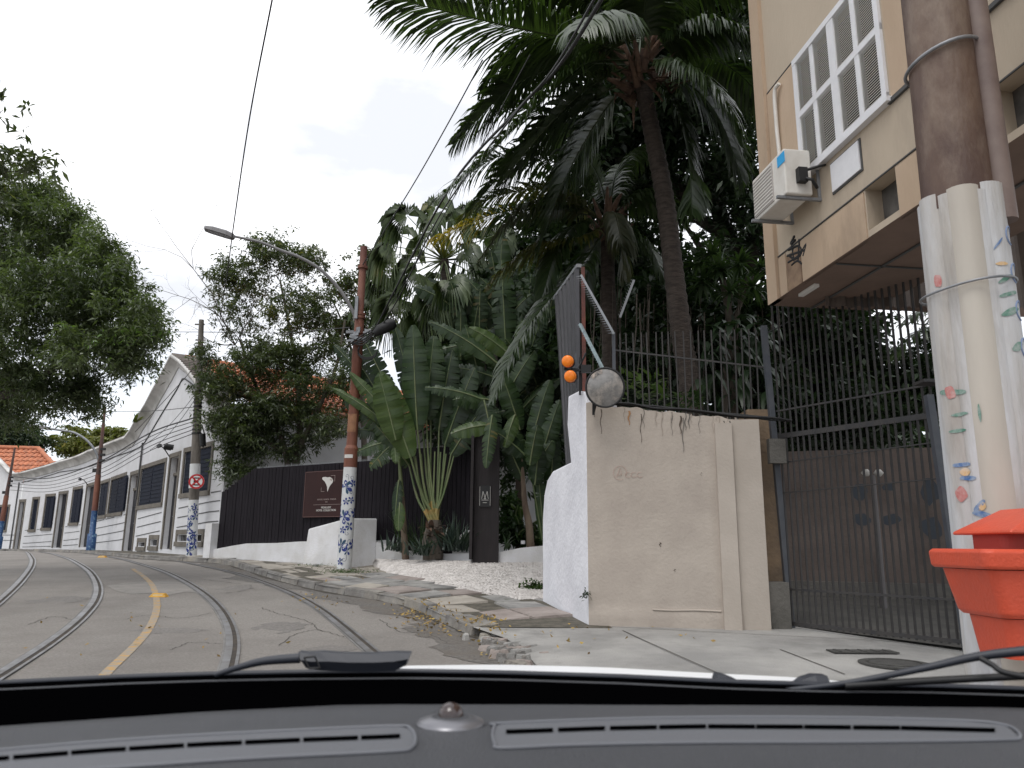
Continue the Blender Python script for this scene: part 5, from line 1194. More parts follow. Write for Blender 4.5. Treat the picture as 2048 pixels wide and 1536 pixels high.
# ---------------------------------------------------------------- beige building overhead, right
BA = Vector((3.13, 8.62, 0)); bd = Vector((.126, -1, 0)).normalized(); bnrm = Vector((-bd.y, bd.x, 0)); bnrm = bnrm if bnrm.x < 0 else -bnrm
def bq(px, py):
    d = ray(px, py); k = d.x/d.y; t = (k*BA.y-BA.x)/(bd.x-k*bd.y); p = BA+bd*t; return t, P(px, py, p.y).z
def BP(s, z, d=0): return Vector((BA.x, BA.y, z))+bd*s+bnrm*d
zbot = bq(1552, 606)[1]; zt_b = 13.0; LB = 9.5
bl = empty('beige_building', BP(0, 0), 'beige and peach apartment building overhanging the yard at the top right', 'building')
# openings: window
w0, w1 = bq(1596, 230)[0], bq(1768, 90)[0]; wz0 = np.mean([bq(1630, 338)[1], bq(1770, 207)[1]]); wz1 = np.mean([bq(1588, 122)[1], bq(1600, 110)[1]])
vts = []
for xa, xb, yt_, yb_ in ((1732, 1797, 418, 418), (1985, 2075, 215, 215)):
    pass
va = bq(1735, 430)[0], bq(1795, 385)[0]; vz0, vz1 = bq(1765, 440)[1], bq(1765, 405)[1]
vz0 = zbot+.10; vz1 = zbot+.52
hol = [(w0, w1, wz0, wz1), (va[0], va[1], vz0, vz1), (bq(1990, 230)[0], bq(1990, 230)[0]+.75, vz0, vz1)]
mb = MB(); f = lambda s, z, d: BP(s, z, d)
wall_holes(mb, f, 0, LB, lambda s: zbot, lambda s: zt_b, hol, .18, 3.0); mb.build('wall', m_bld, bl)
for h in hol[1:]:
    b = MB(); slab(b, f, h[0]-.0, h[1], h[2], h[3], -.18, -.17); b.build('vent_back', mat('dark_vent_recess', (.06, .055, .05), .9, (.12, .11, .1), 5), bl)  # vent backs in mottled dark grey
# peach bands: corner pilaster, panel left of the window, lower beam
b = MB(); slab(b, f, -.02, .22, zbot, zt_b, -.02, .05); b.build('corner_pilaster', m_peach, bl)
zp0, zp1 = bq(1640, 340)[1]-.0, wz1
b = MB(); slab(b, f, .23, w0-.02, wz0-.02, wz1, 0, .012); b.build('peach_panel', m_peach, bl)
b = MB(); slab(b, f, w1+.04, w1+.5, wz0-.02, wz1, 0, .012); b.build('peach_panel', m_peach, bl)
sA = bq(1985, 60)[0]; b = MB(); slab(b, f, sA-.45, sA+2, wz1+.35, zt_b, 0, .012)
zb1 = zbot+.5; b = MB(); cur = .23
for a_, c_ in ((.23, .40), (.75, hol[1][0]-.02), (hol[1][1]+.02, hol[1][1]+.34), (hol[2][0]-.42, hol[2][0]-.02), (hol[2][1]+.02, LB)):
    b = MB(); slab(b, f, a_, c_, zbot+.0, zb1, 0, .012); b.build('peach_beam', m_peach, bl)
b = MB(); slab(b, f, 0, LB, zbot+.52, zbot+.532, 0, .014); slab(b, f, .23, LB, wz1+.01, wz1+.022, 0, .014); slab(b, f, w1, LB, wz0-.06, wz0-.02, 0, .03); b.build('panel_joint', m_line, bl)
# damp dirt near the far corner
b = MB(); 
for a_, c_, z0_, z1_ in ((.42, .73, zbot+.02, zbot+.46),): slab(b, f, a_, c_, z0_, z1_, 0, .01)
b.build('damp_patch', mat('brown_damp', (.2, .13, .09), .9, (.33, .23, .15), 5), bl)
# soffit and end wall
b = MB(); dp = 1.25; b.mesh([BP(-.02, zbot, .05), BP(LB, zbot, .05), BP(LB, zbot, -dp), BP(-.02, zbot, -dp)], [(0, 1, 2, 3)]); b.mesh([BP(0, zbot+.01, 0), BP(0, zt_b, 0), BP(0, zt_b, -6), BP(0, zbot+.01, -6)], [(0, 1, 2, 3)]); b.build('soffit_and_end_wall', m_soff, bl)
b = MB(); b.mesh([BP(0, zt_b, 0), BP(LB, zt_b, 0), BP(LB, zt_b, -6), BP(0, zt_b, -6)], [(0, 1, 2, 3)]); b.build('roof', m_bld, bl)
b = MB(); b.bar(BP(0, zbot-.012, -.5), BP(LB, zbot-.012, -.5), .03, .012); b.bar(BP(1.4, zbot-.012, 0), BP(1.4, zbot-.012, -dp), .02, .012); b.build('soffit_joint', m_line, bl)
b = MB(); b.box(BP(.62, zbot-.02, -.12), .06, .35, .035, bnrm, bd); b.build('soffit_light', mat('tube_white', (.7, .68, .65), .4), bl)
# ribbed roller housing under the soffit
zrb = P(1750, 614, 8.3).z; xa_ = P(1648, 600, 8.3).x; V = []; n = 60
for i in range(n+1):
    x_ = lerp(xa_, 6.4, i/n); w_ = .03 if (i//2) % 2 else -.03; V += [Vector((x_, 8.3+w_, zrb)), Vector((x_, 8.3+w_, 6.0))]
b = MB(); b.mesh(V, [(2*i, 2*i+1, 2*i+3, 2*i+2) for i in range(n)]); b.build('ribbed_fascia', mat('ribbed_brown_metal', (.13, .105, .09), .7, (.09, .07, .06), 3), bl)
# the louvred window: frame, mullions, slats one by one
wn2 = empty('window', BP((w0+w1)/2, wz0, 0)); wn2.parent = bl; wn2.location = Vector(wn2.location)-wloc(bl)
fw = .07; b = MB()
slab(b, f, w0, w0+fw, wz0, wz1, -.04, .03); slab(b, f, w1-fw, w1, wz0, wz1, -.04, .03); slab(b, f, w0, w1, wz1-fw, wz1, -.04, .033); slab(b, f, w0, w1, wz0, wz0+fw, -.04, .033)
m1 = (w0+w1)/2; zm = (wz0+wz1)/2+.02; slab(b, f, m1-.06, m1+.06, wz0, wz1, -.04, .028); slab(b, f, w0, w1, zm-.035, zm+.035, -.04, .026)
qs = [(w0+m1)/2, (m1+w1)/2]
for q_ in qs: slab(b, f, q_-.035, q_+.035, wz0, wz1, -.04, .022)
b.build('frame', m_winw, wn2)
b = MB(); slab(b, f, w0-.03, w1+.05, wz0-.05, wz0, -.05, .07); b.build('sill', m_winw, wn2)
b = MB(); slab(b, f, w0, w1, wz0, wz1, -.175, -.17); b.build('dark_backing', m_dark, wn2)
cols = [(w0+fw, qs[0]-.035), (qs[0]+.035, m1-.06), (m1+.06, qs[1]-.035), (qs[1]+.035, w1-fw)]
cw = cols[0][1]-cols[0][0]; b = MB(); h_ = .026
b.mesh([bd*x+bnrm*d+Vector((0, 0, z)) for x in (0, cw) for d, z in ((.014, -.020), (.014, -.013), (-.012, .012), (-.012, .006))], [(0, 1, 2, 3), (7, 6, 5, 4), (0, 4, 5, 1), (1, 5, 6, 2), (2, 6, 7, 3), (3, 7, 4, 0)])
slat = b.build('slat', m_slat, wn2, local=True); first = True; ns_ = 24
for z0_, z1_ in ((wz0+fw, zm-.035), (zm+.035, wz1-fw)):
    for ca, cb_ in cols:
        for i in range(ns_):
            loc = BP(ca, lerp(z0_, z1_, (i+.5)/ns_), 0)-wloc(wn2)
            if first: slat.location = loc; first = False
            else: c_ = slat.copy(); COL.objects.link(c_); c_.location = loc
# white plate beside the air conditioner
s0_, z0_ = bq(1666, 350); s1_, z1_ = bq(1722, 320)
b = MB(); slab(b, f, bq(1666, 350)[0], bq(1722, 310)[0], bq(1693, 365)[1], bq(1693, 305)[1], .002, .025); b.build('blank_white_plate', m_winw, bl)
b = MB(); slab(b, f, bq(1666, 350)[0]-.02, bq(1722, 310)[0]+.02, bq(1693, 365)[1]-.02, bq(1693, 305)[1]+.02, .0, .012); b.build('plate_edge', m_line, bl)
# air conditioner
ac = empty('air_conditioner', BP(.5, bq(1590, 400)[1], .3), 'white air conditioner unit with a cyan sticker on brackets below the louvred window', 'air conditioner')
sa_, sb_ = bq(1537, 400)[0]+.12, bq(1600, 370)[0]+.28
sa_, sb_ = .52, 1.28; za_ = zbot+.80; zb2 = za_+.52; d0_, d1_ = .12, .42
b = MB(); slab(b, f, sa_, sb_, za_, zb2, d0_, d1_); o = b.build('casing', m_acw, ac); bv = o.modifiers.new('bevel', 'BEVEL'); bv.width = .015; bv.segments = 2
b = MB(); slab(b, f, sa_+.04, sa_+.5, za_+.04, zb2-.04, d1_+.001, d1_+.012); b.build('fan_grille', mat('ac_grille', (.42, .39, .37), .6), ac)
b = MB()
for i in range(11): z_ = lerp(za_+.06, zb2-.06, i/10); slab(b, f, sa_+.05, sa_+.49, z_, z_+.012, d1_+.012, d1_+.02)
b.build('grille_bars', m_acw, ac)
b = MB(); slab(b, f, sa_+.62, sa_+.78, zb2-.16, zb2-.04, d1_+.001, d1_+.006); b.build('sticker', m_aqua, ac)
b = MB()
for s_ in (sa_+.1, sb_-.06):
    b = MB()
    b.bar(BP(s_, za_-.02, 0), BP(s_, za_-.02, .5), .035, .03); b.bar(BP(s_, za_-.02, .012), BP(s_, za_+.38, .012), .035, .02); b.build('bracket', m_steel, ac)
b = MB(); b.box(BP(sb_+.035, za_+.2, .25), .07, .1, .16, bd, bnrm); b.tube([BP(sb_+.05, za_+.16, .22), BP(sb_+.14, za_+.1, .2), BP(sb_+.05, za_+.06, .1)], .018, 6); b.tube([BP(sb_+.04, za_+.26, .2), BP(sb_+.16, za_+.25, .12), BP(sb_+.1, za_+.3, .02)], .015, 6); b.build('valve', m_black, ac)
b = MB(); b.tube(catmull([BP(.62, wz1-.1, .05), BP(.52, wz1-.16, .06), BP(.49, wz1-.6, .05), BP(.5, zb2+.3, .05), BP(.5, zb2, .12)], 8), .024, 8); b.build('pipe', m_acw, ac)
# black sprayed tag near the lower corner
b = MB()
def gp(x, y): s_, z_ = bq(x, y); return BP(s_, z_, .006 if s_ > .25 else .056)
for st in ([(1590, 472), (1583, 488), (1592, 480)], [(1578, 500), (1598, 492), (1606, 505), (1592, 518), (1580, 512)], [(1585, 490), (1590, 522)], [(1600, 478), (1598, 524)], [(1578, 525), (1600, 510), (1614, 488), (1608, 512)], [(1576, 512), (1612, 500)], [(1585, 530), (1596, 522), (1606, 528)]):
    b.tube(catmull([gp(*p) for p in st], 4) if len(st) > 2 else [gp(*p) for p in st], .015, 5)
b.build('sprayed_tag', m_graf, bl)

# ---------------------------------------------------------------- overhead wires
def wire(pts, r, label, sag=0, group='overhead wires'):
    q = [P(*p) for p in pts]
    if len(q) == 2: q = [q[0].lerp(q[1], t)-Vector((0, 0, sag*4*t*(1-t))) for t in np.linspace(0, 1, 14)]
    else: q = catmull(q, 6)
    b = MB(); b.tube(q, r, 5); o = b.build('overhead_wire', m_wire, None, label=label, cat='wire', group=group, origin=q[0])
    return o
wire([(548, -20, 9), (500, 230, 11.5), (470, 430, 14.5), (455, 540, 18), (440, 640, 22.6)], .013, 'single wire dropping from the top edge past the street lamp head')
wire([(965, 120, 11), (900, 240, 12.5), (820, 380, 14.3), (722, 535, 17)], .012, 'thin wire running left of the palm to the rusty pole top')
wire([(1215, -20, 6), (1120, 130, 7.5), (1040, 215, 9), (900, 375, 12), (790, 580, 16), (740, 680, 16.9)], .022, 'thick cable bundle crossing in front of the palm fronds to the rusty pole')
wire([(1205, -30, 6), (1105, 140, 7.6), (1020, 240, 9.2), (880, 430, 12.6), (795, 600, 16), (738, 690, 16.9)], .014, 'slack second cable just below the thick bundle')
wire([(1060, 110, 9), (990, 240, 11), (905, 400, 13.5), (812, 560, 16), (736, 675, 16.9)], .009, 'thinnest telephone line left of the cable bundle')
wire([(120, 664, 20), (400, 664, 22.7), (550, 666, 20), (700, 655, 17)], .011, 'span wire between the concrete pole top and the rusty pole')
wire([(120, 664, 20), (0, 655, 18), (-200, 640, 14)], .011, 'span wire from the left trees to the tram line')
b = MB(); b.tube([P(118, 663, 20), P(150, 665, 20.2)], .03, 6); b.build('overhead_insulator', m_steel, None, label='grey rod insulator on the span wire before the left tree', cat='insulator', origin=P(134, 664, 20))
wire([(200, 823, 33), (300, 822, 27), (389, 814, 22.7)], .012, 'level span wire from the blue footed pole to the concrete pole')
wire([(270, 864, 30), (330, 800, 26), (400, 722, 22.7)], .012, 'slanting wire rising across the gable to the concrete pole top')
for i, (y0, y1, yl_) in enumerate(((835, 885, 928), (842, 893, 935), (850, 905, 942), (858, 915, 948), (866, 925, 955))):
    wire([(389, y0, 22.6), (300, (y0+y1)/2+6, 26), (200, y1+38-i*2, 33), (100, yl_+28, 38), (20, yl_+25, 44)], .013 if i else .024, 'telephone line %s in the bunch sagging along the white facade' % ['thickest and topmost', 'second from the top', 'in the middle', 'second from the bottom', 'lowest'][i])
for i, (a_, c_) in enumerate((((389, 790, 22.6), (290, 888, 28)), ((389, 800, 22.6), (300, 900, 27)))): wire([a_, c_], .009, ['upper', 'lower'][i]+' thin line slanting over the gable wall', .2)
# perched bird-like dark bundle hangs on the wire beside the rusty pole: already part of the pole's splice can
# ---------------------------------------------------------------- vegetation helpers
def leaf_cloud(name, C, L_, W_, m, parent, up=.25, droop=.25, kind=None, dirs=None):
    n = len(C); C = np.asarray(C, float)
    d = rng.normal(size=(n, 3)); d[:, 2] = d[:, 2]*.6-.1
    if dirs is not None: d = d*.6+dirs
    d = unit(d); nn = rng.normal(size=(n, 3))*.7; nn[:, 2] += 1.0+up; s = unit(np.cross(d, unit(nn))); nn = unit(np.cross(s, d))
    L2 = (L_*rng.uniform(.6, 1.25, (n, 1))); W2 = W_*rng.uniform(.7, 1.2, (n, 1))
    tip = C+d*L2; tip[:, 2:] -= droop*L2
    mid = C+d*L2*.45
    V = np.stack([C, mid+s*W2/2-nn*W2*.15, tip, mid-s*W2/2-nn*W2*.15], 1).reshape(-1, 3)
    F_ = np.arange(n*4).reshape(n, 4)
    return npmesh(name, V, F_, m, parent, **({'kind': kind} if kind else {}))
def blob_pts(blobs, n):
    """cluster centres inside ellipsoids (px, py, Y, rx px, ry px, rdepth m, weight)"""
    w = np.array([b[3]*b[4]*(b[6] if len(b) > 6 else 1) for b in blobs], float); w /= w.sum(); out = []
    for k in rng.choice(len(blobs), n, p=w):
        b = blobs[k]; c = P(b[0], b[1], b[2]); m = b[2]/FP; v = unit(rng.normal(size=3))*rng.random()**(1/2.4)
        out.append((c.x+v[0]*b[3]*m, c.y+v[1]*b[5], c.z+v[2]*b[4]*m))
    return np.array(out)
def tree(label, base, trunks, blobs, ncl, per, rad, L_, W_, m, bark, name='tree', r0=.16, group=None, droop=.25, twig=.012, flat=.75, hang=0):
    base = Vector(base); e = empty(name, base, label, 'tree', group)
    b = MB(); nodes = []; rads = []
    for tr in trunks:
        q = catmull(tr[0], 6); rr = [lerp(tr[1], tr[2], i/(len(q)-1)) for i in range(len(q))]
        b.tube(q, rr, 9); 
        for p, r in list(zip(q, rr))[3:]: nodes.append(tuple(p)); rads.append(r)
    b.build('trunk', bark, e)
    cl = blob_pts(blobs, ncl); N0 = np.array(nodes); c0 = N0.mean(0); order = np.argsort(np.linalg.norm(cl-c0, axis=1))
    b = MB(); nodes = list(nodes)
    for i in order:
        A = np.array(nodes); d = np.linalg.norm(A-cl[i], axis=1)+np.maximum(0, A[:, 2]-cl[i][2])*.8; j = int(d.argmin()); a = Vector(nodes[j]); c = Vector(cl[i]); ln = (c-a).length
        if ln < .05: continue
        r = min(rads[j]*.75, .01+.02*ln*(r0/.16)); r1 = max(twig*.5, r*.4)
        m_ = a.lerp(c, .5)+Vector((random.gauss(0, .08), random.gauss(0, .08), random.gauss(0, .06)+.06))*ln
        b.tube([a, m_, c], [r, (r+r1)/2, r1], 4, cap=False)
        for t, p, rr in ((.5, m_, (r+r1)/2), (1, c, r1)): nodes.append(tuple(p)); rads.append(rr)
    b.build('branches', bark, e)
    # leaves: several sub-tufts per cluster
    C = []
    for c in cl:
        k = max(2, int(per/14)); sub = c+rng.normal(size=(k, 3))*rad*np.array([.8, .8, .8*flat])
        for s in sub:
            q = s+rng.normal(size=(14, 3))*rad*.34*np.array([1, 1, flat]); 
            if hang: q[:, 2] -= np.abs(rng.normal(size=14))*hang
            C.append(q)
    C = np.concatenate(C); leaf_cloud('crown', C, L_, W_, m, e, droop=droop)
    return e
def frond_mesh(pts, ll, n=90, width=.05, droop=.5, fwd=.45, side_bias=0.0, seed=0):
    r = np.random.default_rng(seed); q = catmull(pts, 12); A = np.array([tuple(p) for p in q]); seg = np.linalg.norm(np.diff(A, axis=0), axis=1); cu = np.concatenate([[0], np.cumsum(seg)]); Lt = cu[-1]
    V = []; Fq = []; k = 0; fm = []
    for i in range(n):
        t = .13+.87*(i+.5)/n; s = t*Lt; p = np.array([np.interp(s, cu, A[:, j]) for j in range(3)]); p2 = np.array([np.interp(min(Lt, s+.05), cu, A[:, j]) for j in range(3)]); p1 = np.array([np.interp(max(0, s-.05), cu, A[:, j]) for j in range(3)])
        T = unit(p2-p1); S = np.cross(T, [0, 0, 1.0]); S = unit(S); U_ = np.cross(S, T)
        prof = (math.sin(pi*min(1, (.12+.88*(i/n)**.9)))**.55)*.95+.12
        for sd in (-1, 1):
            if r.random() < .04: continue
            l = ll*prof*r.uniform(.85, 1.1); f = fwd*(.7+.9*t)+r.normal()*.07
            d0 = unit(S*sd*(1-.25*t)+T*f+U_*(.22+r.normal()*.08)); dr = droop*r.uniform(.75, 1.3); w_ = width*r.uniform(.8, 1.15)
            pts_ = [p]; cur = p.copy(); dd = d0.copy(); ns = 3
            for j in range(ns): dd = unit(dd+np.array([0, 0, -dr*(.5+.7*j)])+r.normal(size=3)*.03); cur = cur+dd*l/ns; pts_.append(cur.copy())
            wv = unit(np.cross(d0, U_+.2*T))*w_/2
            ws = [.55, 1, .8, .06]
            for j, pp in enumerate(pts_): V += [pp-wv*ws[j], pp+wv*ws[j]]
            for j in range(ns): Fq.append((k+2*j, k+2*j+1, k+2*j+3, k+2*j+2)); fm.append(1 if t > .5+.3*r.random() else 0)
            k += 8
    # rachis
    for i in range(len(A)-1):
        r0, r1 = lerp(.03, .006, i/len(A)), lerp(.03, .006, (i+1)/len(A)); T = unit(A[i+1]-A[i]); S = unit(np.cross(T, [0, 0, 1.0])); U_ = np.cross(S, T)
        for cc, rr in ((A[i], r0), (A[i+1], r1)): V += [cc+S*rr, cc+U_*rr*.7, cc-S*rr, cc-U_*rr*.7]
        for j in range(4): Fq.append((k+j, k+(j+1) % 4, k+4+(j+1) % 4, k+4+j)); fm.append(0)
        k += 8
    return np.array(V), np.array(Fq), fm
def frond(parent, ctrl, ll=.75, m=None, n=95, m2=None, **k):
    pts = [P(*c) for c in ctrl]; V, F_, fm = frond_mesh(pts, ll, n, seed=int(rng.integers(1e6)), **k); return npmesh('frond', V, F_, [m or l_coco, m2 or m or l_coco], parent, fm=fm)
def straps(name, items, m, parent, segs=4, kind=None):
    """items: (origin, direction, length, width, droop)"""
    V = []; Fq = []; k = 0
    for o, d, l, w_, dr in items:
        o = np.array(o, float); d = unit(np.array(d, float)); s = np.cross(d, [0, 0, 1.0]); s = unit(s) if np.linalg.norm(s) > .05 else np.array([1.0, 0, 0]); cur = o.copy(); dd = d.copy()
        for j in range(segs+1):
            t = j/segs; ww = w_*(.45+.55*math.sin(pi*min(1, t*1.1+.12)))*(1-t**5)/2+.001; V += [cur-s*ww, cur+s*ww]
            dd = unit(dd+np.array([0, 0, -dr*(t+.3)])); cur = cur+dd*l/segs
        for j in range(segs): Fq.append((k+2*j, k+2*j+1, k+2*j+3, k+2*j+2))
        k += 2*(segs+1)
    return npmesh(name, np.array(V), np.array(Fq), m, parent, **({'kind': kind} if kind else {}))
def blade(parent, base, tip, width, m=None, arch=.12, torn=.3, nrm=(-.15, -1, .35), n=24, fold=.25, edge=0.0, rib=m_petgr):
    base, tip = Vector(base), Vector(tip); ax = tip-base; L_ = ax.length; N_ = Vector(nrm).normalized(); T0 = ax.normalized(); S = T0.cross(N_).normalized(); N_ = S.cross(T0)
    ctrl = base.lerp(tip, .5)+Vector((0, 0, arch*L_))+N_*.05*L_
    def B(t): return base*(1-t)**2+ctrl*2*t*(1-t)+tip*t*t
    b = MB(); wv = random.uniform(0, 6)
    for sd in (-1, 1):
        broken = 0
        cuts = [random.random() < torn*.75+.04 for _ in range(n)]
        for i in range(n):
            t0, t1 = i/n, (i+1)/n
            def W_(t): return width/2*(max(0, math.sin(pi*min(1, t*.96+.03)))**.5)*(1-.2*t)
            g0 = .22/n if cuts[i] else 0; g1 = .22/n if i+1 < n and cuts[i+1] else 0
            dr = 0; pleat = random.uniform(-.022, .022)*width+(.012 if i % 2 else -.012)*width
            if torn > .15: dr = random.uniform(-.05, .12)*width if (cuts[i]) else 0
            def E(t, f_, gg):
                c = B(t); ww = W_(t)*f_; rip = .02*width*sin(t*30+wv)*f_
                return c+S*(sd*ww*math.cos(fold*f_))-N_*(ww*fold*f_*(1.2+edge)-rip)-Vector((0, 0, dr*f_*f_+ww*.12*f_))+T0*(.18*ww*f_)+N_*(pleat*f_)
            V = []
            for f_ in (0, .5, 1.0):
                V += [E(t0+(g0 if f_ == 1 else 0), f_, 0), E(t1-(g1 if f_ == 1 else 0), f_, 0)]
            fs = [(0, 1, 3, 2), (2, 3, 5, 4)]
            b.mesh(V, fs, True)
    b.m = 1; b.tube([B(t)+N_*.004 for t in np.linspace(0, 1, 9)], [lerp(.022, .005, t) for t in np.linspace(0, 1, 9)], 5)
    return b.build('leaf', [m or l_ban, rib], parent)

# ---------------------------------------------------------------- left street trees
o = P(-330, 1090, 15); o.z = .5
t1 = tree('big fine leaved tree spreading over the road from the left edge, feathery dark green crown', o,
  [([o, P(-300, 950, 15), P(-200, 850, 14.8), P(-60, 790, 14.5), P(60, 730, 14.3)], .28, .1), ([P(-230, 880, 14.9), P(-120, 700, 14.5), P(0, 600, 14.2), P(110, 540, 14)], .16, .05), ([P(-100, 810, 14.6), P(40, 780, 14), P(130, 720, 13.6), P(220, 690, 13.4)], .1, .03)],
  [(30, 500, 14.8, 130, 110, 1.6), (10, 395, 14.8, 80, 60, 1.2), (60, 370, 14.6, 50, 36, .9, .8), (100, 405, 14.6, 70, 50, 1, .9), (150, 430, 14.4, 50, 40, .9, .8), (130, 470, 14.5, 75, 65, 1), (185, 490, 14.2, 50, 50, .9), (255, 560, 13.9, 48, 46, .9), (225, 510, 14, 50, 40, .8, .7), (300, 620, 13.5, 34, 36, .6), (215, 560, 14, 85, 75, 1.2), (110, 620, 14, 150, 110, 1.8), (262, 628, 13.6, 62, 48, .9), (200, 700, 13.6, 100, 55, 1.2), (60, 740, 14, 120, 80, 1.6), (120, 775, 14, 85, 40, 1), (10, 800, 15, 70, 55, 1), (-130, 620, 15, 150, 220, 2, .7), (270, 680, 13.4, 55, 36, .7)],
  600, 190, .16, .11, .036, l_left, m_barkd, droop=.35, hang=.12)
o = P(-420, 1100, 10); o.z = .3
t2 = tree('nearer large leaved branch reaching in at the upper left edge of the photo', o,
  [([o, P(-380, 700, 10), P(-250, 450, 9.6), P(-80, 370, 9.2)], .16, .04)],
  [(10, 335, 9, 62, 34, .4), (80, 325, 8.9, 26, 22, .3), (-60, 360, 9.1, 70, 60, .5), (-15, 190, 9.2, 22, 34, .3)], 62, 36, .13, .15, .045, l_mid, m_barkd, droop=.2)
o = P(20, 1095, 58); o.z = .5
tree('dark rounded tree beyond the orange tiled roof at the left edge', o, [([o, P(20, 1000, 58), P(25, 900, 58)], .4, .2)], [(25, 868, 58, 50, 38, 3), (-20, 850, 58, 60, 50, 3), (60, 890, 58, 20, 20, 1.5)], 150, 120, .55, .3, .14, l_dark, m_barkd)
o = P(200, 1095, 62); o.z = .5
tree('yellow green flat topped tree standing behind the long facade roof', o, [([o, P(205, 980, 62), P(200, 900, 62)], .4, .2)], [(150, 893, 62, 36, 16, 3), (195, 878, 62, 40, 18, 3), (240, 882, 62, 36, 20, 3), (220, 862, 62, 20, 6, 2), (145, 862, 62, 10, 7, 1), (130, 880, 62, 14, 8, 1), (215, 905, 62, 90, 18, 3)], 170, 110, .5, .36, .2, l_yel, m_barkd, flat=.4)
q = P(270, 845, 29.2); pl_ = empty('gutter_plant', q, 'small pale seedling sprouting from the gable gutter', 'plant')
straps('leaf', [((q.x+random.uniform(-.1, .1), q.y, q.z), (random.uniform(-1, 1), random.uniform(-.3, .3), random.uniform(.3, 1)), .5, .12, .3) for _ in range(12)], l_yel, pl_)

# ---------------------------------------------------------------- garden tree behind the fence
o = Vector((P(575, 1080, 22.5).x, 22.5, .9))
tree('tall loose garden tree with thin leafy branches behind the black fence', o,
  [([o, P(578, 960, 22.5), P(560, 870, 22.6), P(515, 780, 22.8), P(480, 680, 23)], .12, .04), ([o+Vector((.2, 0, 0)), P(590, 950, 22.5), P(600, 850, 22.6), P(590, 720, 22.8), P(560, 560, 23)], .15, .03), ([P(596, 900, 22.5), P(630, 830, 22.4), P(670, 740, 22.3), P(690, 640, 22.3)], .09, .03), ([P(560, 900, 22.5), P(530, 880, 22.3), P(480, 850, 22)], .07, .03)],
  [(545, 505, 23, 50, 44, .9, 1.1), (450, 560, 23, 46, 46, .8, .9), (610, 520, 23, 46, 38, .8, .9), (500, 560, 23, 50, 40, .8, .7), (480, 630, 22.8, 55, 50, 1, .7), (590, 620, 22.8, 65, 55, 1, .7), (650, 690, 22.6, 40, 45, .9, .7), (540, 720, 22.6, 85, 50, 1.2, 1.3), (455, 770, 22.4, 55, 50, 1, 1.3), (620, 775, 22.4, 55, 50, 1, .9), (445, 850, 22, 42, 36, .8, 1.3), (545, 825, 22.4, 95, 40, 1, 1.2), (480, 935, 21.9, 45, 22, .4, 1), (650, 850, 22.2, 55, 36, .8, .8), (500, 880, 22, 60, 36, .7, 1), (575, 890, 22.6, 60, 34, .6, .8), (690, 770, 22.2, 40, 50, .8, .8), (640, 620, 22.6, 50, 50, .8, .6), (410, 720, 22.4, 22, 40, .6, .8)],
  900, 64, .2, .15, .048, l_mid, m_bark, droop=.3, r0=.14)
o = Vector((P(735, 1080, 24).x, 24, .9))
tree('thin high tree showing behind the rusty pole top', o, [([o, P(725, 800, 24), P(715, 680, 24), P(735, 560, 24)], .11, .03), ([P(720, 760, 24), P(690, 660, 24), P(665, 600, 24)], .06, .02)],
  [(745, 530, 24, 50, 36, .8, .5), (690, 570, 24, 40, 45, .8, .5), (770, 590, 24, 45, 45, .8, .8), (725, 640, 24, 45, 35, .8, .7), (680, 660, 24, 30, 30, .8, .7)], 170, 60, .21, .16, .06, l_mid, m_bark, r0=.1)
# bare twigs at the left of the garden tree
o = P(440, 720, 22.9); bt = empty('bare_branch', o, 'bare twiggy branch sticking out left of the garden tree against the sky', 'branch'); b = MB()
def twigs(p, d, l, r, lvl):
    q = [p]; dd = Vector(d)
    for i in range(4): dd = (dd+Vector((random.gauss(0, .25), random.gauss(0, .2), random.gauss(0, .25)))).normalized(); q.append(q[-1]+dd*l/4)
    b.tube(q, [lerp(r, r*.4, i/4) for i in range(5)], 4, cap=False)
    if lvl:
        for i in range(3): twigs(q[random.randint(1, 4)], (dd+Vector((random.gauss(0, .7), random.gauss(0, .4), random.gauss(0, .6)))).normalized(), l*.62, r*.5, lvl-1)
for tgt in ((400, 620), (395, 560), (440, 500), (380, 680), (430, 470)): a = P(470, 690, 22.9); c = P(*tgt, 22.7); twigs(a, (c-a).normalized(), (c-a).length*.95, .02, 3)
b.build('twigs', m_bark, bt)

# ---------------------------------------------------------------- dark trees filling the garden to the right
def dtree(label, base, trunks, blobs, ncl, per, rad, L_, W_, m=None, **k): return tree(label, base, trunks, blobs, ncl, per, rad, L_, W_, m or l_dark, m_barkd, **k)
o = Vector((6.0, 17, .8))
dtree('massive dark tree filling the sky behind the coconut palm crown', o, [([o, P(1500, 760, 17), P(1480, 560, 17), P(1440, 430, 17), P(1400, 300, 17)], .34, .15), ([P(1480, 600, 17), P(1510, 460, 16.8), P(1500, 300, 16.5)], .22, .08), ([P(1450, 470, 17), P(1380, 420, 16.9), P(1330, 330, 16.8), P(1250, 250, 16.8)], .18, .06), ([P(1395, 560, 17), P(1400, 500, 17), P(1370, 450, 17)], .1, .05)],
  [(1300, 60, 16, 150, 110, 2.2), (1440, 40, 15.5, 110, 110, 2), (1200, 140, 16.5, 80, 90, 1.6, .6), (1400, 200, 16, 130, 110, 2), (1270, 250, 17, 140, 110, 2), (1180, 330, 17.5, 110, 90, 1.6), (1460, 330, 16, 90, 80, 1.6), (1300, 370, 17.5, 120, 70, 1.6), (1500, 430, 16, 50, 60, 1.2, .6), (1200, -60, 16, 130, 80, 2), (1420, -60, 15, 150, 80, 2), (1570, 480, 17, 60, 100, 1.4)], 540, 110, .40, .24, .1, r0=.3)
o = Vector((2.0, 20, .9))
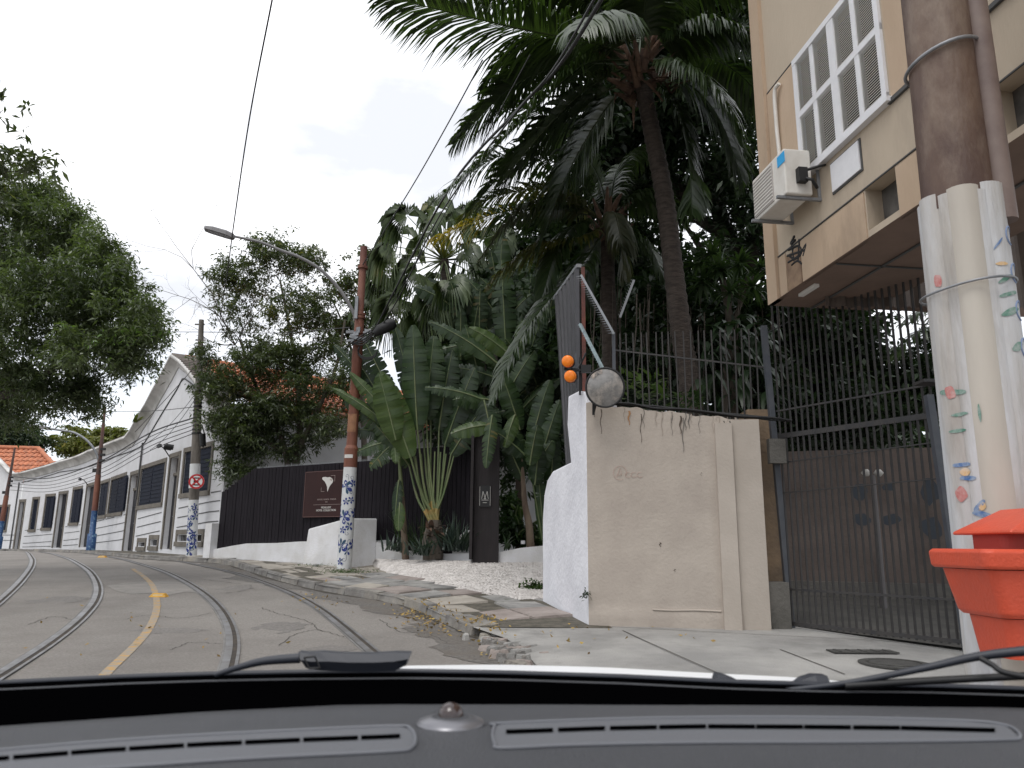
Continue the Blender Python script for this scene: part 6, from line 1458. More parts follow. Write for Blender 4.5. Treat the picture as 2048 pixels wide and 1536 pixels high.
dtree('broad dark tree mass behind the banana leaves and corrugated screen', o, [([o, P(1150, 800, 20), P(1120, 650, 20), P(1100, 560, 20)], .25, .1)],
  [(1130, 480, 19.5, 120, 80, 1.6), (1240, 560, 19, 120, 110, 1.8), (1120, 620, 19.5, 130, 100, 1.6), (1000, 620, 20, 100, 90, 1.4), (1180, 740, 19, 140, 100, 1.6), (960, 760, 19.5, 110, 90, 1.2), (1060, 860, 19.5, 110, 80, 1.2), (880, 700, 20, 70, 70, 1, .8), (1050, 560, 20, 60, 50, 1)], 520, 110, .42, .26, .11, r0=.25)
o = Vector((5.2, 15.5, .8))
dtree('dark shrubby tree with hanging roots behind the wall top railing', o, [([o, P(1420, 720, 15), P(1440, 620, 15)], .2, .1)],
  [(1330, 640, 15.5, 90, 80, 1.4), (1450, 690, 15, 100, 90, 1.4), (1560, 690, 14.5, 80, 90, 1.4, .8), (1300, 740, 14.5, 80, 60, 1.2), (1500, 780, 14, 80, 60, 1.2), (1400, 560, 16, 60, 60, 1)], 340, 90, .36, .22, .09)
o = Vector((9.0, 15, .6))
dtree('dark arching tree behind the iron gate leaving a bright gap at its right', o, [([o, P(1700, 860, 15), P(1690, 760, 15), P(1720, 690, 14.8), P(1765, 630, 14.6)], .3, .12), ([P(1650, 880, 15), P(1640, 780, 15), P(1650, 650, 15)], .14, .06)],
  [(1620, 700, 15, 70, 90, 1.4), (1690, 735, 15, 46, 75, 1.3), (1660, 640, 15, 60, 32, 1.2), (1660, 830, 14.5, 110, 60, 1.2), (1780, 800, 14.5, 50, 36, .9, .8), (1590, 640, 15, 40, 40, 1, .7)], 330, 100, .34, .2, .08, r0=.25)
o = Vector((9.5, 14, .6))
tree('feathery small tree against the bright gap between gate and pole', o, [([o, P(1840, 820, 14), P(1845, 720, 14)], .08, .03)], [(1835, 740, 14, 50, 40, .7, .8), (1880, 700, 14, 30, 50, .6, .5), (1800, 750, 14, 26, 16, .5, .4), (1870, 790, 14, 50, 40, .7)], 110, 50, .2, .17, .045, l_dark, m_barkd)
# distant woodland mass low behind everything on the right
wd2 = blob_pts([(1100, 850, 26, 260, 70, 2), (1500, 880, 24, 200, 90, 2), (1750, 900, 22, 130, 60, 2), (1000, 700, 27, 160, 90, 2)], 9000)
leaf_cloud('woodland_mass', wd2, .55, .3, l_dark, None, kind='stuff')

# hanging aerial roots / vines
vn = empty('hanging_vines', P(1330, 640, 14), 'pale hanging vine strands in front of the dark trees above the wall', 'vine'); b = MB()
for i in range(60):
    px = random.uniform(1180, 1560); y0 = random.uniform(560, 640); y1 = y0+random.uniform(60, 190); Y = random.uniform(12.5, 14.5); b.tube([P(px, y0, Y), P(px+random.uniform(-4, 4), (y0+y1)/2, Y), P(px+random.uniform(-7, 7), y1, Y)], random.uniform(.005, .014), 4, cap=False)
b.build('vine_strands', m_bark, vn)

# ---------------------------------------------------------------- coconut palms
def boots(parent, c, r, n, m_):
    b = MB()
    for i in range(n):
        a = random.uniform(0, 2*pi); z = random.uniform(-.5, .35); d = Vector((cos(a), sin(a), random.uniform(.4, 1.4))).normalized(); p = c+Vector((cos(a)*r, sin(a)*r, z)); q = p+d*random.uniform(.3, .65)
        b.tube([p, p.lerp(q, .5)+Vector((0, 0, .03)), q], [.075, .05, .02], 5)
    return b.build('frond_bases', m_, parent)
o = P(1392, 830, 11.9); o.z = .6
cA = empty('coconut_palm', o, 'tall coconut palm with leaning trunk, huge drooping fronds and brown frond bases', 'palm tree')
q = catmull([o, P(1382, 790, 11.9), P(1366, 690, 11.9), P(1347, 540, 11.8), P(1330, 400, 11.7), P(1305, 270, 11.6), P(1285, 170, 11.5)], 14); b = MB()
b.tube(q, [lerp(.19, .135, i/(len(q)-1))*(1+.05*((i % 2)*2-1)) for i in range(len(q))], 14, smooth=True); b.build('trunk', m_ptrunk, cA)
boots(cA, P(1283, 150, 11.5), .16, 30, m_boot)
for ctrl, ll, dr in (
  ([(1270, 110, 11.4), (1180, 85, 11.2), (1060, 62, 10.8), (920, 30, 10.2), (765, -10, 9.6)], 1.2, .33), ([(1262, 120, 11.4), (1170, 130, 11), (1070, 215, 10.7), (975, 310, 10.4), (890, 385, 10.1)], 1.0, .3),
  ([(1262, 130, 11.4), (1170, 180, 11.2), (1080, 270, 11.2), (1000, 370, 11.2)], 1.0, .35), ([(1275, 100, 11.5), (1230, 10, 11.5), (1130, -60, 11.2), (980, -90, 11)], 1.0, .6),
  ([(1290, 100, 11.5), (1330, 10, 11.6), (1410, -40, 11.6), (1520, -40, 11.5)], .95, .6), ([(1298, 110, 11.4), (1370, 62, 11), (1440, 48, 10.6), (1515, 80, 10.3)], .8, .75),
  ([(1305, 140, 11.5), (1380, 170, 11.3), (1440, 240, 11.2), (1485, 360, 11.2)], .85, .5), ([(1292, 150, 11.5), (1345, 200, 11.2), (1375, 300, 11.1), (1385, 430, 11.1)], .75, .4),
  ([(1262, 145, 11.6), (1170, 215, 11.7), (1050, 300, 11.7), (935, 425, 11.6)], .95, .35), ([(1266, 150, 11.7), (1190, 250, 12), (1120, 380, 12.2), (1075, 510, 12.2)], .85, .35), ([(1262, 130, 11.8), (1150, 130, 12.2), (1030, 170, 12.4), (905, 290, 12.5)], .95, .35), ([(1278, 110, 11.6), (1290, 30, 12.3), (1330, -20, 13.4)], .9, .6), ([(1265, 120, 11.7), (1180, 90, 12.5), (1080, 120, 13.2), (990, 200, 13.8)], .9, .6),
  ([(1268, 100, 11.6), (1180, 20, 11.9), (1080, -20, 12), (960, -10, 11.8)], .95, .6), ([(1266, 115, 11.6), (1150, 70, 12), (1040, 100, 12.2), (960, 180, 12.3)], .85, .6), ([(1272, 100, 11.8), (1200, -20, 12.4), (1100, -60, 12.6)], .95, .6), ([(1285, 95, 11.2), (1290, 0, 10.6), (1300, -80, 10)], .9, .7), ([(1300, 130, 11.2), (1370, 130, 10.5), (1440, 190, 10.1), (1480, 290, 10)], .8, .7),
  ([(1270, 120, 11.3), (1235, 50, 10.4), (1195, 30, 9.4), (1150, 60, 8.6)], .9, .8), ([(1300, 120, 11.6), (1400, 110, 12.4), (1480, 150, 13), (1560, 240, 13.4)], .9, .6)):
    frond(cA, ctrl, ll, n=125, droop=dr*.8, width=.055)
# trailing dead fibres at the crown
straps('hanging_fibre', [(P(1283+random.uniform(-60, 60), 150+random.uniform(-20, 60), 11.4), (random.uniform(-1, 1), -.5, random.uniform(-.6, .8)), random.uniform(.4, .9), .05, .4) for _ in range(26)], m_boot, cA)
l_yelt = leafmat('yellow_leaflet', (.12, .12, .02), (.5, .33, .03), None, .45, .3, 2)
o = P(1222, 830, 13.6); o.z = .8
cB = empty('coconut_palm', o, 'shorter dark coconut palm with yellowing lower fronds behind the corrugated screen', 'palm tree')
q = catmull([o, P(1220, 700, 13.6), P(1216, 560, 13.6), P(1214, 450, 13.5)], 12); b = MB(); b.tube(q, [lerp(.17, .12, i/(len(q)-1)) for i in range(len(q))], 12); b.build('trunk', m_ptrunk, cB); boots(cB, P(1214, 450, 13.5), .13, 16, m_boot)
for ctrl, ll, dr, m_ in (
  ([(1210, 440, 13.4), (1120, 420, 13.2), (1000, 425, 12.9), (865, 478, 12.6)], .8, .45, l_coco), ([(1212, 430, 13.5), (1130, 335, 13.4), (1010, 310, 13.2), (900, 375, 13)], .8, .5, l_coco),
  ([(1214, 435, 13.3), (1228, 425, 12.9), (1240, 470, 12.7), (1248, 555, 12.7)], .6, .9, l_olive), ([(1208, 450, 13.4), (1150, 450, 13), (1110, 510, 12.7), (1085, 590, 12.5)], .7, .6, l_coco),
  ([(1205, 470, 13.2), (1150, 545, 12.6), (1085, 615, 12.1), (1025, 705, 11.8), (985, 800, 11.6)], .62, .45, l_coco), ([(1220, 430, 13.5), (1290, 390, 13.5), (1370, 430, 13.5)], .8, .6, l_coco),
  ([(1215, 420, 13.5), (1190, 340, 13.5), (1120, 250, 13.4), (1020, 215, 13.2), (950, 270, 13)], .75, .5, l_coco), ([(1218, 420, 13.6), (1240, 330, 13.8), (1310, 290, 14)], .8, .6, l_coco),
  ([(1208, 445, 13.3), (1130, 400, 12.9), (1040, 420, 12.6), (960, 520, 12.5)], .7, .55, l_olive), ([(1210, 450, 13.2), (1150, 480, 12.8), (1060, 500, 12.7), (975, 570, 12.6)], .65, .5, l_cocoy), ([(1212, 440, 13.4), (1100, 380, 13.6), (985, 395, 13.6), (915, 440, 13.6)], .7, .5, l_cocoy),
  ([(1210, 450, 13.6), (1180, 520, 13.8), (1170, 620, 13.9)], .7, .5, l_coco), ([(1216, 445, 13.5), (1290, 480, 13.2), (1330, 560, 13)], .7, .6, l_coco)):
    frond(cB, ctrl, ll, m_, n=90, droop=dr*.8, m2=l_yelt if ctrl[-1][0] == 865 else None)
# bluish frond seen beside the big pole through the gap
o = P(1960, 1000, 14); cC = empty('young_palm', Vector((8.6, 14.5, .5)), 'small palm whose dark fronds show against the bright gap by the foreground pole', 'palm tree')
frond(cC, [(1900, 800, 14), (1880, 680, 13.8), (1840, 660, 13.6), (1780, 720, 13.4)], .5, l_coco, n=45, droop=.5); frond(cC, [(1900, 800, 14), (1900, 650, 13.8), (1850, 620, 13.6), (1800, 650, 13.4)], .5, l_coco, n=45, droop=.5)
b = MB(); b.tube([Vector((8.6, 14.5, .5)), P(1905, 820, 14.2)], .1, 8); b.build('trunk', m_ptrunk, cC)

# ---------------------------------------------------------------- fan palm
o = P(915, 1060, 19.4); o.z = .9
fp = empty('fan_palm', o, 'fan palm with round pleated leaves and hanging dead strips behind the traveller palms', 'palm tree')
cc = P(888, 520, 19.2); b = MB(); b.tube(catmull([o, P(915, 850, 19.4), P(905, 680, 19.3), cc], 8), .13, 10); b.build('trunk', m_ptrunk, fp)
def fan(parent, c, crown, R_, m_=l_fan, n=30):
    c = np.array(tuple(c)); k0 = np.array(tuple(crown)); out = unit(c-k0); up = np.array([0, 0, 1.0]); view = np.array([-.05, -1, .25]); N_ = unit(view+rng.normal(size=3)*.3+out*.25); T = unit(out-N_*out.dot(N_)); S = np.cross(N_, T)
    V = []; Fq = []; k = 0; n_ = n
    for i in range(n_):
        a0 = lerp(-2.15, 2.15, i/n_); a1 = lerp(-2.15, 2.15, (i+1)/n_); am = (a0+a1)/2; Rr = R_*(1-.12*abs(am)/2.15)*rng.uniform(.9, 1.05)
        def q(a, r, z=0, dz=0): return c+(T*math.cos(a)+S*math.sin(a))*r+N_*z+np.array([0, 0, -dz])
        pl = .02*R_
        V += [q(a0, .06*R_), q(a1, .06*R_), q(am, .45*Rr, pl*2, .03*R_), q(lerp(a0, am, .1), .47*Rr, -pl, .05*R_), q(lerp(a1, am, .1), .47*Rr, -pl, .05*R_), q(am, .86*Rr, pl, .22*R_), q(am+.03, 1.02*Rr, 0, (.5+.45*rng.random())*R_), q(am-.01, 1.01*Rr, 0, (.5+.45*rng.random())*R_)]
        Fq += [(k, k+2, k+2, k+3), (k, k+1, k+2, k+2)]; Fq = Fq[:-2]
        Fq += [(k, k+1, k+2, k+3), (k+1, k+4, k+2, k+2)]; Fq = Fq[:-1]; Fq += [(k+1, k+4, k+5, k+2), (k+3, k+2, k+5, k+6), (k+2, k+5, k+6, k+7)]; k += 8
    b2 = npmesh('leaf', np.array(V), np.array(Fq), m_, parent)
    pe = MB(); a_ = Vector(crown); c_ = Vector(c); pe.tube([a_, a_.lerp(c_, .5)+Vector((0, 0, .08)), c_], [.022, .016, .01], 5); pe.build('petiole', m_petgr, parent)
for px, py, dy, s in ((815, 432, -.4, 62), (873, 415, .3, 58), (930, 425, .1, 50), (782, 492, -.5, 58), (768, 545, 0, 60), (800, 600, -.5, 62), (850, 615, -.7, 60), (905, 618, -.7, 52), (958, 560, .2, 56), (965, 480, .4, 55), (860, 470, .6, 55), (925, 500, -.6, 50), (745, 590, .2, 50), (835, 545, -.8, 50), (990, 520, .8, 55), (780, 640, .2, 48), (855, 445, -.9, 52), (905, 440, -.5, 50), (800, 470, .7, 56), (760, 510, .6, 50), (820, 520, 1, 60), (870, 590, -1, 50), (900, 560, -1.1, 50), (940, 530, .9, 54), (990, 470, -.3, 50), (840, 640, -.3, 46), (950, 610, .2, 50), (830, 665, .1, 45), (880, 560, .8, 50)):
    c = P(px, py, 19.2+dy); d_ = c-cc; fan(fp, c, cc, s/FP*19.2)
straps('dead_strips', [(P(random.uniform(830, 900), random.uniform(570, 630), 18.9+random.random()), (random.uniform(-.3, .3), -.2, -1), random.uniform(.5, 1.3), .025, .3) for _ in range(150)], mat('dry_palm_straw', (.16, .14, .08), .8, (.09, .08, .05), 4), fp)
straps('crown_stalks', [(cc, (random.uniform(-1, 1), random.uniform(-1, .5), random.uniform(.2, 1.2)), random.uniform(.6, 1.2), .05, .12) for _ in range(30)], l_cocoy, fp)

# ---------------------------------------------------------------- traveller palms and bananas
def px2(z): return (640+z[0]/3.072, 620+z[1]/3.072)
o = P(866, 1112, 16.9); o.z = .97
tv = empty('traveller_palm', o, 'traveller palm with orange green petioles spreading like a fan from its stubby trunk', 'palm tree')
b = MB(); q = [o, P(866, 1085, 16.9), P(868, 1062, 16.9), P(869, 1040, 16.9)]; b.tube(q, [.22, .24, .2, .14], 14); b.build('trunk', m_bark, tv)
straps('trunk_scales', [(P(868+random.uniform(-14, 14), random.uniform(1050, 1075), 16.7), (random.uniform(-1, 1), -.4, random.uniform(-.2, .9)), .25, .09, .3) for _ in range(20)], m_boot, tv)
def petiole(parent, a, c, bend=0, r=.035, Yb=16.9):
    b = MB(); m_ = a.lerp(c, .45)+Vector((bend, 0, 0)); q = catmull([a, a.lerp(m_, .35), m_, c], 4); n = len(q); b.m = 0
    h = max(2, int(n*.42)); b.tube(q[:h+1], [lerp(r*1.5, r, i/h) for i in range(h+1)], 6); b.m = 1; b.tube(q[h:], [lerp(r, .018, i/(n-h)) for i in range(n-h)], 6); return b.build('petiole', [m_petio, m_petgr], parent)
root = P(868, 1048, 16.85)
for pe, tip, wd, Y, mm, torn in (
    ((821, 915), (760, 744), 70, 16.5, l_banl, .12), ((835, 860), (826, 650), 66, 16.6, l_ban, .15), ((853, 840), (868, 672), 70, 16.9, l_ban, .5), ((812, 870), (700, 745), 34, 16.9, l_banl, .3),
    ((878, 860), (905, 700), 60, 17.1, l_band, .3), ((890, 890), (950, 735), 62, 17.1, l_band, .4), ((902, 910), (985, 790), 58, 17, l_band, .5), ((845, 850), (790, 655), 52, 17.1, l_band, .5),
    ((826, 905), (735, 790), 48, 17, l_ban, .4), ((862, 850), (842, 720), 40, 17.3, l_band, .2), ((818, 930), (752, 850), 44, 17.1, l_ban, .5)):
    pb = P(*pe, Y); petiole(tv, root+Vector((random.uniform(-.09, .09), 0, 0)), pb, (pb.x-root.x)*.15); blade(tv, pb, P(*tip, Y-.1), wd/FP*Y, mm, .02, torn)
for i in range(7):
    pb = P(lerp(822, 914, (i+.5)/7)+random.uniform(-4, 4), 915-12*sin(pi*(i+.5)/7), 16.8); petiole(tv, root+Vector((random.uniform(-.1, .1), 0, 0)), pb, (pb.x-root.x)*.15, .026)
o = P(812, 1100, 17.2); o.z = .97
t3 = empty('traveller_palm', o, 'slim banana like plant with a brown leaning stem left of the fan of petioles', 'palm tree')
b = MB(); q = catmull([o, P(808, 1060, 17.1), P(803, 980, 17), P(797, 900, 16.9)], 6); b.tube(q[:12], [lerp(.085, .06, i/11) for i in range(12)], 10); b.build('stem', m_drytr, t3)
b = MB(); b.tube(q[11:]+[P(790, 850, 16.8), P(782, 800, 16.8)], [lerp(.055, .02, i/(len(q)-11+1)) for i in range(len(q)-11+2)], 8); b.build('petiole', m_petgr, t3)
for ba, tip, wd, Y, mm, torn in (((792, 880), (758, 748), 64, 16.35, l_banl, .1), ((800, 1005), (797, 1062), 26, 16.8, l_banl, .05), ((798, 960), (790, 1040), 24, 16.9, l_band, .5), ((793, 880), (712, 905), 40, 17.1, l_ban, .8), ((786, 870), (690, 800), 46, 17.2, l_ban, .7), ((790, 860), (665, 776), 26, 17.0, l_banl, .3), ((792, 868), (700, 860), 40, 17.3, l_band, .8), ((790, 850), (700, 700), 44, 17.4, l_band, .5), ((795, 880), (740, 935), 40, 17.1, l_ban, .8), ((790, 890), (792, 925), 24, 16.6, l_banl, .05), ((800, 830), (705, 640), 44, 18.2, l_band, .6), ((760, 800), (668, 690), 40, 18.4, l_band, .8)):
    blade(t3, P(*ba, Y), P(*tip, Y-.15), wd/FP*Y, mm, .06, torn)
o = Vector((P(960, 1000, 18.3).x, 18.3, 1.0))
t4 = empty('traveller_palm', o, 'tall crowded banana leaved plant with torn ragged blades above the sign pillar', 'palm tree')
b = MB(); 
for px in (935, 960, 985): b.tube(catmull([Vector((P(px, 1000, 18.3).x, 18.3, 1.0)), P(px, 900, 18.3), P(px+10, 780, 18.2), P(px+5, 700, 18.1)], 5), .06, 8)
b.build('stem', m_barkd, t4)
hand = [((995, 727), (858, 643), 40, 17.0, l_ban, .7), ((1022, 712), (938, 655), 44, 17.2, l_banl, .05), ((1012, 700), (1003, 520), 60, 18, l_ban, .8), ((965, 799), (850, 775), 30, 16.4, l_ban, .9), ((968, 800), (985, 880), 60, 16.6, l_band, .6), ((985, 830), (972, 936), 34, 16.0, l_ban, .8),
  ((985, 850), (902, 868), 42, 16.2, l_banl, .15), ((980, 800), (905, 800), 44, 16.9, l_ban, .6), ((1010, 800), (1070, 700), 50, 17.4, l_ban, .3), ((1040, 860), (1000, 740), 50, 17.2, l_ban, .3), ((1030, 830), (1010, 895), 34, 16.4, l_banl, .1), ((1060, 900), (1100, 760), 50, 16.9, l_ban, .3), ((1080, 930), (1120, 800), 44, 16.7, l_ban, .4),
  ((1050, 910), (985, 860), 46, 16.4, l_band, .3), ((1060, 930), (1075, 850), 44, 16.3, l_ban, .3), ((1000, 640), (935, 560), 40, 18.2, l_ban, .5), ((1030, 650), (1060, 520), 50, 18.3, l_ban, .3), ((1040, 700), (1052, 640), 44, 17.6, l_banl, .1), ((960, 640), (915, 590), 34, 18.4, l_ban, .6), ((1050, 620), (960, 570), 40, 18.4, l_band, .5), ((980, 690), (880, 700), 44, 17.6, l_ban, .8), ((1000, 760), (905, 735), 44, 17.3, l_band, .7), ((960, 760), (930, 650), 46, 17.9, l_ban, .4), ((1040, 780), (1090, 620), 50, 17.9, l_band, .3), ((1000, 580), (1005, 470), 44, 18.7, l_ban, .2)]
for ba, tip, wd, Y, mm, torn in hand: blade(t4, P(*ba, Y), P(*tip, Y-.15), wd/FP*Y, mm, .08, torn)
for i in range(80):
    bx, by = random.uniform(900, 1110), random.uniform(600, 900); a_ = random.uniform(-2.6, -.5); l_ = random.uniform(80, 150); Y = random.uniform(18, 19); blade(t4, P(bx, by, Y), P(bx+cos(a_)*l_, by+sin(a_)*l_*.8, Y-.3), random.uniform(30, 50)/FP*Y, random.choice([l_band, l_band, l_ban]), .1, random.uniform(.5, 1), n=14)
o = P(1062, 1088, 17.0); o.z = 1.05
t5 = empty('banana_plant', o, 'banana plant with dry reddish stem behind the short planter wall by the white wall', 'banana plant')
b = MB(); b.tube(catmull([o, P(1058, 1050, 17), P(1050, 1010, 17), P(1046, 960, 17), P(1040, 900, 17)], 6), [lerp(.1, .04, i/24) for i in range(25)], 10); b.build('stem', m_drytr, t5)
for ba, tip, wd, Y, mm, torn in (((1085, 1080), (1050, 880), 4, 16.9, l_banl, 0), ((1090, 1090), (1075, 930), 30, 16.9, l_ban, .2), ((1046, 960), (1010, 880), 44, 17, l_band, .2), ((1060, 960), (1105, 880), 46, 16.7, l_ban, .2), ((1070, 970), (1080, 890), 40, 16.6, l_band, .2), ((1045, 950), (1030, 860), 44, 17.2, l_ban, .3), ((1100, 1000), (1110, 860), 40, 16.9, l_band, .3)): blade(t5, P(*ba, Y), P(*tip, Y-.15), wd/FP*Y, mm, .05, torn)
# low foliage behind the short planter
gp_ = empty('garden_shrub', P(1020, 1080, 17.4), 'mixed dark glossy shrub seen between the dark pillar and the timber post', 'shrub')
C = blob_pts([(1020, 1060, 17.6, 30, 30, .5), (1060, 1075, 17.8, 40, 20, .5), (1020, 1010, 18.0, 26, 30, .5), (1015, 960, 19, 20, 20, .4, .4)], 1500); leaf_cloud('crown', C, .2, .09, l_ban, gp_)
for i in range(16): bx, by = random.uniform(1002, 1075), random.uniform(1010, 1085); blade(gp_, P(bx, by, 17.3), P(bx+random.uniform(-22, 22), by-random.uniform(-5, 25), 17.0), .14, random.choice([l_ban, l_banl, l_band]), .1, 0, n=6)
b = MB(); b.tube([P(1046, 1088, 16.7), P(1046, 1081, 16.7)], .05, 10); b.build('garden_light', m_white, gp_)
# planter plants
l_lily = leafmat('lily_leaf', (.02, .035, .03), (.05, .075, .06), None, .4, .2, 1)
def clump(name, label, px, py, Y, n, l, w_, m_, spread=.5, dr=.25, group=None):
    c = P(px, py, Y); e = empty(name, c, label, 'plant', group); straps('leaf_blades', [((c.x+random.gauss(0, spread*.4), c.y+random.gauss(0, .08), c.z+random.uniform(0, .05)), (random.gauss(0, .5), random.gauss(-.15, .4), 1), l*random.uniform(.6, 1.15), w_, dr*random.uniform(.3, 1.5)) for _ in range(n)], m_, e); return e
clump('lily_clump', 'tall dark strap leaved lily clump in the planter left of the sign pillar', 912, 1104, 16.75, 90, .8, .045, l_lily, .45)
clump('lily_clump', 'lily clump spilling over the planter edge under the fan of petioles', 845, 1112, 16.5, 46, .5, .05, l_lily, .35, .5)
clump('lily_clump', 'small dark lily clump hanging over the left end of the planter', 790, 1104, 17.2, 34, .5, .05, l_lily, .3, .5)
for i, (px, py) in enumerate(((1000, 1108),)): clump('lily_clump', 'single drooping lily leaf tuft just right of the sign pillar foot', px+12, py-6, 16.2, 6, .4, .05, l_band, .1, .6)
clump('reed_clump', 'thin green reeds rising behind the left end of the planter', 838, 1108, 17.4, 60, 1.1, .03, l_ban, .5, .06)
# dracaena clumps over the railing
dr_ = empty('dracaena', P(1450, 640, 13), 'bushy dracaena with rosettes of broad strap leaves above the wall, left of the beige building', 'plant')
items = []
for px, py, Y, n in ((1440, 540, 12.8, 46), (1480, 528, 13, 46), (1405, 565, 12.9, 36), (1425, 508, 13.2, 40), (1505, 575, 12.8, 40), (1460, 585, 12.6, 40), (1520, 535, 13.2, 30), (1395, 530, 13.3, 20)):
    c = P(px, py, Y)
    for _ in range(n): v = unit(rng.normal(size=3)*[1, 1, .8]+[0, -.2, .35]); items.append((tuple(c), v, rng.uniform(.3, .55), .06, .35))
straps('leaf_blades', items, leafmat('dracaena_leaf', (.02, .045, .02), (.075, .12, .05), None, .36, .25, 1.5), dr_); b = MB(); b.tube([Vector((3.9, 13, .8)), P(1460, 640, 13), P(1445, 560, 12.9)], .06, 8); b.tube([P(1460, 660, 13), P(1500, 560, 13)], .04, 6); b.build('stem', m_bark, dr_)
d2 = empty('philodendron', P(1440, 830, 12), 'large drooping leaves hanging down behind the wall top beside the palm trunk', 'plant'); items = []
for _ in range(150): c = P(random.uniform(1395, 1545), random.uniform(630, 800), random.uniform(11.6, 13)); items.append((tuple(c), (random.uniform(-.6, .6), -.5, random.uniform(-.6, .3)), random.uniform(.35, .65), .11, .55))
straps('leaf_blades', items, l_band, d2)
b = MB(); b.tube([Vector((3.4, 12.2, .8)), P(1450, 760, 12.3), P(1460, 650, 12.4)], .05, 8); b.build('stem', m_bark, d2)
for (lb, x0, x1, y0, y1, n) in (('light green leafy bush behind the convex mirror at the wall top', 1240, 1330, 745, 800, 60), ('low dark leaves spilling along the wall top right of the mirror', 1290, 1400, 785, 825, 70)):
    e = empty('wall_top_bush', P((x0+x1)/2, y1, 10.6), lb, 'bush'); items = []
    for _ in range(n): c = P(random.uniform(x0, x1), random.uniform(y0, y1), random.uniform(10.2, 11)); items.append((tuple(c), (random.uniform(-1, 1), -.4, random.uniform(-.2, .9)), random.uniform(.12, .28), .07, .4))
    straps('leaf_blades', items, l_banl if x0 == 1240 else l_ban, e, 3)
# weeds, moss and litter
def weeds(px, py, n, spread, label, s=.1, dz=.1):
    c = G(px, py, dz); e = empty('weed_tuft', c, label, 'weeds'); C = np.array([(c.x+rng.normal()*spread, c.y+rng.normal()*spread*.5, 0) for _ in range(n)]); C[:, 2] = [sz(y)+.02+abs(rng.normal())*s*.7 for y in C[:, 1]]; leaf_cloud('leaves', C, s, s*.35, l_grass, e, droop=.1)
weeds(1070, 1186, 420, .11, 'leafy green weed tuft growing at the near corner of the white wall end', .11)
weeds(690, 1147, 520, .26, 'mossy weeds round the foot of the flower painted pole', .05)
weeds(640, 1134, 220, .3, 'thin weeds along the foot of the white bastion wall', .04)
weeds(1150, 1205, 90, .12, 'sparse weeds at the base of the white wall end', .04)
e = empty('wall_sprig', P(1172, 1188, 9.25), 'tiny dark sprig growing out of the white wall edge near its foot', 'plant'); c = P(1173, 1188, 9.3); leaf_cloud('leaves', np.array(tuple(c))+rng.normal(size=(50, 3))*.025+[.0, -.02, 0], .05, .02, l_dark, e)
C = []
for px, py, sx_w, sy_w, n in ((835, 1228, 50, 14, 110), (880, 1250, 60, 22, 150), (960, 1262, 40, 12, 60), (300, 1250, 260, 60, 26), (1250, 1290, 200, 20, 14), (640, 1200, 80, 22, 40), (980, 1290, 40, 26, 60), (1100, 1300, 120, 30, 16), (700, 1170, 60, 10, 30)):
    for _ in range(n): p = G(px+random.gauss(0, sx_w*.5), py+random.gauss(0, sy_w*.5)); C.append((p.x, p.y, (zg(p.y) if p.x < kx(p.y) else sz(p.y))+.02))
leaf_cloud('fallen_leaves', np.array(C), .06, .03, mat('dry_leaf_litter', (.2, .12, .045), .8, (.42, .3, .08), 9), None, droop=.0, kind='stuff')
# ---------------------------------------------------------------- the car we sit in
Z0 = EYE.z
car = empty('car', (0, .8, Z0-.3), 'grey dashboard, black wiper and white bonnet edge of the car filling the bottom', 'car')
# dashboard top: surface height varies slightly forwards
def dsh(px, py, Y): return P(px, py, Y)
def curve_edge(rows, m_, nm, smooth=True, xs=None):
    """rows: list of (Y, [(px,py)...]) polylines unprojected at that depth and lofted"""
    V = []; n = 0; R_ = []
    for Y, pts in rows:
        q = catmull([P(px, py, Y if not callable(Y) else Y(px)) for px, py in pts], 8); R_.append(q); n = len(q)
    b = MB(); b.mesh([p for r in R_ for p in r], [(j*n+i, j*n+i+1, (j+1)*n+i+1, (j+1)*n+i) for j in range(len(R_)-1) for i in range(n-1)], smooth); return b.build(nm, m_, car)
XS = [-500, -200, 0, 250, 500, 750, 1000, 1250, 1500, 1750, 2048, 2300, 2600]
def prof_line(f): return [(x, f(x)) for x in XS]
def top_edge(x): return np.interp(x, [-500, 0, 400, 800, 1100, 1400, 1700, 2048, 2600], [1492, 1452, 1424, 1404, 1400, 1403, 1408, 1416, 1432])
zt = Z0-.165
def at_z(px, py, z): return PZ(px, py, z)
# dashboard as sheet at nearly constant height
V = []; rows = [1, .8, .6, .4, .2, .08, .02, 0]
n = 60; xs_ = np.linspace(-600, 2700, n)
for k2, t in enumerate(rows):
    for x in xs_:
        ye = top_edge(x); y = lerp(ye, 2100, t); z = zt - .012*(1-min(1, t*12))**2 - (.0 if t > .02 else .004); p = at_z(x, y, z); V.append(p)
for x in xs_: p = at_z(x, top_edge(x), zt-.016); V.append(Vector((p.x, p.y+.01, p.z-.09)))
nr = len(rows)+1
b = MB(); b.mesh(V, [((j+1)*n+i, (j+1)*n+i+1, j*n+i+1, j*n+i) for j in range(nr-1) for i in range(n-1)], True); dash = b.build('dashboard', m_dash, car)
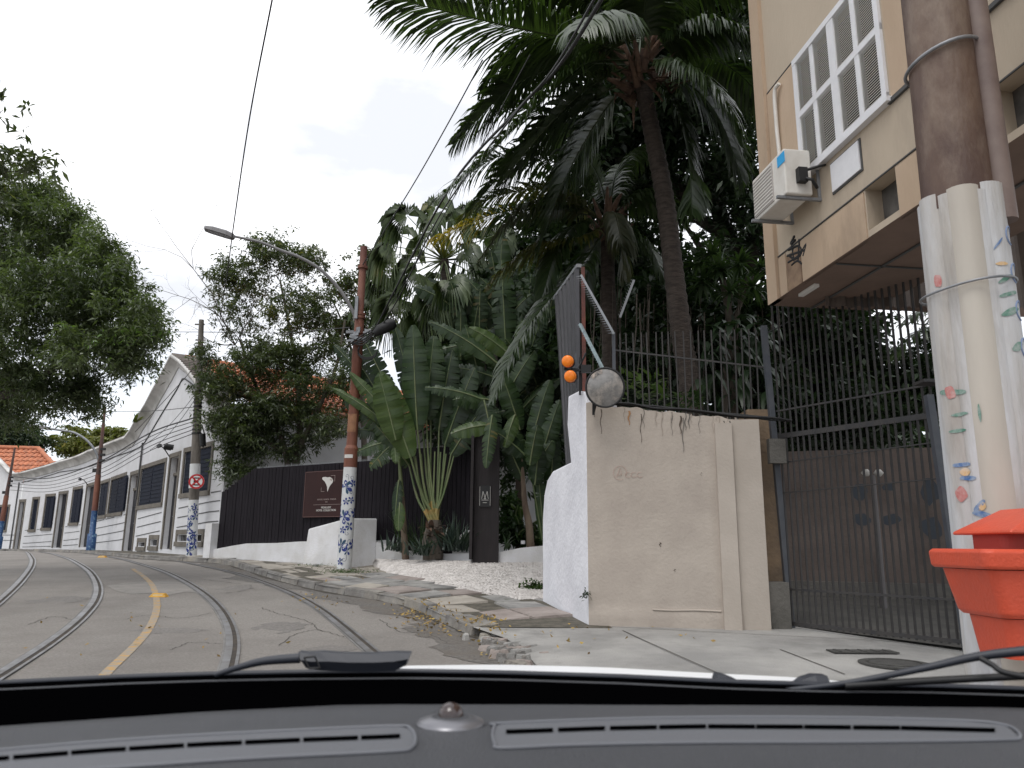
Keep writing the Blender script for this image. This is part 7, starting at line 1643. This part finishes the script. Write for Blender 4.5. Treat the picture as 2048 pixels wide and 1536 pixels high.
# defroster vents: recessed dark insets with a raised rim and a slot
def vent(outer, slots, nm, knob=None):
    q = [at_z(x, y, zt+.0012) for x, y in outer]; c = catmull(q+[q[0]], 5); b = MB(); b.tube(c, .0016, 6, cap=False); v = b.build(nm, mat('vent_rim', (.13, .135, .15), .5), car)
    b = MB(); b.poly([at_z(p[0], p[1], zt+.0008) for p in outer]); b.build('vent_inset', mat('vent_inset_plastic', (.115, .12, .132), .6, bump=.3, bscale=900), v)
    for pts in slots:
        b = MB(); q = [at_z(x, y, zt+.0016) for x, y in pts]; q2 = [at_z(x, y+8, zt+.0016) for x, y in pts]; m2 = len(q)
        b.mesh(q+q2, [(i, i+1, m2+i+1, m2+i) for i in range(m2-1)]); b.build('vent_slot', m_frit, v)
    return v
def yl1(x): return np.interp(x, [-200, 0, 200, 400, 600, 790, 815], [1530, 1512, 1496, 1484, 1475, 1468, 1466])
vent([(-300, 1600), (-150, 1520), (0, 1500), (300, 1476), (600, 1460), (790, 1452), (822, 1458), (831, 1478), (822, 1496), (780, 1503), (500, 1517), (200, 1538), (0, 1556)], [[(x, yl1(x)) for x in np.linspace(a, a+110, 4)] for a in (-210, -92, 26, 142, 258, 374, 490, 606)]+[[(x, yl1(x)) for x in (722, 770, 800)]], 'left_defroster_vent'.replace('left_', ''))
def yl2(x): return np.interp(x, [1010, 1200, 1400, 1600, 1800, 2000], [1459, 1452, 1448, 1449, 1451, 1456])
vent([(985, 1470), (990, 1452), (1010, 1446), (1300, 1436), (1600, 1434), (1900, 1440), (2010, 1450), (2040, 1474), (1990, 1480), (1700, 1484), (1400, 1485), (1150, 1490), (1005, 1496), (990, 1488)], [[(x, yl2(x)) for x in np.linspace(a, a+94, 4)] for a in (1012, 1116, 1220, 1318, 1416, 1512, 1608, 1706, 1802, 1896)], 'defroster_vent')
# sun sensor: satin ring with a dark dome
c = at_z(901, 1446, zt); s_ = (c-EYE).length/FP
b = MB(); b.tube([c, c+Vector((0, 0, .002)), c+Vector((0, 0, .0052)), c+Vector((0, 0, .006))], [62*s_, 60*s_, 44*s_, 36*s_], 40, smooth=True); sn = b.build('sensor_ring', m_chrome, car)
b = MB(); b.tube([c+Vector((0, 0, .0055)), c+Vector((0, 0, .0068))], [37*s_, 30*s_], 32); b.build('sensor_well', m_dash, sn)
b = MB(); R_ = 23*s_; b.tube([c+Vector((0, 0, .0065+R_*sin(a)*1.0)) for a in np.linspace(0, pi/2*.98, 8)], [R_*cos(a) for a in np.linspace(0, pi/2*.98, 8)], 24); b.build('sensor_dome', m_bulb, sn)
# black band: base of the windscreen and the gap behind the dashboard
def upper(x): return np.interp(x, [-500, 0, 250, 440, 600, 820, 1000, 1250, 1450, 1650, 1850, 2048, 2600], [1382, 1364, 1352, 1346, 1343, 1341, 1344, 1352, 1362, 1368, 1370, 1376, 1400])
V = []
for f, Y, off in ((upper, 1.05, 0), (upper, 1.0, 16), (upper, .95, 34), (top_edge, .9, 20), (top_edge, .86, 60)):
    for x in xs_: V.append(P(x, f(x)+off, Y))
b = MB(); b.mesh(V, [((j+1)*n+i, (j+1)*n+i+1, j*n+i+1, j*n+i) for j in range(4) for i in range(n-1)], True); b.build('windscreen_frit', m_frit, car)
# rubber cowl lip with a faint ridge
for off, Y, r, m_ in ((2, 1.04, .004, m_wiper), (17, 1.0, .0025, m_dashd), (27, .98, .002, m_wiper)):
    b = MB(); b.tube([P(x, upper(x)+off, Y) for x in xs_], r, 6, cap=False); b.build('cowl_ridge', m_, car)
# unseen sheet added under the cowl so no light leaks in
b = MB(); b.mesh([P(x, y, Y) for Y, y in ((.86, 1700), (1.2, 1500)) for x in (-700, 2800)], [(0, 1, 3, 2)]); b.build('cowl_light_block', m_frit, car)
# white bonnet edge and bonnet
def hood(x): return np.interp(x, [-500, 0, 400, 700, 820, 1000, 1200, 1400, 1600, 1680], [1368, 1356, 1344, 1334, 1331, 1329, 1334, 1345, 1355, 1362])
V = []; hx = np.linspace(-300, 1680, 40)
for dY, dy in ((1.12, 24), (1.25, 4), (1.4, 0), (1.6, 3)):
    for x in hx: V.append(P(x, hood(x)+dy+(0 if x > 780 else 8), dY))
b = MB(); m_n = len(hx); b.mesh(V, [(j*m_n+i, j*m_n+i+1, (j+1)*m_n+i+1, (j+1)*m_n+i) for j in range(3) for i in range(m_n-1)], True)
V2 = [P(x, hood(x)+3+(0 if x > 780 else 8), 1.6) for x in hx]; V3 = [Vector((v.x, v.y+.35, v.z-.22)) for v in V2]; b.mesh(V2+V3, [(i, i+1, m_n+i+1, m_n+i) for i in range(m_n-1)], True); b.build('bonnet', m_hood, car)
# wipers
wp_ = [(600, 1304, .0), (640, 1303, 0), (700, 1303, 0), (760, 1305, 0), (800, 1306, 0), (822, 1308, 0)]
def wbody(top, bot, Y, th, nm, m_):
    n = len(top); a = [P(x, y, Y) for x, y in top]; c = [P(x, y, Y) for x, y in bot]; bk = Vector((0, th, -.0))
    mid = [p.lerp(q, .45)+Vector((0, -.006, 0)) for p, q in zip(a, c)]
    b = MB(); V = a+mid+c+[p+bk for p in c]+[p+bk for p in a]; fs = []
    for r in range(5):
        for i in range(n-1): fs.append((r*n+i, ((r+1) % 5)*n+i, ((r+1) % 5)*n+i+1, r*n+i+1))
    b.mesh(V, fs, False); b.mesh([V[r*n] for r in range(5)], [(0, 1, 2, 3, 4)]); b.mesh([V[r*n+n-1] for r in range(5)], [(4, 3, 2, 1, 0)]); return b.build(nm, m_, car)
wi_ = wbody([(596, 1304), (612, 1306), (640, 1304), (680, 1307), (740, 1308), (790, 1305), (821, 1306)], [(612, 1336), (640, 1341), (680, 1343), (720, 1344), (760, 1343), (790, 1342), (812, 1330)], 1.0, .018, 'wiper_arm_head', m_wiper)
b = MB(); 
for a, c in (((608, 1315), (630, 1313)), ((630, 1313), (640, 1336)), ((640, 1336), (618, 1337)), ((618, 1337), (608, 1315))): b.tube([P(*a, .985), P(*c, .985)], .0012, 5)
b.build('arm_latch', m_black, wi_)
b = MB(); b.tube(catmull([P(430, 1350, 1.0), P(480, 1334, 1.0), P(530, 1322, 1.0), P(600, 1316, 1.0)], 6), [lerp(.003, .0062, i/18) for i in range(19)], 8); b.build('wiper_arm', m_wiper, car)
b = MB(); b.tube(catmull([P(1560, 1382, 1.02), P(1700, 1365, 1.0), P(1850, 1336, .98), P(1950, 1314, .96), P(2048, 1302, .94), P(2200, 1290, .92)], 6), [lerp(.003, .0065, i/30) for i in range(31)], 8); b.build('wiper_arm', m_wiper, car)
b = MB(); b.tube(catmull([P(1960, 1316, .95), P(1985, 1330, .94), P(2010, 1345, .93), P(2100, 1362, .9)], 5), [.0035]*16, 8)
b.tube(catmull([P(1690, 1372, 1.0), P(1850, 1362, .98), P(2048, 1352, .95), P(2200, 1345, .93)], 6), .0045, 8); b.build('wiper_blade', m_black, car)
wbody([(1435, 1348), (1450, 1350), (1470, 1358), (1486, 1366)], [(1428, 1372), (1450, 1374), (1470, 1374), (1486, 1374)], 1.08, .02, 'washer_cover', m_wiper)
wbody([(1590, 1372), (1608, 1358), (1630, 1351), (1655, 1352)], [(1590, 1376), (1610, 1378), (1635, 1378), (1658, 1378)], 1.08, .02, 'hinge_cover', m_wiper)
